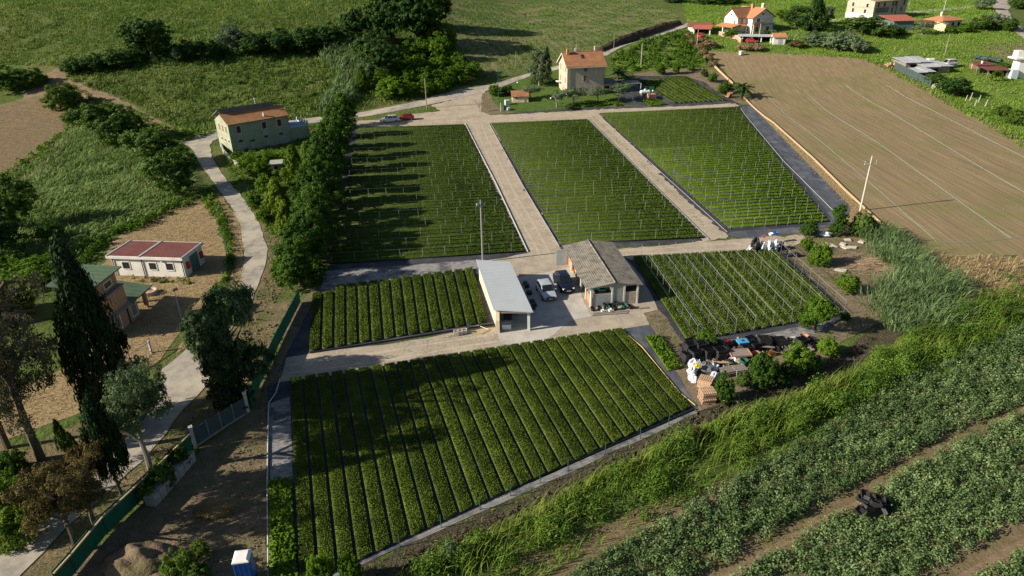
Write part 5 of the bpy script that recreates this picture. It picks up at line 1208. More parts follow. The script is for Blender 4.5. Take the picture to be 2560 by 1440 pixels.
# ---- portable toilet
p = G(604, 1390, 2.25); o = thing('portable_toilet', 'blue portable toilet with white roof at the edge of the rough lot', 'portable toilet', (p.x, p.y, .04), R(8))
s = .52; mb = MB(); mb.box(-s, s, -s, s, .12, 2.1); mb.build('cabin', M['toilet_blue'], o, bevel=.03)
for x in (-.45, -.15, .15, .45):
    mb = MB(); mb.box(x - .02, x + .02, -s - .03, -s - .003, .2, 2.0); mb.build('rib', M['toilet_blue'], o)
mb = MB(); mb.add([(-s - .04, -s - .04, 2.1), (s + .04, -s - .04, 2.1), (s + .04, s + .04, 2.1), (-s - .04, s + .04, 2.1), (-s - .02, -s - .02, 2.2), (s + .02, -s - .02, 2.2), (s + .02, s + .02, 2.2), (-s - .02, s + .02, 2.2), (-s * .7, -s * .75, 2.3), (s * .7, -s * .75, 2.3), (s * .7, s * .75, 2.3), (-s * .7, s * .75, 2.3)],
    [(0, 3, 2, 1), (0, 1, 5, 4), (1, 2, 6, 5), (2, 3, 7, 6), (3, 0, 4, 7), (4, 5, 9, 8), (5, 6, 10, 9), (6, 7, 11, 10), (7, 4, 8, 11), (8, 9, 10, 11)]); mb.build('roof', M['white_paint'], o, bevel=.02)
mb = MB(); mb.box(s + .001, s + .03, -.32, .32, .2, 1.95); mb.build('door', M['toilet_blue'], o)
mb = MB(); mb.box(-s, s, -s, s, 0, .118); mb.build('base', M['trim'], o)
# ---- gas tank
b = G(1612, 238); o = thing('gas_tank', 'white horizontal gas tank on feet beside the brick box', 'gas tank', b, .15)
mb = MB(); mb.lathe([(.05, -1.45), (.38, -1.38), (.55, -1.15), (.55, 1.15), (.38, 1.38), (.05, 1.45)], 14); mb.v = [(v[2], v[1], v[0] + .85) for v in mb.v]; mb.f = [f[::-1] for f in mb.f]; mb.build('tank', M['gas_white'], o)
mb = MB(); mb.lathe([(.3, 0), (.3, .25), (.2, .33)], 10, (0, 0, 1.35)); mb.build('valve_cover', M['white_paint'], o)
for x in (-.9, .9):
    mb = MB(); mb.box(x - .1, x + .1, -.4, .4, 0, .5); mb.build('foot', M['grey_paint'], o)
screen_fence([(1600, 236), (1604, 228), (1634, 228)], 1.3, M['screen_green'], 'small green net fence behind the white gas tank', seg=2)
# ---- old slatted barrel by the road
b = G(556, 1012); o = thing('slatted_drum', 'old grey slatted wooden drum lying on its side by the net gate', 'drum', (b.x, b.y, .05), R(25))
mb = MB(); mb.lathe([(.62, -.75), (.66, -.4), (.66, .4), (.62, .75)], 18); mb.v = [(v[2], v[1], v[0] + .6) for v in mb.v]; mb.f = [f[::-1] for f in mb.f]; mb.build('drum_body', M['grey_wood'], o)
for x in (-.77, .77):
    mb = MB(); mb.tube((x - .04, 0, .62), (x + .04, 0, .62), .74, .74, 18); mb.build('end_disc', M['wood_pole'], o)
# ---- round planter and gate frame in the straw yard
b = G(375, 735); o = thing('round_planter', 'round pale concrete planter ring with red soil beside the brick cabin', 'planter', b)
mb = MB(); n = 20; mb.lathe([(.85, 0), (.9, .55), (.68, .55), (.66, .32)], n); mb.build('ring', M['conc_pole'], o); mb = MB(); mb.lathe([(.66, .33), (.1, .40)], n); mb.build('soil', M['terracotta'], o)
a, b = G(314, 925), G(379, 882); d = b - a; o = thing('yard_gate', 'pale metal gate frame on two posts at the straw yard entrance', 'gate', a, math.atan2(d.y, d.x)); L = d.length
for x in (0, L):
    mb = MB(); mb.box(x - .09, x + .09, -.09, .09, -.1, 1.5); mb.build('post', M['pale_plastic'], o)
mb = MB(); mb.tube((0, 0, 1.3), (L, 0, 1.3), .05, .05, 6); mb.tube((0, 0, .25), (L, 0, .25), .04, .04, 6)
for q in range(1, 6): mb.tube((L * q / 6, 0, .25), (L * q / 6, 0, 1.3), .02, .02, 4)
mb.build('bars', M['pale_plastic'], o)
# ---- pots, buckets and boards in front of the barn
def pot(px, r, h, mt, label, group, name='plant_pot', cat='pot', tilt=0, z=0):
    b = G(*px); o = MB(); o.lathe([(r * .78, 0), (r, h), (r * 1.06, h), (r * 1.06, h - .05), (r * .92, h - .051), (r * .74, .06)], 14); ob = o.build(name, mt); ob.location = (b.x, b.y, b.z + .09 + z); ob.rotation_euler = (tilt, 0, random.uniform(0, 6)); return tag(ob, label, cat, group)
def q5(x, y): return (1160 + x / 5.12, 580 + y / 5.12)
BP = [((1650, 1012), .30, .42, 'black pot standing alone at the yard end of the barn front'), ((1735, 995), .26, .36, 'second black pot along the barn front'), ((1812, 965), .33, .45, 'wide black pot behind the white buckets'), ((1868, 945), .33, .45, 'black pot in the back row of the pot heap'), ((1925, 925), .36, .5, 'tallest black pot of the heap at the barn front'), ((1990, 935), .34, .4, 'black tub at the end of the pot heap'), ((1935, 1000), .30, .45, 'black pot leaning forward in the pot heap'), ((2128, 985), .30, .4, 'black bucket alone at the barn corner')]
for px, r, h, lb in BP: pot(q5(*px), r, h, M['trim'], lb, 'black pots in front of the barn')
pot(q5(1768, 1030), .17, .3, M['white_paint'], 'white bucket nearest the yard on the boards', 'white buckets on the boards', 'bucket', 'bucket'); pot(q5(1865, 1025), .19, .34, M['white_paint'], 'white bucket nearest the pot heap on the boards', 'white buckets on the boards', 'bucket', 'bucket')
pot(q5(2045, 980), .34, .5, M['green_plastic'], 'dark green tub beside the pot heap', None, 'tub', 'tub'); pot(q5(1840, 990), .22, .34, M['green_plastic'], 'green pot in front of the black pots', None)
for (p0, p1), lb in ((((1640, 1072), (2090, 1040)), 'long grey board lying in front of the pots'), (((1650, 1050), (2100, 1015)), 'grey board lying behind the white buckets'), (((2235, 985), (2360, 975)), 'short grey plank at the barn corner')):
    a, b = G(*q5(*p0)), G(*q5(*p1)); d = b - a; mb = MB(); mb.box(0, d.length, -.16, .16, .07, .13); o = mb.build('board', M['grey_wood']); o.location = a; o.rotation_euler = (0, 0, math.atan2(d.y, d.x)); tag(o, lb, 'board')
# things in the shed and yard
c = SHED.A; dx = (SHED.B - SHED.A).normalized(); dy = Vector((-dx.y, dx.x, 0))
p = c + dx * 1.35 + dy * .7; o = thing('white_bin', 'white open bin with wire handle in the mouth of the metal roofed shed', 'bin', (p.x, p.y, .14), SHED.rz)
mb = MB(); mb.box(-.5, .5, -.35, -.30, 0, .6); mb.box(-.5, .5, .30, .35, 0, .6); mb.box(-.5, -.45, -.299, .299, 0, .6); mb.box(.45, .5, -.299, .299, 0, .6); mb.box(-.449, .449, -.299, .299, 0, .05); mb.build('bin', M['white_paint'], o)
mb = MB(); mb.tube((-.4, 0, .58), (0, 0, 1.05), .025, .025, 5); mb.tube((.4, 0, .58), (0, 0, 1.05), .025, .025, 5); mb.build('handle', M['steel'], o)
for q in range(4):
    p = c + dx * (1.4 + .8 * (q % 2)) + dy * (3 + q * 1.6); mb = MB(); mb.box(-.45, .45, -.5, .5, 0, .6 + .25 * (q % 3)); o = mb.build('storage_crate', M['crate']); o.location = (p.x, p.y, .13); o.rotation_euler = (0, 0, SHED.rz + q * .2); tag(o, 'dark crate deep inside the metal roofed shed', 'crate', 'dark crates inside the shed')
for q, (x, y) in enumerate(((786, 672), (806, 716), (876, 905), (898, 960), (880, 992), (836, 805))):
    b = G(*q5(x, y)); o = thing('pallet_stack', ['black tray stack nearest the far end of the shed side', 'second black tray stack along the shed side', 'black tray stack near the shed mouth', 'black tray stack farthest out from the shed mouth', 'low black tray stack at the last shed post', 'black tray stack halfway along the shed side'][q], 'tray stack', (b.x, b.y, .14), SHED.rz + .1 * q, 'black tray stacks beside the shed')
    for k in range(2 + q % 2):
        mb = MB(); mb.box(-.26, .26, -.3, .3, k * .14, k * .14 + .10); mb.build('tray', M['crate'], o)
b = G(*q5(1440, 520)); o = thing('red_sprayer', 'red sprayer machine on wheels standing against the barn wall', 'sprayer', (b.x, b.y, .14), .4)
mb = MB(); mb.box(-.3, .3, -.25, .25, .25, .8); mb.build('tank', M['red_plastic'], o); mb = MB(); mb.tube((0, 0, .8), (0, 0, 1.5), .12, .1, 8); mb.build('pump', M['red_paint'], o)
for y in (-.3, .3):
    mb = MB(); mb.tube((.1, y - .05, .2), (.1, y + .05, .2), .2, .2, 12); mb.build('wheel', M['tyre'], o)
mb = MB(); mb.tube((.3, -.2, .7), (.8, -.2, .95), .02, .02, 5); mb.tube((.3, .2, .7), (.8, .2, .95), .02, .02, 5); mb.build('handle', M['trim'], o)
pot(q5(1405, 525), .22, .3, M['yellow_plastic'], 'yellow bucket beside the red sprayer', None, 'bucket', 'bucket')

# ---- junk yard below the sprinkler block
def j(x, y): return (1660 + x / 5.76, 780 + y / 5.76)
CR = [((330, 700), 3, .3), ((310, 600), 3, .35), ((380, 560), 4, .4), ((450, 700), 4, .32), ((520, 640), 5, .3), ((590, 600), 4, .3), ((640, 690), 4, .34), ((360, 640), 5, .3), ((720, 640), 3, .25), ((800, 690), 4, .3), ((840, 660), 3, .28), ((720, 540), 3, .4), ((1240, 480), 3, .3), ((1300, 540), 3, .35), ((1420, 520), 4, .2), ((1500, 500), 3, .25), ((1650, 500), 3, .2), ((1980, 500), 3, .5), ((2080, 470), 2, .5), ((2120, 520), 2, .45), ((1180, 600), 3, .2), ((480, 480), 3, .3)]
for q, (px, k, rz) in enumerate(CR):
    b = G(*j(*px)); o = thing('crate_stack', 'stack of black plastic nursery crates in the junk heap below the sprinkler lines', 'crate stack', (b.x, b.y, b.z + .04), rz + random.uniform(-.15, .15), 'black crate stacks in the junk heap')
    for t in range(k):
        mb = MB(); ox, oy = random.uniform(-.05, .05), random.uniform(-.05, .05); w_, d_ = .62, .95; z = t * .33
        mb.box(ox - w_, ox + w_, oy - d_ / 2, oy - d_ / 2 + .05, z, z + .31); mb.box(ox - w_, ox + w_, oy + d_ / 2 - .05, oy + d_ / 2, z, z + .31); mb.box(ox - w_, ox - w_ + .05, oy - d_ / 2 + .051, oy + d_ / 2 - .051, z, z + .31); mb.box(ox + w_ - .05, ox + w_, oy - d_ / 2 + .051, oy + d_ / 2 - .051, z, z + .31); mb.box(ox - w_ + .05, ox + w_ - .05, oy - d_ / 2 + .05, oy + d_ / 2 - .05, z + .02, z + .06)
        for g in range(1, 4): mb.box(ox - w_ + .05, ox + w_ - .05, oy - d_ / 2 + g * d_ / 4 - .015, oy - d_ / 2 + g * d_ / 4 + .015, z + .06, z + .29)
        mb.build('crate', M['crate'], o)
BG = [((420, 790), .55, .5, 'white plastic sack at the top of the sack heap'), ((400, 900), .6, .5, 'large white sack at the field end of the sack heap'), ((410, 1000), .55, .35, 'flattened white sack lying lowest in the sack heap'), ((690, 850), .55, .5, 'white and blue sack beside the grey tarp'), ((720, 960), .5, .4, 'white sack next to the dark green bush'), ((500, 800), .5, .4, 'bluish sack behind the grey tarp')]
for q, (px, r, h, lb) in enumerate(BG):
    b = G(*j(*px)); mb = MB(); mb.blob((0, 0, h * .8), r, r * .8, h, q + 3); o = mb.build('plastic_sack', M['bag'], smooth=False); o.location = (b.x, b.y, b.z + .03); o.rotation_euler = (0, 0, q); tag(o, lb, 'sack', 'white sacks in the junk heap')
b = G(*j(590, 860)); mb = MB(); mb.blob((0, 0, .5), .95, .7, .62, 31); o = mb.build('tarp_heap', plain('grey_tarp', (.12, .125, .13), .6)); o.location = (b.x, b.y, b.z); tag(o, 'crumpled grey tarp among the white sacks', 'tarp')
b = G(*j(460, 915)); mb = MB(); mb.blob((0, 0, .85), .3, .26, .24, 33); o = mb.build('yellow_bag', M['yellow_plastic']); o.location = (b.x, b.y, b.z + .3); tag(o, 'small yellow bag on the white sacks', 'bag')
def pallet_stack(px, n, label, sx=1.2, sy=1.0, rz=.3, mt=None):
    b = G(*px); o = thing('pallet_stack', label, 'pallet stack', (b.x, b.y, b.z + .03), rz)
    for k in range(n):
        mb = MB(); z = k * .145; ox, oy = random.uniform(-.05, .05), random.uniform(-.05, .05)
        for g in range(3): mb.box(ox - sx / 2, ox + sx / 2, oy - sy / 2 + g * (sy / 2 - .05), oy - sy / 2 + g * (sy / 2 - .05) + .1, z, z + .10)
        for g in range(7): x = ox - sx / 2 + g * (sx - .1) / 6; mb.box(x, x + .1, oy - sy / 2 - .01, oy + sy / 2 + .01, z + .102, z + .125)
        mb.build('pallet', mt or M['pallet'], o)
    return o
pallet_stack(j(610, 1290), 9, 'tall stack of reddish wooden pallets nearest the bank', 1.3, 1.1, .12); pallet_stack(j(590, 1060), 6, 'lower stack of wooden pallets leaning against the white sacks', 1.25, 1.1, -.5)
pallet_stack(j(900, 900), 4, 'grey weathered pallets propped in the junk heap', 1.2, 1, .3, M['grey_wood']); pallet_stack(j(1090, 890), 5, 'grey wooden crate pallets beside the dark green bush', 1.2, 1, .2, M['grey_wood'])
b = G(*j(1110, 560)); o = thing('blue_tray', 'bright blue plastic tub in the middle of the junk heap', 'tub', (b.x, b.y, b.z + .95), .15)
mb = MB(); mb.add([(-.5, -.35, 0), (.5, -.35, 0), (.5, .35, 0), (-.5, .35, 0), (-.6, -.45, .3), (.6, -.45, .3), (.6, .45, .3), (-.6, .45, .3)], [(0, 3, 2, 1), (4, 5, 6, 7), (0, 1, 5, 4), (1, 2, 6, 5), (2, 3, 7, 6), (3, 0, 4, 7)]); mb.build('tub', M['blue_plastic'], o, bevel=.05)
mb = MB(); mb.lathe([(.14, .31), (.14, .36)], 10); mb.build('lid', M['tarp'], o)
b = G(*j(1075, 700)); o = thing('work_table', 'rusty brown tray table with white stacked crates under it in the junk heap', 'table', (b.x, b.y, b.z + .03), .05)
mb = MB(); mb.box(-1.0, 1.0, -.6, .6, .88, .93); mb.build('tabletop', M['grey_wood'], o)
mb = MB(); mb.box(-1.05, 1.05, -.66, -.601, .86, 1.0); mb.box(-1.05, 1.05, .601, .66, .86, 1.0); mb.box(-1.06, -1.001, -.6, .6, .86, 1.0); mb.box(1.001, 1.06, -.6, .6, .86, 1.0); mb.build('rim', M['terracotta'], o)
mb = MB(); mb.box(-.6, .5, -.55, .5, 0, .85); mb.build('white_crates', M['white_paint'], o)
for px, mt, lb, z in (((910, 510), M['red_plastic'], 'red plastic crate behind the blue tub', .5), ((1550, 625), M['red_plastic'], 'red crate on the ground among the junk-heap bushes', .1), ((265, 590), M['red_plastic'], 'small red crate at the seedling end of the junk heap', .6)):
    b = G(*j(*px)); mb = MB(); mb.box(-.35, .35, -.22, .22, 0, .3); mb.box(-.38, .38, -.25, -.221, .25, .32); mb.box(-.38, .38, .221, .25, .25, .32); o = mb.build('red_crate', mt); o.location = (b.x, b.y, b.z + z); o.rotation_euler = (0, .05, .3); tag(o, lb, 'crate', 'red crates in the junk heap')
pot(j(1320, 660), .48, .5, M['terracotta'], 'large terracotta tub behind the dark green bush', None, 'tub', 'tub'); pot(j(2010, 400), .45, .45, M['terracotta'], 'pinkish terracotta tub at the far end of the junk heap', None, 'tub', 'tub'); pot(j(1145, 770), .4, .6, M['green_plastic'], 'dark green barrel open on top in the junk heap', None, 'barrel', 'barrel')
for q, (px, rz, lb) in enumerate((((1450, 560), -.2, 'long grey plank bench in the junk heap'), ((1700, 500), .1, 'dark plank shelf among the junk-heap bushes'), ((830, 770), -.05, 'pale plank leaning over the grey pallets'), ((930, 1310), -.25, 'pale timber lying alone on the bank soil'))):
    b = G(*j(*px)); mb = MB(); mb.box(-.9, .9, -.14, .14, .0, .07); mb.box(-.7, -.6, -.12, .12, -.4, -.001); mb.box(.6, .7, -.12, .12, -.4, -.001); o = mb.build('plank', M['pale_wood'] if q > 1 else M['grey_wood']); o.location = (b.x, b.y, b.z + .5 - .08 * q); o.rotation_euler = (0, 0, rz); tag(o, lb, 'plank')
b = G(*j(1310, 470)); o = pot(j(1325, 460), .3, .6, M['pale_plastic'], 'pale drum tipped behind the plank bench', None, 'drum', 'drum', .6)
# ---- sacks at the end of the lower lane
def k_(x, y): return (1820 + x / 6.4, 540 + y / 6.4)
b = G(*k_(430, 560)); mb = MB(); mb.blob((0, 0, .95), .62, .55, 1.05, 40); o = mb.build('tarp_heap', M['tarp']); o.location = b; tag(o, 'tall black tarp bundle at the end of the lower lane', 'tarp')
for q, (px, r, h, mt, lb) in enumerate((((550, 560), .5, .75, M['bag'], 'white big bag next to the black tarp bundle'), ((650, 560), .5, .8, M['bag'], 'middle white big bag at the end of the lower lane'), ((750, 555), .5, .85, M['bag'], 'white big bag with dark top farthest from the barn'), ((345, 560), .4, .4, M['bag'], 'low white sack on the barn side of the black tarp bundle'), ((840, 520), .5, .55, M['tarp'], 'black sack behind the white big bags'), ((960, 640), .55, .4, M['tarp'], 'flat black sack nearest the ditch path'), ((1080, 650), .5, .35, M['tarp'], 'low black heap on the ditch path'))):
    b = G(*k_(*px)); mb = MB(); mb.blob((0, 0, h * .85), r, r * .85, h, 50 + q); o = mb.build('big_bag', mt); o.location = b; o.rotation_euler = (0, 0, q * 1.3); tag(o, lb, 'bag', 'bags at the end of the lower lane')
pot(k_(545, 470), .2, .35, M['red_plastic'], 'red bucket on the white big bags', None, 'bucket', 'bucket', z=1.1); pot(k_(660, 440), .3, .3, M['white_paint'], 'white tub on top of the middle big bag', None, 'tub', 'tub', z=1.2); pot(k_(740, 430), .34, .3, M['toilet_blue'], 'dark blue tub on top of the last big bag', None, 'tub', 'tub', z=1.25)
for q, (px, s, lb) in enumerate((((1905, 395), .5, 'pale slab farthest up the debris ground'), ((1835, 465), .6, 'pale slab beside the reddish litter'), ((1880, 520), .6, 'long pale slab lowest on the debris ground'), ((1985, 515), .7, 'big pale crumpled slab with dark hole'), ((2135, 420), .5, 'pale slab nearest the reeds'), ((1650, 480), .9, 'long pale board beside the bright bush'), ((1790, 880), .8, 'tilted pale board above the round bush'))):
    b = G(*k_(*px)); mb = MB(); mb.add([(-s, -.3, 0), (s * .8, -.4, .02), (s, .35, .05), (-.6 * s, .4, 0), (-s, -.3, .12), (s * .8, -.4, .2), (s, .35, .24), (-.6 * s, .4, .1)], [(0, 3, 2, 1), (4, 5, 6, 7), (0, 1, 5, 4), (1, 2, 6, 5), (2, 3, 7, 6), (3, 0, 4, 7)]); o = mb.build('broken_slab', M['conc_pole']); o.location = (b.x, b.y, b.z + .04); o.rotation_euler = (0, .1, q); tag(o, lb, 'slab', 'broken slabs on the debris ground')
b = G(*k_(1560, 330)); mb = MB(); mb.blob((0, 0, .35), .9, .6, .4, 77); o = mb.build('plastic_heap', M['bag']); o.location = b; tag(o, 'crumpled grey plastic heap beside the small ditch', 'plastic heap')
rr = np.random.default_rng(5); b = G(2165, 665); mb = MB()
for q in range(420):
    a = rr.normal(0, .28); p = Vector((rr.normal(0, 2.2), rr.normal(0, 1.5), 0)); p.z = .7 * math.exp(-(p.x ** 2 / 8 + p.y ** 2 / 4)) * rr.uniform(.2, 1); l = rr.uniform(.8, 2.0)
    mb.tube(p, p + Vector((math.cos(a) * l, math.sin(a) * l, rr.uniform(-.1, .25))), .025, .012, 3)
o = mb.build('brushwood_pile', M['pale_wood']); o.location = b; tag(o, 'heap of dry cut branches in front of the reeds', 'brushwood')
# ---- crates dumped in the crop field
for q in range(14):
    p = G(2168, 1278); x, y = [(-1.3, -.3), (-.8, .4), (-.3, -.2), (.2, .4), (.6, -.1), (1.1, .3), (1.5, -.2), (-.9, -.8), (.1, -.6), (.7, .7), (1.7, .5), (-.3, .8), (1.2, -.6), (-1.7, -.8)][q]
    mb = MB(); mb.rbox((0, 0, .32), .75, .5, .06); mb.rbox((0, .24, .45), .75, .03, .3); mb.rbox((0, -.24, .45), .75, .03, .3); mb.rbox((.36, 0, .45), .03, .45, .3); mb.rbox((-.36, 0, .45), .03, .45, .3)
    o = mb.build('black_crate', M['crate']); o.location = (p.x + x * .62, p.y + y * .8, .25 + .25 * (q % 3)); o.rotation_euler = (random.uniform(-.6, .6), random.uniform(-.6, .6), random.uniform(0, 3)); tag(o, 'black plastic crate in the dumped pile amid the broad crop', 'crate', 'black crates dumped in the crop field')
# ---- far things
b = G(1853, 138); o = thing('water_tank', 'white caged water tank standing on the far end of the tilled field', 'water tank', b, .4)
mb = MB(); mb.box(-.6, .6, -.5, .5, .22, 1.3); mb.build('tank', M['white_paint'], o, bevel=.06); mb = MB(); mb.box(-.62, .62, -.52, .52, 0, .218); mb.build('pallet', M['grey_wood'], o)
mb = MB()
for q in range(5):
    x = -.63 + q * .315; mb.tube((x, -.53, .2), (x, -.53, 1.34), .02, .02, 4); mb.tube((x, .53, .2), (x, .53, 1.34), .02, .02, 4)
mb.build('cage', M['steel'], o)
b = G(2322, 163); o = thing('caravan', 'small white rounded tank trailer behind the patched sheet shed', 'trailer', b, .3); mb = MB(); mb.lathe([(.3, -1.3), (.8, -1.0), (.85, 1.0), (.3, 1.3)], 12); mb.v = [(v[2], v[1], v[0] + 1.2) for v in mb.v]; mb.f = [f[::-1] for f in mb.f]; mb.build('tank', M['white_paint'], o)
for y in (-.7, .7): mb = MB(); mb.tube((0, y - .1, .35), (0, y + .1, .35), .35, .35, 10); mb.build('wheel', M['tyre'], o)
for px, lb, s in (((2226, 168), 'pile of pinkish blocks at the upper end of the dark screen fence', 1.5), ((2348, 222), 'stacked pile of reddish stones below the dark screen fence', 2.2)):
    b = G(*px); mb = MB(); r2 = np.random.default_rng(int(s * 10))
    for q in range(60): mb.rbox((r2.uniform(-s, s), r2.uniform(-.5, .5), r2.uniform(.1, 1.2)), .5, .4, .3, r2.uniform(0, 3), r2.uniform(-.2, .2))
    o = mb.build('stone_pile', M['pink_render'] if s < 2 else M['stone_wall']); o.location = b; tag(o, lb, 'stone pile')
for px, tp, lb in (((2413, 252), 238, 'pale stake leaning right, first from the big round tree'), ((2424, 252), 231, 'longest leaning stake by the big round tree'), ((2436, 265), 249, 'pale stake in the yellow grass'), ((2445, 256), 238, 'pale stake behind the yellow grass'), ((2463, 266), 249, 'pale stake standing alone at the end of the stakes')):
    b = G(*px); mb = MB(); mb.tube((0, 0, -.1), (.25, 0, hgt(b, tp)), .09, .07, 6); o = mb.build('wooden_stake', M['conc_pole']); o.location = b; tag(o, lb, 'stake', 'wooden stakes beside the tilled field')
a, b = G(2440, 147), G(2498, 166); d = b - a; mb = MB()
for q in range(24):
    f = q / 24; c = d * f + Vector((0, 0, .5)); mb.blob((c.x, c.y, .5), .9, .7, .45, q, 7, 4, .3)
o = mb.build('net_roll', M['screen_dark']); o.location = a; tag(o, 'long dark net roll dumped across the bright meadow', 'net')
b = G(1824, 244); o = thing('pink_cart', 'old pinkish flat cart with dark rack at the corner of the black fabric', 'cart', b, .6)
mb = MB(); mb.box(-1.2, 1.2, -.5, .5, .3, .4); mb.build('bed', M['pink_render'], o)
for x in (-.6, .2): mb = MB(); mb.rbox((x, 0, .9), .08, 1.0, 1.1, 0, .5); mb.build('rack', M['rust'], o)
for x in (-.8, .8):
    for y in (-.5, .5): mb = MB(); mb.tube((x, y - .05, .22), (x, y + .05, .22), .22, .22, 10); mb.build('wheel', M['tyre'], o)
for px, lb, mt, s in (((1263, 275), 'dark green bin by the gate of the tool hut yard', M['green_plastic'], .5), ((1271, 276), 'white chair stack by the tool hut', M['white_paint'], .35), ((1268, 262), 'heap of pale oddments beside the tool hut', M['bag'], .6)):
    b = G(*px); mb = MB(); mb.box(-s, s, -s * .8, s * .8, 0, s * 2); mb.box(-s * 1.05, s * 1.05, -s * .85, s * .85, s * 2.003, s * 2.1); o = mb.build('yard_bin', mt, bevel=.05); o.location = b; o.rotation_euler = (0, 0, .3); tag(o, lb, 'yard clutter')

# ---- rough lot: straw clump and spoil heap
for px, sx, sy, h, mt, lb, nm in (((345, 1400), 2.6, 1.7, .8, M['lot'], 'low brown spoil heap with weeds at the bottom of the rough lot', 'spoil_heap'),):
    b = G(*px); r2 = np.random.default_rng(4); n = 34; gx, gy = np.meshgrid(np.linspace(-1, 1, n), np.linspace(-1, 1, n)); rr_ = np.sqrt(gx ** 2 + gy ** 2)
    z = h * np.clip(1 - rr_ ** 2, 0, 1) * (1 + .35 * np.sin(gx * 7 + 1) * np.cos(gy * 6)) + r2.normal(0, .03, gx.shape); z[rr_ > .98] = -.1
    i = (np.arange(n - 1)[:, None] * n + np.arange(n - 1)[None]).ravel()
    o = link(nm, npmesh(nm, np.stack([gx * sx, gy * sy, z], -1).reshape(-1, 3), np.column_stack([i, i + 1, i + n + 1, i + n]), mt)); o.location = b; tag(o, lb, 'spoil heap')

# ---- bare saplings
def bare(px, top, label, seed):
    b = G(*px); h = hgt(b, top); o = thing('bare_sapling', label, 'bare tree', b, seed); rr_ = random.Random(seed); mb = MB(); mb.tube((0, 0, -.1), (0, 0, h * .45), .09, .07, 6); mb.build('trunk', M['wood_pole'], o); mb = MB()
    for q in range(9):
        a = q * 2.4; z = h * (.25 + .2 * rr_.random()); l = h * rr_.uniform(.4, .6); p1 = Vector((math.cos(a) * l * .4, math.sin(a) * l * .4, z + l * .6)); mb.tube((0, 0, z), p1, .045, .025, 5)
        for e in (-.5, .5): mb.tube(p1, p1 + Vector((math.cos(a + e) * l * .3, math.sin(a + e) * l * .3, l * .35)), .022, .008, 4)
    mb.build('branches', M['wood_pole'], o)
bare((1199, 280), 240, 'bare dead sapling at the edge of the sandy junction', 3); bare((1968, 98), 82, 'pruned bare tree with upright forks beside the villa garden', 5); bare((1986, 100), 80, 'larger pruned bare tree beside the dark conifer', 7)

# ---- small litter of the junk heap
P = scatter([j(250, 560), j(420, 470), j(900, 440), j(1300, 380), j(1750, 380), j(2150, 430), j(2180, 560), j(1700, 600), j(1500, 640), j(1250, 700), j(1180, 900), j(800, 930), j(700, 760), j(420, 720)], 5.5, seed=80); mb = MB(); r5 = np.random.default_rng(81)
for p in P:
    mb.cur = int(r5.choice([0, 0, 0, 1, 1, 2, 3])); s0 = r5.uniform(.08, .38)
    if r5.uniform() < .25: a = r5.uniform(0, 6.28); mb.tube((p[0], p[1], p[2] + r5.uniform(.1, .5)), (p[0] + math.cos(a) * s0 * 3, p[1] + math.sin(a) * s0 * 3, p[2] + r5.uniform(.05, .6)), .03, .03, 5)
    else: mb.rbox((p[0], p[1], p[2] + r5.uniform(.05, .45)), s0 * 1.6, s0, s0 * r5.uniform(.2, 1), r5.uniform(0, 6.28), r5.normal(0, .3), r5.normal(0, .3))
tag(mb.build('junk_litter', [M['crate'], M['grey_wood'], M['pale_plastic'], M['wood_pole']]), 'messy litter of broken trays, slats and plastic through the junk heap', 'litter', None, 'stuff')
# ================================================================== trees and bushes
M['bark'] = mat('bark', (.12, .095, .07), (.07, .055, .042), scale=6, rough=.95, bump=.6, bscale=12, bdist=.03)
M['pale_bark'] = mat('pale_bark', (.26, .24, .21), (.16, .15, .13), scale=5, rough=.95)
LM = {
 'laurel': leafmat('laurel_leaf', (.018, .040, .008), (.050, .088, .014), (.105, .150, .024), .25),
 'bright': leafmat('orchard_leaf', (.030, .060, .008), (.078, .125, .013), (.15, .20, .025), .3),
 'lime': leafmat('lime_leaf', (.06, .10, .012), (.13, .19, .022), (.24, .29, .04), .35),
 'dark': leafmat('dark_oak_leaf', (.014, .034, .010), (.038, .068, .017), (.085, .118, .030), .2),
 'oak': leafmat('holm_oak_leaf', (.016, .030, .014), (.052, .075, .033), (.15, .175, .09), .15, nscale=.8),
 'cypress': leafmat('cypress_leaf', (.010, .020, .008), (.022, .036, .014), (.05, .065, .026), .1),
 'thuja': leafmat('thuja_leaf', (.05, .075, .010), (.115, .145, .018), (.22, .24, .035), .25),
 'olive': leafmat('olive_leaf', (.06, .075, .04), (.13, .15, .085), (.24, .26, .17), .2),
 'plane': leafmat('grey_green_leaf', (.045, .055, .03), (.105, .12, .065), (.20, .215, .12), .25),
 'brown': leafmat('russet_leaf', (.05, .04, .016), (.11, .09, .036), (.21, .165, .065), .25, nscale=.6),
 'pine': leafmat('pine_needle', (.045, .048, .028), (.10, .098, .058), (.19, .175, .11), .2),
 'wild': leafmat('wild_bush_leaf', (.028, .050, .010), (.072, .105, .018), (.15, .18, .036), .3),
 'dry': leafmat('dry_bush_leaf', (.14, .105, .05), (.27, .20, .105), (.42, .33, .19), .25),
 'mid': leafmat('broadleaf', (.026, .050, .012), (.078, .115, .024), (.17, .205, .055), .3),
 'palm': leafmat('palm_leaf', (.024, .040, .012), (.055, .078, .024), (.12, .14, .05), .2),
}
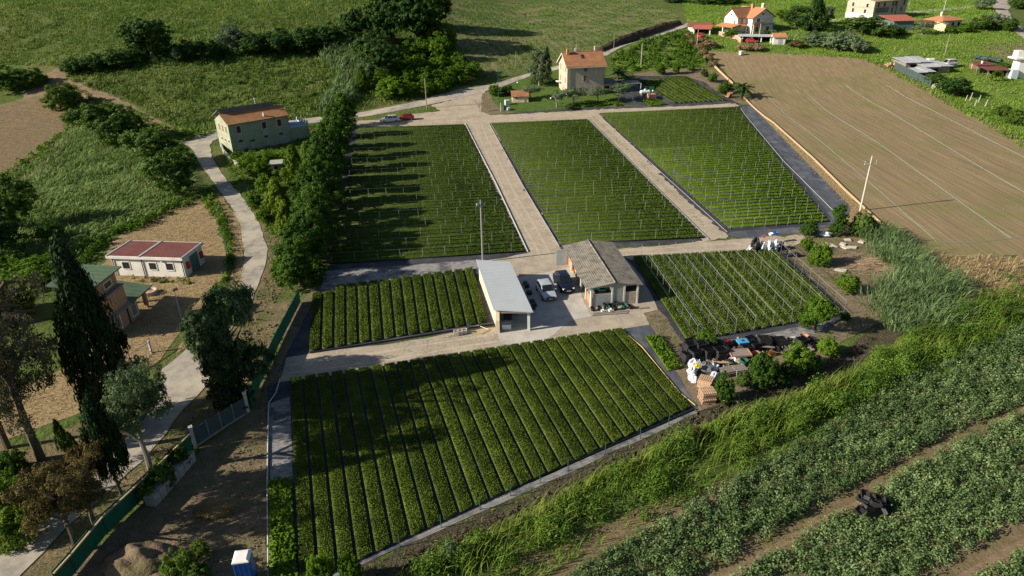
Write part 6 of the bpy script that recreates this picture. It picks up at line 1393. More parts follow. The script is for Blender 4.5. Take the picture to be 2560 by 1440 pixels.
def crown_arrays(kind, seed):
    """leaf cloud of a unit tree: height 1, width 1"""
    rr = np.random.default_rng(seed)
    spec = {  # lobes, clumps per lobe, leaves per clump, leaf size, clump radius, z range, shape
        'round': (8, 40, 34, .044, .06), 'bush': (8, 36, 34, .050, .075), 'oak': (12, 36, 50, .030, .06),
        'tall': (10, 36, 44, .038, .065), 'flame': (1, 240, 36, .045, .06), 'column': (1, 300, 60, .045, .085),
        'spire': (1, 260, 50, .045, .085), 'airy': (13, 20, 44, .026, .055), 'pine': (44, 12, 36, .018, .055)}[kind]
    nl, nc, nk, ls, cr = spec
    lob = []
    if kind == 'round':
        lob = [(0, 0, .55, .36, .40)] + [(.27 * math.cos(a), .27 * math.sin(a), rr.uniform(.28, .68), rr.uniform(.18, .26), rr.uniform(.18, .30)) for a in np.linspace(0, 6.28, nl)[:-1] + rr.uniform(0, .5, nl - 1)]
    elif kind == 'bush':
        lob = [(0, 0, .5, .36, .48)] + [(.25 * math.cos(a), .25 * math.sin(a), rr.uniform(.22, .5), rr.uniform(.2, .27), rr.uniform(.22, .4)) for a in np.linspace(0, 6.28, nl)[:-1] + rr.uniform(0, .6, nl - 1)]
    elif kind == 'oak':
        lob = [(rr.uniform(-.3, .3), rr.uniform(-.3, .3), rr.uniform(.28, .86), rr.uniform(.15, .25), rr.uniform(.11, .18)) for _ in range(nl)] + [(0, 0, .58, .33, .34)]
    elif kind == 'tall':
        for z in np.linspace(.12, .9, nl): 
            k = 1 - .5 * max(0, (z - .55) / .45); a = rr.uniform(0, 6.28); q = .16 * k; lob.append((q * math.cos(a), q * math.sin(a), z, .34 * k * rr.uniform(.85, 1.1), .13))
    elif kind == 'airy':
        lob = [(rr.uniform(-.34, .34), rr.uniform(-.34, .34), rr.uniform(.45, .92), rr.uniform(.12, .2), rr.uniform(.07, .13)) for _ in range(nl)] + [(0, 0, .72, .3, .2)]
    elif kind == 'pine':
        lob = [(.4 * math.cos(a) * q, .4 * math.sin(a) * q, z, .13, .05) for a, q, z in zip(rr.uniform(0, 6.28, nl), rr.uniform(.4, 1.05, nl), np.linspace(.3, .95, nl))]
    C = []
    if lob:
        for (x, y, z, rx, rz) in lob:
            d = rr.normal(size=(nc, 3)); d[:, 2] = d[:, 2] * .9 + .25; d /= np.linalg.norm(d, axis=1, keepdims=True)
            q = rr.uniform(.55, 1.05, (nc, 1)); C.append(np.array([x, y, z]) + d * q * np.array([rx, rx, rz]))
        C = np.concatenate(C)
    else:
        z = rr.uniform({'column': .03, 'spire': .3}.get(kind, .02), .99, nc)
        prof = (np.sin(np.pi * np.clip((z - .27) / .73 if kind == 'spire' else z, 0, 1) ** .62) ** .75 * .5) if kind in ('column', 'spire') else (np.clip(1 - z, 0, 1) ** .7 * (.35 + .65 * np.clip(z / .25, 0, 1)) * .5)
        a = rr.uniform(0, 6.28, nc); q = prof * rr.uniform(.55, 1.08, nc)
        C = np.column_stack([q * np.cos(a), q * np.sin(a), z])
    n = len(C); ctr = np.array([0, 0, C[:, 2].mean()])
    d = rr.normal(size=(n * nk, 3)); d[:, 2] += .25; d /= np.linalg.norm(d, axis=1, keepdims=True)
    rc = np.repeat(cr * rr.uniform(.6, 1.3, n), nk)[:, None]
    sq = np.array([1, 1, 1.25]) if kind in ('flame', 'column', 'spire') else np.array([1, 1, .75])
    P = np.repeat(C, nk, 0) + d * rc * rr.uniform(.5, 1.1, (n * nk, 1)) * sq
    P[:, 2] = np.maximum(P[:, 2], .01)
    out = P - ctr; Nn = d * .9 + out / np.maximum(np.linalg.norm(out, axis=1, keepdims=True), 1e-3) * .5 + rr.normal(size=P.shape) * .35
    return leaf_quads(P, Nn, ls, .62, 0, seed)
def trunk_mb(kind, seed):
    rr = random.Random(seed); mb = MB()
    top = {'round': .55, 'bush': .3, 'oak': .62, 'tall': .8, 'flame': .8, 'column': .9, 'spire': .9, 'airy': .72, 'pine': .96}[kind]
    r = {'column': .05, 'spire': .06, 'bush': .03, 'flame': .035}.get(kind, .042)
    x = y = 0.0; p = Vector((0, 0, -.02))
    for k in range(1, 5):
        q = Vector((x + rr.uniform(-.02, .02) * k, y + rr.uniform(-.02, .02) * k, top * k / 4)); mb.tube(p, q, r * (1.1 - .2 * k + .1), r * (1.0 - .2 * k + .02), 7, k == 1); p = q
    nb = {'column': 0, 'spire': 0, 'flame': 0, 'pine': 24, 'airy': 8, 'oak': 8}.get(kind, 6)
    for k in range(nb):
        z = top * (.45 + .5 * k / max(nb, 1)); a = k * 2.4 + rr.uniform(-.4, .4); l = rr.uniform(.22, .38) if kind != 'pine' else rr.uniform(.25, .48)
        b0 = Vector((0, 0, z)); b1 = b0 + Vector((math.cos(a) * l * .6, math.sin(a) * l * .6, l * .35)); b2 = b1 + Vector((math.cos(a + .3) * l * .45, math.sin(a + .3) * l * .45, l * (.25 if kind != 'pine' else -.05)))
        mb.tube(b0, b1, r * .45, r * .26, 5, False); mb.tube(b1, b2, r * .26, r * .08, 5, False)
    return mb
PROTO = {}
def proto(kind, lm, var):
    key = (kind, lm, var)
    if key not in PROTO:
        gk = (kind, var)
        if gk not in PROTO:
            PROTO[gk] = crown_arrays(kind, 100 + var * 17 + len(kind) * 3)
        V, F = PROTO[gk]
        cm = npmesh('crown', V, F, LM[lm])
        tb = trunk_mb(kind, 7 + var); tm = bpy.data.meshes.new('trunk'); tm.from_pydata(tb.v, [], tb.f); tm.materials.append(M['pale_bark'] if lm in ('olive', 'plane') else M['bark'])
        PROTO[key] = (cm, tm)
    return PROTO[key]
NT = [0]
def tree(px, py, top, w, kind, lm, label, name, cat, group=None, lift=0.0):
    """one tree: base pixel, image row of its top, width in photo pixels"""
    b = G(px, py); h = max(.4, hgt(b, top)) * 1.02; W = wid(b, w) * 1.05
    NT[0] += 1; var = NT[0] % 3
    cm, tm = proto(kind, lm, var)
    o = thing(name, label, cat, b, random.uniform(0, 6.28), group); o.scale = (W, W, h)
    c = link('crown' if cat == 'tree' else 'foliage', cm, o); t = link('trunk' if cat == 'tree' else 'stem', tm, o)
    return o
def trees(lst, kind, lm, label, name, cat='tree', group=None):
    """label may hold %s for the ordinal along the list"""
    for i, q in enumerate(lst):
        tree(*q, kind, lm, label % nth(i + 1) if '%s' in label else label, name, cat, group)
trees([(752, 712, 598, 130), (762, 682, 566, 125), (772, 652, 536, 125), (785, 620, 500, 125), (792, 588, 464, 118), (800, 556, 430, 118), (806, 524, 404, 116), (814, 492, 376, 112), (822, 462, 348, 106), (830, 432, 322, 102), (840, 404, 300, 96), (846, 376, 282, 90), (852, 348, 262, 82), (866, 318, 238, 62)], 'tall', 'laurel', '%s dark glossy tree of the tall hedge, counted up from the dusty strip', 'hedge_tree', group='tall hedge trees beside the shaded block')
for q, lb in (((742, 462, 368, 78), 'yellow-green feathery conifer in front of the tall hedge, just below the blue terrace'), ((770, 418, 358, 46), 'slim yellow-green conifer squeezed between the green house and the tall hedge'), ((700, 548, 455, 92), 'wide yellow-green conifer on the road side of the tall hedge'), ((722, 592, 505, 66), 'darker feathery conifer lowest on the road side of the tall hedge')): tree(*q, 'flame', 'thuja', lb, 'conifer', 'tree')
for i, q in enumerate([(652, 446, 398, 66), (622, 418, 384, 58), (596, 408, 378, 46), (664, 412, 376, 60), (712, 402, 370, 52), (672, 480, 430, 60), (640, 520, 478, 46), (662, 560, 515, 40)]): tree(*q, 'bush', 'lime' if i in (1, 3, 4) else 'bright', '%s rounded bush between the green house and the road, counted from the tiny concrete hut' % nth(i + 1), 'garden_bush', 'bush', 'bushes in front of the green house')
for q, lb in (((292, 356, 244, 146), 'large rounded fig-like tree nearest the dirt track above the meadow'), ((392, 418, 316, 132), 'middle rounded tree of the roadside row above the long meadow'), ((442, 482, 372, 136), 'rounded tree nearest the road curve, lowest of the roadside row')): tree(*q, 'round', 'mid', lb, 'roadside_tree', 'tree', 'rounded trees along the upper road')
tree(160, 268, 203, 92, 'bush', 'wild', 'wide bush standing where the dirt track forks', 'track_bush', 'bush'); tree(372, 352, 308, 60, 'bush', 'plane', 'grey-green bush between the rounded roadside trees', 'grey_bush', 'bush'); tree(190, 310, 270, 60, 'bush', 'mid', 'small dark bush at the edge of the ploughed field', 'field_bush', 'bush'); tree(250, 300, 262, 50, 'bush', 'wild', 'bush below the dirt track beside the fig-like tree', 'track_bush', 'bush')
tree(382, 152, 38, 118, 'round', 'dark', 'solitary dark oak standing on the hillside hedge line', 'dark_oak', 'tree'); tree(580, 135, 58, 92, 'oak', 'olive', 'grey-green tree on the hillside hedge line', 'grey_tree', 'tree'); tree(445, 162, 120, 26, 'airy', 'olive', 'small silvery tree beside the solitary dark oak', 'silver_tree', 'tree')
trees([(188, 182, 142, 62), (240, 178, 130, 70), (300, 168, 116, 76), (345, 156, 118, 50), (470, 150, 98, 76), (525, 146, 96, 76), (635, 138, 78, 90), (700, 132, 68, 98), (765, 126, 58, 100), (825, 120, 56, 90)], 'bush', 'dark', '%s dark bush of the hillside hedge line, counted from the dirt track', 'hedge_bush', 'bush', 'dark bushes of the hillside hedge line')
trees([(30, 222, 160, 100), (88, 214, 165, 66)], 'bush', 'mid', '%s low broad bush at the dirt track end of the ploughed field', 'field_hedge_bush', 'bush', 'bushes above the ploughed field')
for q, lb in (((985, 112, -50, 130), 'tallest dark tree of the wood at the top of the valley'), ((1045, 120, -20, 125), 'dark tree of the wood edge beside the stubble field'), ((930, 160, 68, 96), 'grey-dark tree at the lower edge of the wood'), ((1082, 66, -50, 110), 'dark tree at the uppermost end of the wood'), ((962, 205, 100, 100), 'dark broad tree between the wood and the orchard'), ((900, 110, 10, 80), 'lighter tree at the meadow side of the wood'), ((1020, 60, -70, 120), 'dark tree half cut off at the top of the wood')): tree(*q, 'round', 'dark', lb, 'wood_tree', 'tree', 'trees of the dark wood')
OR = [(1022, 152, 98, 62), (1062, 140, 88, 60), (1102, 150, 78, 60), (1012, 182, 132, 60), (1052, 186, 130, 62), (1096, 186, 132, 60), (1136, 182, 138, 56), (992, 208, 158, 60), (1032, 214, 162, 60), (1076, 216, 164, 60), (1116, 212, 160, 58), (1156, 207, 154, 56), (1184, 196, 150, 44), (958, 218, 168, 54), (1024, 240, 200, 52), (1064, 236, 196, 52), (1104, 230, 190, 50), (1150, 186, 130, 46), (1086, 124, 66, 56), (1120, 118, 60, 50)]
trees(OR, 'bush', 'bright', 'leafy orchard tree in the dense grove above the parked cars', 'orchard_tree', group='orchard trees of the dense grove')
tree(977, 246, 190, 70, 'bush', 'lime', 'yellow-green orchard tree standing in front of the dense grove', 'orchard_tree', 'tree'); tree(906, 226, 172, 32, 'column', 'thuja', 'narrow columnar tree standing apart beside the orchard', 'columnar_tree', 'tree')
tree(1348, 214, 130, 68, 'tall', 'plane', 'big leafy magnolia-like tree beside the lit gable of the stone house', 'magnolia', 'tree'); tree(1367, 205, 124, 20, 'column', 'cypress', 'slim dark cypress behind the magnolia by the stone house', 'cypress', 'tree')
trees([(1325, 246, 210, 58), (1392, 268, 226, 56), (1434, 264, 220, 62), (1494, 254, 213, 62), (1546, 254, 210, 62)], 'airy', 'olive', '%s silvery olive tree in front of the stone house, counted from the tool hut', 'olive_tree', group='olive trees in front of the stone house')
tree(1237, 240, 207, 32, 'bush', 'bright', 'bright clipped bush at the road corner of the garden', 'clipped_bush', 'bush'); tree(1425, 274, 256, 24, 'bush', 'laurel', 'small round shrub at the end of the seedling patches', 'round_shrub', 'bush'); tree(1270, 235, 212, 40, 'bush', 'dark', 'dark shrub behind the tool hut', 'dark_shrub', 'bush')
trees([(1650, 187, 156, 26), (1690, 185, 148, 20), (1727, 176, 158, 20), (1760, 192, 168, 20), (1780, 206, 178, 24), (1808, 234, 200, 32), (1822, 226, 205, 22)], 'bush', 'bright', '%s small citrus bush on the sandy patch, counted from the pale pole', 'citrus_bush', 'bush', 'citrus bushes on the sandy patch')
for q, k, lm, lb in (((2090, 588, 518, 52), 'tall', 'laurel', 'dark pointed tree at the corner of the black fabric, nearer the lane'), ((2150, 590, 520, 62), 'bush', 'mid', 'dark wide bush at the foot of the concrete pole'), ((2020, 590, 548, 46), 'bush', 'wild', 'olive-brown round bush on the black fabric edge'), ((2014, 628, 588, 34), 'bush', 'bright', 'small bright bush at the end of the lower lane'), ((2046, 662, 598, 58), 'bush', 'lime', 'bright yellow-green bush between lane end and brushwood'), ((2115, 732, 680, 58), 'bush', 'bright', 'round bush on the debris ground above the reeds'), ((2036, 832, 742, 76), 'round', 'bright', 'leafy green tree at the lower corner of the sprinkler block'), ((1765, 872, 822, 58), 'bush', 'bright', 'bush growing at the upper edge of the junk heap'), ((2066, 888, 838, 56), 'bush', 'lime', 'yellow-green bush at the far end of the junk heap'), ((1990, 930, 855, 78), 'bush', 'bright', 'wide bush at the back of the junk heap'), ((2028, 925, 880, 50), 'bush', 'mid', 'darker bush close behind the wide junk heap bush'), ((1904, 965, 878, 76), 'bush', 'laurel', 'dark egg-shaped bush in front of the junk heap'), ((1950, 962, 905, 50), 'bush', 'dark', 'dark bush in the shadow of the egg-shaped bush'), ((1808, 1004, 925, 54), 'bush', 'laurel', 'upright bush beside the tall pallet stack'), ((1855, 968, 930, 38), 'bush', 'mid', 'small bush between the upright and the egg-shaped bush'), ((2112, 803, 780, 26), 'bush', 'dark', 'small dark bush at the ditch corner')): tree(*q, k, lm, lb, 'leafy_bush' if k != 'round' else 'leafy_tree', 'bush' if k == 'bush' else 'tree')
for q, k, lm, lb in (((2032, 78, -6, 84), 'flame', 'dark', 'tall dark conifer beside the white villa'), ((1988, 68, 12, 74), 'oak', 'dark', 'dark broad tree touching the tall conifer by the villa'), ((1958, 54, 22, 42), 'round', 'thuja', 'yellowish tree between villa and dark conifer'), ((2062, 62, 14, 42), 'oak', 'olive', 'grey-green tree behind the tall conifer'), ((2152, 88, 36, 84), 'round', 'mid', 'dark tree in front of the white base of the old farmhouse'), ((2202, 92, 54, 70), 'bush', 'mid', 'broad tree before the green shed'), ((2244, 86, 62, 40), 'bush', 'wild', 'bush against the green shed wall'), ((2305, 86, 55, 52), 'airy', 'olive', 'grey bush between green shed and yellow house'), ((2120, 112, 70, 40), 'bush', 'olive', 'small grey tree below the dark farmhouse tree'), ((2375, 82, 62, 30), 'bush', 'laurel', 'dark bush against the cream garden hut'), ((2412, 80, 58, 36), 'bush', 'bright', 'bush at the corner of the yellow house'), ((2450, 74, 38, 56), 'bush', 'mid', 'broad bush in the row by the wide road'), ((2488, 70, 30, 56), 'round', 'plane', 'pale rounded tree beside the wide road'), ((2520, 78, 40, 40), 'bush', 'laurel', 'dark bush at the bend of the wide road'), ((2460, 24, -4, 46), 'round', 'olive', 'grey tree where the side road meets the wide road'), ((2382, 240, 188, 86), 'round', 'dark', 'big dark round tree beside the metal sheet sheds'), ((2336, 212, 182, 60), 'bush', 'mid', 'leafy bush covering the front of the sheet sheds'), ((2498, 180, 156, 56), 'bush', 'mid', 'dark bush behind the larger red shelter'), ((2545, 310, 268, 66), 'bush', 'wild', 'straggling bush at the picture edge above the tilled field'), ((2505, 290, 262, 50), 'bush', 'wild', 'low bush in the weeds above the tilled field'), ((1827, 94, 68, 42), 'bush', 'bright', 'clipped bush in front of the villa porch'), ((1906, 88, 66, 22), 'bush', 'plane', 'slim shrub against the villa wall'), ((1930, 86, 73, 24), 'bush', 'olive', 'low grey shrub at the villa corner'), ((2548, 22, -10, 60), 'bush', 'mid', 'dark bush across the wide road'), ((1790, 8, -20, 120), 'bush', 'dark', 'dark thicket tree at the upper edge beyond the villa'), ((1690, 6, -16, 60), 'bush', 'dark', 'dark round bush above the stubble field')): tree(*q, k, lm, lb, 'garden_tree' if k != 'bush' else 'garden_bush', 'tree' if k != 'bush' else 'bush')
trees([(2036, 112, 76, 66), (2082, 120, 74, 78), (2124, 127, 86, 66), (2152, 131, 100, 44), (2064, 100, 78, 60)], 'bush', 'olive', '%s pale willow-like bush of the group beyond the tilled field, counted from the villa', 'willow_bush', 'bush', 'pale willow-like bushes')
trees([(1722, 96, 80, 22), (1733, 112, 94, 26), (1745, 124, 106, 26), (1757, 138, 120, 28), (1769, 151, 133, 26), (1781, 165, 148, 26), (1752, 108, 92, 40), (1772, 118, 98, 44), (1866, 124, 106, 50), (1890, 126, 108, 44)], 'bush', 'dry', '%s dry straw-coloured bush at the head of the tilled field, counted from the red carport', 'dry_bush', 'bush', 'dry bushes below the villa')
tree(1990, 118, 100, 44, 'bush', 'brown', 'dark brown brush heap beside the tiled hut', 'brush_heap', 'bush')
# bottom corner by the road
tree(298, 1062, 646, 126, 'column', 'cypress', 'huge dark cypress in front of the brick cabin', 'cypress', 'tree'); tree(312, 1257, 1012, 76, 'spire', 'cypress', 'slender cypress on a bare trunk between road and screen fence', 'cypress', 'tree'); tree(166, 1128, 1052, 42, 'flame', 'laurel', 'small pointed conifer beside the sandy road', 'conifer', 'tree'); tree(188, 1130, 1082, 28, 'flame', 'laurel', 'smallest pointed conifer touching its taller neighbour', 'conifer', 'tree')
tree(192, 1380, 1175, 175, 'airy', 'brown', 'russet tree nearest the bottom of the screen fence', 'russet_tree', 'tree'); tree(242, 1325, 1128, 150, 'airy', 'brown', 'russet tree higher up the fence with a leaning bare trunk', 'russet_tree', 'tree')
tree(381, 1190, 918, 178, 'airy', 'plane', 'open grey-green tree with visible branches beside the net gate', 'open_tree', 'tree')
tree(604, 1000, 708, 150, 'oak', 'oak', 'big holm oak overhanging the road beside the green screen fence', 'holm_oak', 'tree'); tree(560, 960, 770, 130, 'oak', 'oak', 'second holm oak merged with the big one on the road side', 'holm_oak', 'tree'); tree(590, 1010, 850, 125, 'tall', 'cypress', 'dark bushy conifer under the holm oaks', 'conifer', 'tree')
tree(105, 1150, 715, 250, 'pine', 'pine', 'big thin brownish pine with bare branches at the picture edge', 'pine_tree', 'tree'); tree(20, 1120, 760, 180, 'pine', 'pine', 'second thin pine partly cut off by the picture edge', 'pine_tree', 'tree')
for q, k, lm, lb in (((40, 570, 430, 120), 'round', 'mid', 'shaded tree at the picture edge above the hedge'), ((-20, 640, 520, 160), 'round', 'dark', 'dark tree half outside the picture below the shaded one'), ((110, 705, 635, 130), 'bush', 'bright', 'bright broad bush behind the cypress tip'), ((30, 790, 690, 120), 'bush', 'wild', 'wild bush at the picture edge behind the pine'), ((130, 600, 550, 70), 'bush', 'mid', 'bush in the shade of the edge trees'), ((30, 1190, 1128, 90), 'bush', 'laurel', 'dark green bush at the picture edge beside the sandy road'), ((30, 1280, 1180, 120), 'bush', 'bright', 'light green bush mass under the russet trees'), ((112, 1262, 1196, 76), 'bush', 'mid', 'bush between the russet trees and the picture edge'), ((60, 1350, 1265, 110), 'bush', 'thuja', 'yellow-green bush below the russet crown'), ((452, 1166, 1106, 62), 'bush', 'laurel', 'overgrown shrub at the upper end of the concrete blocks'), ((412, 1216, 1150, 66), 'bush', 'mid', 'shrub behind the middle concrete blocks'), ((372, 1250, 1200, 50), 'bush', 'laurel', 'shrub behind the last concrete blocks'), ((455, 1450, 1375, 90), 'bush', 'wild', 'wide weedy bush at the bottom of the rough lot'), ((505, 1395, 1352, 50), 'bush', 'wild', 'small weedy bush on the rough lot'), ((500, 1460, 1405, 70), 'bush', 'mid', 'dark weedy bush nearest the portable toilet'), ((812, 1475, 1372, 66), 'round', 'lime', 'bright young tree at the bottom end of the front block'), ((885, 1470, 1388, 62), 'round', 'bright', 'second young tree at the bottom end, nearer the bank'), ((170, 1265, 1225, 50), 'bush', 'mid', 'low bush beside the road under the russet tree'), ((1130, 1400, 1345, 40), 'bush', 'olive', 'pale spiky reed clump on the bank'), ((1738, 1100, 1066, 36), 'bush', 'brown', 'brown withered bush on the dark bank')): tree(*q, k, lm, lb, 'wild_bush' if k == 'bush' else 'edge_tree', 'bush' if k == 'bush' else 'tree')
# palms
def palm(px, py, top, w, label):
    b = G(px, py); h = hgt(b, top); W = wid(b, w) / 2; o = thing('palm_tree', label, 'tree', b)
    mb = MB()
    for k in range(6): mb.tube((0, 0, h * .42 * k / 6), (0, 0, h * .42 * (k + 1) / 6), .34 - .02 * k, .30 - .02 * k, 8)
    mb.build('trunk', M['bark'], o); rr = np.random.default_rng(px); VS = []; FS = []; n = 0
    for f in range(54):
        a = rr.uniform(0, 6.28); el = rr.uniform(-.25, 1.35); L = W * rr.uniform(.85, 1.15)
        for s in range(14):
            t = (s + .5) / 14; r = L * t * math.cos(el * (1 - .45 * t)); z = h * .45 + L * t * math.sin(el) - L * .55 * t * t
            c = np.array([math.cos(a) * r, math.sin(a) * r, z]); fw = np.array([math.cos(a), math.sin(a), -.4]); sd = np.array([-math.sin(a), math.cos(a), -.35])
            for sg in (-1, 1):
                d = sd * np.array([sg, sg, 1]) + fw * .7; d = d / np.linalg.norm(d) * L * .24 * (1 - .6 * t); k = fw * .16
                VS += [c - k, c + k, c + d + k * .3, c + d - k * .3]; FS.append((n, n + 1, n + 2, n + 3)); n += 4
    link('fronds', npmesh('fronds', np.array(VS), np.array(FS), LM['palm']), o)
palm(1856, 244, 194, 60, 'date palm with dense dark fronds beside the boarded wall'); palm(1545, 198, 160, 54, 'date palm with drooping pale fronds behind the stone house')
# leafy arch by the red shelters
b = G(2489, 204); h = 3.0; rr = np.random.default_rng(3); a = rr.uniform(-.25, math.pi + .25, 1500); P = np.column_stack([np.cos(a) * 1.5, np.zeros(1500), np.maximum(.05, np.sin(a) * 1.6 + 1.2)]) + rr.normal(size=(1500, 3)) * .16
V, F = leaf_quads(P, rr.normal(size=P.shape), .26, .7, 0, 3); o = link('leafy_arch', npmesh('leafy_arch', V, F, LM['thuja'])); o.location = b; tag(o, 'round leafy garden arch in front of the larger red shelter', 'arch')
# ================================================================== ground cover nobody could count
GM = {
 'meadow': leafmat('meadow_grass', (.055, .082, .018), (.130, .155, .040), (.24, .242, .085), .3, nscale=.09),
 'bright': leafmat('bright_grass', (.075, .125, .016), (.15, .21, .03), (.25, .29, .06), .35, nscale=.12),
 'dry': leafmat('dry_grass', (.13, .105, .05), (.27, .215, .11), (.43, .35, .20), .25, nscale=.3),
 'bean': leafmat('broad_bean_leaf', (.030, .048, .020), (.095, .125, .050), (.25, .275, .13), .25, nscale=.5),
 'bramble': leafmat('bramble_leaf', (.022, .046, .009), (.066, .108, .016), (.165, .21, .04), .3, nscale=.22),
 'silver': leafmat('sheen_tint_grass', (.070, .098, .026), (.145, .172, .058), (.26, .275, .125), .3, nscale=.12),  # lighter tints put the silvery sheen into the blade colour
 'scrub': leafmat('hillside_scrub_leaf', (.035, .048, .014), (.105, .120, .032), (.20, .205, .070), .3, nscale=.13),
 'lime': leafmat('ditch_grass_blade', (.075, .105, .015), (.16, .19, .03), (.29, .29, .07), .35, nscale=.2),
 'reed': leafmat('reed_blade', (.070, .095, .042), (.135, .165, .075), (.25, .28, .14), .3, nscale=.4),
 'twig': leafmat('bank_scrub', (.030, .028, .018), (.065, .055, .032), (.12, .105, .05), .1, nscale=.5),
 'shrub': leafmat('field_shrub_leaf', (.030, .060, .010), (.085, .13, .018), (.18, .22, .036), .3, nscale=.25),
}
def thicket(P, r, h, nk, ls, seed=0, aspect=.65):
    """low mounds of leaves round each point"""
    rr = np.random.default_rng(seed); n = len(P); rc = r * rr.uniform(.6, 1.4, n); hc = h * rr.uniform(.55, 1.4, n)
    d = rr.normal(size=(n * nk, 3)); d[:, 2] = np.abs(d[:, 2]); d /= np.linalg.norm(d, axis=1, keepdims=True)
    q = d * rr.uniform(.6, 1.05, (n * nk, 1)); Q = np.repeat(P, nk, 0) + q * np.column_stack([np.repeat(rc, nk), np.repeat(rc, nk), np.repeat(hc, nk)])
    return leaf_quads(Q, d + rr.normal(size=d.shape) * .45, ls, aspect, 0, seed)
def grass(name, px, dens, L, W, m, label, lean=.5, wind=(.18, .08), patch=0.0, seed=1, extra=None):
    P = scatter(px, dens, seed=seed, patch=patch); V, F = blades(P, L, W, lean, wind, seed)
    if extra: V, F = join((V, F), extra)
    return stuff(name, V, F, m, label, 'grass')
HILL = [(-60, -12), (1110, -12), (1130, 100), (1180, 195), (1130, 222), (1010, 255), (880, 280), (790, 292), (550, 322), (470, 335), (330, 258), (180, 205), (160, 168), (110, 165), (-60, 160)]
grass('hill_grass', HILL, 4.5, .8, .22, GM['meadow'], 'long wind-combed grass covering the hillside meadow', patch=.15, seed=2, extra=thicket(scatter(HILL, .012, seed=3, patch=.3, pscale=.08), .9, .6, 26, .4, 3))
stuff('hill_shrubs', *thicket(scatter(HILL, .05, seed=70, patch=.62, pscale=.045), 1.0, .8, 30, .42, 70), GM['shrub'], 'low shrubs dotted in patches over the hillside meadow', 'shrubs')
MEAD = [(180, 260), (330, 300), (430, 340), (470, 400), (490, 470), (470, 500), (330, 560), (150, 640), (-40, 660), (-40, 470), (60, 425), (150, 350), (180, 300)]
grass('long_grass', MEAD, 6.5, 1.0, .20, GM['silver'], 'long combed grass of the meadow beside the rounded roadside trees', lean=.8, wind=(.5, .15), patch=.05, seed=4)
LOWHILL = [(185, 205), (345, 158), (640, 142), (800, 132), (905, 180), (885, 268), (780, 290), (550, 320), (475, 330), (330, 256)]
stuff('hillside_scrub', *thicket(scatter(LOWHILL, .16, seed=75), 1.0, 1.0, 60, .36, 75), GM['scrub'], 'rough scrub and tall weeds on the slope between hedge line and green house', 'scrub')
stuff('hedge_line_brambles', *thicket(scatter([(175, 190), (240, 150), (345, 130), (480, 112), (640, 92), (800, 75), (900, 70), (910, 100), (800, 135), (640, 150), (480, 165), (345, 165), (240, 185)], .22, seed=76), 1.6, 1.9, 90, .40, 76), LM['dark'], 'dark bramble mass along the hillside hedge line', 'hedge')
stuff('meadow_hedge', *thicket(scatter([(-40, 640), (150, 640), (330, 560), (470, 495), (500, 505), (380, 560), (290, 600), (190, 680), (140, 720), (-40, 800)], 1.1, seed=5), .7, 1.2, 40, .36, 5), GM['shrub'], 'rough hedge of brambles along the lower edge of the long meadow', 'hedge')
stuff('creeper_hedge', *thicket(scatter([(500, 478), (532, 476), (560, 540), (582, 600), (580, 690), (540, 742), (520, 740), (562, 690), (568, 620), (545, 560), (512, 520)], 2.2, seed=6), .45, .8, 36, .26, 6), GM['shrub'], 'low creeper hedge between the straw yard and the road', 'hedge')
stuff('roadside_weeds', *thicket(scatter([(545, 322), (790, 312), (800, 330), (860, 300), (870, 330), (800, 420), (700, 600), (712, 720), (690, 700), (660, 560), (600, 480), (560, 400)], .8, seed=7), .6, .6, 26, .3, 7), GM['shrub'], 'weeds round the green house and along the road bank', 'weeds')
stuff('track_weeds', *thicket(scatter([(165, 210), (330, 275), (440, 330), (545, 325), (500, 345), (440, 380), (330, 330), (200, 300), (150, 350), (60, 430), (0, 470), (-40, 460), (160, 330), (170, 260)], .5, seed=8), .9, .8, 30, .42, 8), GM['shrub'], 'weeds and brambles below the dirt track', 'weeds')
stuff('field_shrubs', *thicket(scatter([(1530, 142), (1622, 102), (1715, 76), (1738, 104), (1762, 150), (1764, 168), (1600, 176), (1535, 190)], .38, seed=9), 1.0, 1.3, 46, .5, 9), GM['shrub'], 'dense knee-high shrubs of the overgrown field behind the stone house', 'shrubs')
BM = [(1720, 60), (1700, -12), (2460, -12), (2480, 20), (2500, 60), (2590, 110), (2600, 380), (2545, 340), (2400, 262), (2190, 153), (2140, 148), (1960, 136), (1780, 128), (1740, 100)]
grass('bright_meadow_grass', BM, 3.0, .5, .26, GM['bright'], 'bright sunlit grass of the meadow round the far houses', patch=.1, seed=10, extra=thicket(scatter(BM, .007, seed=11, patch=.2), .8, .6, 22, .45, 11))
grass('stubble_grass', [(1105, -10), (1560, -10), (1650, 20), (1710, 45), (1600, 85), (1480, 125), (1350, 165), (1200, 200), (1165, 150), (1130, 90)], 1.6, .5, .28, GM['shrub'], 'patchy green growth on the hillside stubble field', patch=.55, seed=12)
grass('field_weeds', [(1868, 150), (2140, 150), (2330, 226), (2590, 372), (2590, 600), (2400, 560), (2150, 380), (1990, 250)], .30, .25, .14, GM['bright'], 'thin weeds sprouting on the tilled field', patch=.55, seed=13)
grass('field_margin_grass', [(2140, 146), (2200, 150), (2330, 216), (2460, 286), (2600, 362), (2600, 400), (2440, 300), (2320, 232), (2180, 160)], 3.5, .8, .22, GM['bright'], 'grass margin between tilled field and sheds', seed=14)
HEDGE = [(2640, 690), (2480, 748), (2320, 815), (2200, 898), (2110, 945), (1990, 995), (1780, 1066), (1600, 1146), (1450, 1220), (1300, 1304), (1150, 1382), (980, 1465), (1180, 1460), (1330, 1390), (1560, 1285), (1760, 1195), (1950, 1108), (2130, 1012), (2300, 932), (2640, 780)]
MH = scatter(HEDGE, .22, seed=16); r3 = np.random.default_rng(88); MH = MH[r3.uniform(size=len(MH)) < .9]
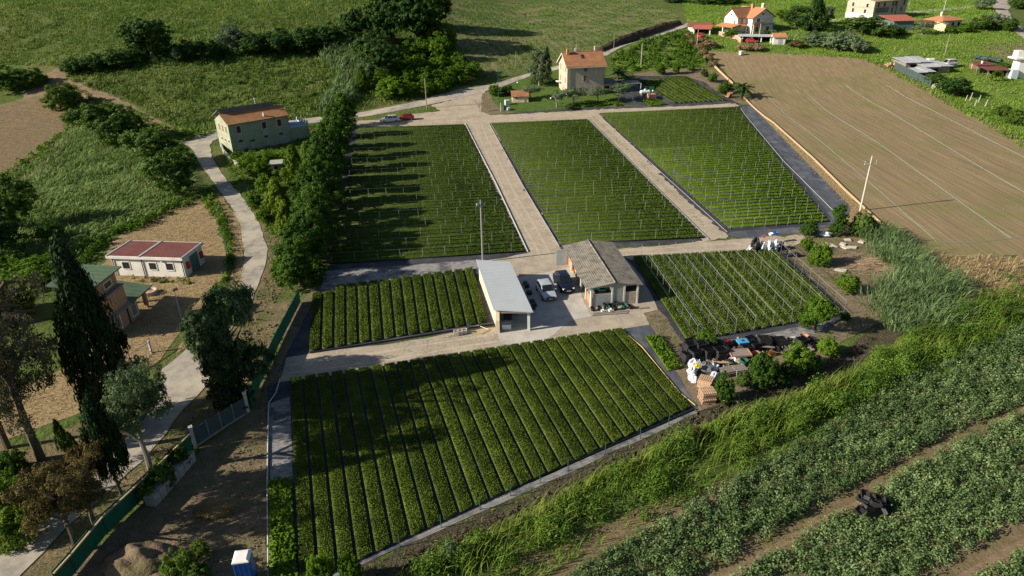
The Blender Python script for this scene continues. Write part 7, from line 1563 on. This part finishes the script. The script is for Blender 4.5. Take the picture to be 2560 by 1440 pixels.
stuff('bramble_hedge', *join(thicket(MH, 1.15, 1.9, 420, .17, 16), thicket(MH + np.column_stack([r3.normal(0, 1.0, (len(MH), 2)), np.zeros(len(MH))]), .8, 1.3, 200, .17, 18), thicket(scatter(HEDGE, 1.1, seed=15), .6, .75, 60, .17, 15)), GM['bramble'], 'thick mounded bramble hedge along the ditch below the nursery', 'hedge')
UP = [(2640, 690), (2480, 748), (2320, 815), (2200, 898), (2110, 945), (1990, 995), (1780, 1066), (1600, 1146), (1450, 1220), (1300, 1304), (1150, 1382), (980, 1465), (1030, 1465), (1180, 1385), (1330, 1300), (1600, 1163), (1800, 1078), (2010, 1006), (2210, 908), (2480, 762), (2640, 705)]
stuff('ditch_grass', *join(blades(scatter(UP, 34, seed=17, patch=.2), 1.35, .05, .5, (.35, .12), 17), blades(scatter(HEDGE, 9, seed=19, patch=.5), 1.9, .055, .5, (.3, .1), 19)), GM['lime'], 'tall yellow-green grass along the upper edge of the bramble hedge', 'grass')
stuff('grass_margin', *blades(scatter([(1240, 1450), (1560, 1298), (1950, 1122), (2300, 950), (2640, 800), (2640, 850), (2300, 985), (1950, 1155), (1700, 1262), (1354, 1450)], 24, seed=18, patch=.15), .65, .06, .7, (.2, .1), 18), GM['bright'], 'bright grass strip between bramble hedge and bean rows', 'grass')
B1 = [(1380, 1470), (1540, 1372), (1710, 1272), (1950, 1142), (2204, 985), (2400, 888), (2640, 790), (2640, 965), (2560, 1006), (2340, 1102), (2120, 1222), (1930, 1335), (1750, 1440), (1700, 1470)]
B2 = [(1800, 1470), (1844, 1440), (2000, 1348), (2120, 1272), (2338, 1140), (2560, 1030), (2640, 985), (2640, 1250), (2560, 1296), (2430, 1370), (2321, 1437), (2260, 1470)]
B3 = [(2400, 1470), (2450, 1440), (2560, 1375), (2640, 1330), (2640, 1500)]
hole = G(2168, 1280)
for nm, B, sd, lb in (('bean_plants', B1, 20, 'wide band of broad bean plants nearest the bramble hedge'), ('bean_plants', B2, 21, 'wide band of broad bean plants around the dumped black crates'), ('bean_plants', B3, 22, 'corner band of broad bean plants beyond the last soil track')):
    P = scatter(B, 6.0, seed=sd); P = P[(((P[:, 0] - hole.x) / 1.5) ** 2 + ((P[:, 1] - hole.y) / 1.1) ** 2) > 1]
    stuff(nm, *thicket(P, .44, .95, 44, .165, sd, .7), GM['bean'], lb, 'crop')
stuff('track_weeds', *thicket(scatter([(1750, 1445), (2120, 1228), (2560, 1010), (2560, 1030), (2338, 1138), (2120, 1268), (1844, 1442)], .7, seed=23, patch=.5), .22, .18, 20, .11, 23), GM['bright'], 'small weeds on the soil track between the bean bands', 'weeds')
REED = [(2168, 592), (2215, 580), (2262, 622), (2330, 690), (2400, 735), (2385, 800), (2300, 838), (2215, 822), (2190, 770), (2225, 720), (2230, 680), (2190, 640)]
C0 = scatter(REED, .30, seed=24); r4 = np.random.default_rng(90); k4 = 80
off = r4.normal(0, .8, (len(C0) * k4, 2)); P = np.repeat(C0, k4, 0) + np.column_stack([off, np.zeros(len(off))]); hs = np.repeat(r4.uniform(1.3, 2.7, len(C0)), k4); wd = off * .42 + np.array([.22, .08])
P2 = P.copy(); f2 = r4.uniform(.25, .8, len(P)); P2[:, :2] += wd * (hs * f2 * .5)[:, None]; P2[:, 2] += hs * f2 * .8
stuff('giant_reeds', *join(blades(P, hs, .06, .2, wd, 24), blades(P2, .95, .085, .8, wd, 25, .6), blades(P2 + np.array([0, 0, .2]), .8, .085, .9, wd, 26, .6)), GM['reed'], 'grey-green thicket of giant reeds beside the debris ground', 'reeds')
WR = [(800, 150), (850, 95), (930, 85), (950, 130), (930, 180), (890, 250), (820, 290), (790, 280), (850, 200)]
P = scatter(WR, 3, seed=27); P2 = P.copy(); P2[:, 2] += np.random.default_rng(2).uniform(.5, 2.4, len(P))
stuff('hill_reeds', *join(blades(P, 3.2, .30, .4, (.2, .05), 27), blades(P2, 1.8, .34, .9, (.25, .05), 28, .5)), GM['reed'], 'pale reed thicket between the hillside meadow and the orchard', 'reeds')
stuff('bank_scrub', *thicket(scatter([(1740, 1045), (2100, 895), (2190, 830), (2120, 930), (1760, 1075), (1400, 1245), (1000, 1440), (860, 1470), (940, 1410), (1380, 1235)], 1.6, seed=29, patch=.25), .5, .4, 34, .15, 29), GM['twig'], 'dark withered scrub on the bank below the front block', 'scrub')
stuff('bank_grass', *blades(scatter([(1745, 1030), (1400, 1200), (900, 1425), (920, 1435), (1400, 1222), (1740, 1055)], 9, seed=30, patch=.5), .3, .05, .7, (.1, .1), 30), GM['bright'], 'thin grass line along the wire fence of the front block', 'grass')
grass('straw_litter', [(250, 700), (300, 600), (470, 495), (520, 505), (560, 640), (540, 715), (470, 800), (400, 890), (330, 940), (240, 1000), (120, 1050), (-20, 1090), (-20, 1000), (250, 860)], 7, .35, .06, GM['dry'], 'mown straw lying over the yard', lean=1.6, wind=(.3, .3), seed=31)
grass('verge_straw', [(528, 488), (549, 482), (602, 570), (613, 648), (602, 715), (500, 840), (470, 866), (500, 800), (575, 706), (590, 645), (555, 520)], 9, .35, .07, GM['dry'], 'dry straw on the road verge', lean=1.4, seed=32)
grass('dry_field_edge', [(2300, 640), (2620, 645), (2620, 760), (2420, 760), (2340, 700)], 6, .8, .10, GM['dry'], 'dry tangled grass at the lower end of the tilled field', seed=33, extra=thicket(scatter([(2320, 660), (2620, 660), (2620, 760), (2420, 765)], .12, seed=34, patch=.4), .6, .6, 30, .25, 34))
stuff('ditch_scrub', *thicket(scatter([(2400, 720), (2500, 690), (2640, 660), (2640, 700), (2480, 745), (2400, 790), (2300, 820), (2330, 740)], .35, seed=72, patch=.3), .8, .9, 90, .17, 72), GM['shrub'], 'green scrub at the upper end of the ditch below the dry grass', 'scrub')
grass('dry_strip_grass', [(1862, 247), (1935, 314), (2036, 405), (2113, 482), (2180, 545), (2226, 588), (2180, 588), (2118, 520), (2050, 450), (1985, 384), (1890, 270)], 4, .3, .09, GM['dry'], 'yellowed grass along the orange boarded wall', seed=35, patch=.2)
grass('debris_weeds', [(1935, 600), (2120, 560), (2200, 600), (2250, 690), (2190, 800), (2060, 890), (1880, 1000), (1750, 1030), (1720, 900), (1640, 850), (1610, 790), (1650, 780), (1720, 862), (2125, 790), (1960, 640)], 5, .25, .07, GM['bramble'], 'weeds over the debris ground and round the sprinkler block', patch=.5, seed=36)
grass('lane_weeds', [(1478, 292), (1482, 288), (1620, 420), (1790, 588), (1822, 592), (1815, 600), (1780, 596), (1600, 412)], 12, .16, .08, GM['bright'], 'grass strip down the narrow lane', patch=.25, seed=37)
grass('lane_edge_weeds', [(1165, 312), (1172, 310), (1255, 470), (1325, 628), (1316, 632), (1240, 470)], 6, .16, .07, GM['bright'], 'grass along the pale pipe of the middle lane', patch=.4, seed=38)
grass('gravel_weeds', [(1640, 612), (1770, 602), (1880, 632), (1700, 645), (1560, 655), (1540, 640)], 5, .14, .07, GM['bright'], 'grass along the edges of the lower lane', patch=.55, seed=39)
grass('yard_weeds', [(960, 868), (1240, 822), (1262, 862), (1400, 840), (1370, 856), (1250, 872), (1000, 890)], 5, .15, .05, GM['bright'], 'weeds along the front gravel', patch=.62, seed=40)
grass('lot_weeds', [(640, 985), (700, 900), (690, 1000), (672, 1440), (380, 1470), (200, 1470), (350, 1300), (500, 1150)], 8, .2, .05, GM['bramble'], 'patchy weeds on the rough lot', patch=.42, seed=41)
grass('verge_grass', [(668, 600), (710, 580), (700, 740), (640, 940), (500, 1110), (330, 1280), (60, 1460), (165, 1330), (290, 1225), (460, 1030), (540, 905), (640, 745), (672, 665)], 8, .3, .06, GM['bramble'], 'grass on the bank between road and fence', patch=.35, seed=42)
grass('corner_grass', [(-60, 1385), (110, 1292), (285, 1110), (400, 985), (300, 1000), (90, 1110), (-60, 1150)], 8, .35, .06, GM['bramble'], 'grass on the inner road verge under the russet trees', patch=.25, seed=43)
grass('garden_grass', [(1225, 215), (1330, 192), (1380, 178), (1520, 190), (1620, 250), (1450, 272), (1290, 282), (1240, 262)], 2, .16, .16, GM['bright'], 'mown lawn grass round the stone house', seed=44)
# stones and clods
def clods(name, px, dens, s, m, label, seed):
    P = scatter(px, dens, seed=seed, patch=.3); rr = np.random.default_rng(seed); n = len(P); sz = s * rr.uniform(.4, 1.5, (n, 1))
    o = np.array([[-1, -.8, 0], [1, -.9, 0], [.9, 1, 0], [-.8, .9, 0], [-.5, -.5, .8], [.6, -.4, .9], [.4, .5, .7], [-.5, .5, .9]])
    V = (P[:, None] + (o[None] + rr.normal(size=(n, 8, 3)) * .2) * sz[:, None]).reshape(-1, 3); V[:, 2] += .05
    f = np.array([[4, 5, 6, 7], [0, 1, 5, 4], [1, 2, 6, 5], [2, 3, 7, 6], [3, 0, 4, 7]]); F = (np.arange(n)[:, None, None] * 8 + f[None]).reshape(-1, 4)
    stuff(name, V, F, m, label, 'stones')
clods('rubble', [(640, 985), (690, 930), (680, 1000), (672, 1440), (250, 1470), (350, 1290), (500, 1150)], 3, .055, M['lot'], 'loose stones and rubble on the rough lot', 50)
clods('bank_clods', [(1745, 1040), (2090, 900), (2170, 850), (2130, 900), (1760, 1070), (1380, 1250), (950, 1445), (900, 1450), (1360, 1235)], 5, .14, M['dark_soil'], 'dark clods of earth along the bank', 51)
clods('verge_stones', [(668, 640), (700, 640), (690, 760), (740, 750), (700, 850), (640, 960), (560, 1010), (570, 850), (640, 750)], 3, .10, M['dirt'], 'stones on the bank below the road', 52)

P = np.column_stack([np.random.default_rng(60).normal(0, .55, 900), np.random.default_rng(61).normal(0, .3, 900), np.zeros(900)]) + np.array(G(520, 1285))
stuff('straw_clump', *blades(P, 1.1, .03, .5, (1.3, .15), 60, .75), GM['dry'], 'flattened clump of pale straw on the rough lot', 'grass')

stuff('wall_weeds', *thicket(scatter([(330, 694), (470, 698), (478, 712), (335, 706)], 3, seed=71), .3, .35, 24, .2, 71), GM['shrub'], 'weeds along the front wall of the white outbuilding', 'weeds')

stuff('shadow_fill_brush', *thicket(scatter([(742, 716), (775, 716), (795, 640), (818, 560), (842, 470), (872, 332), (850, 332), (800, 480), (765, 600)], .35, seed=73), 1.1, 2.6, 130, .24, 73), LM['laurel'], 'added low brush between the tall hedge trees, closing gaps in their shadow', 'hedge')  # added brush, makes the hedge row's cast shadow solid near its foot
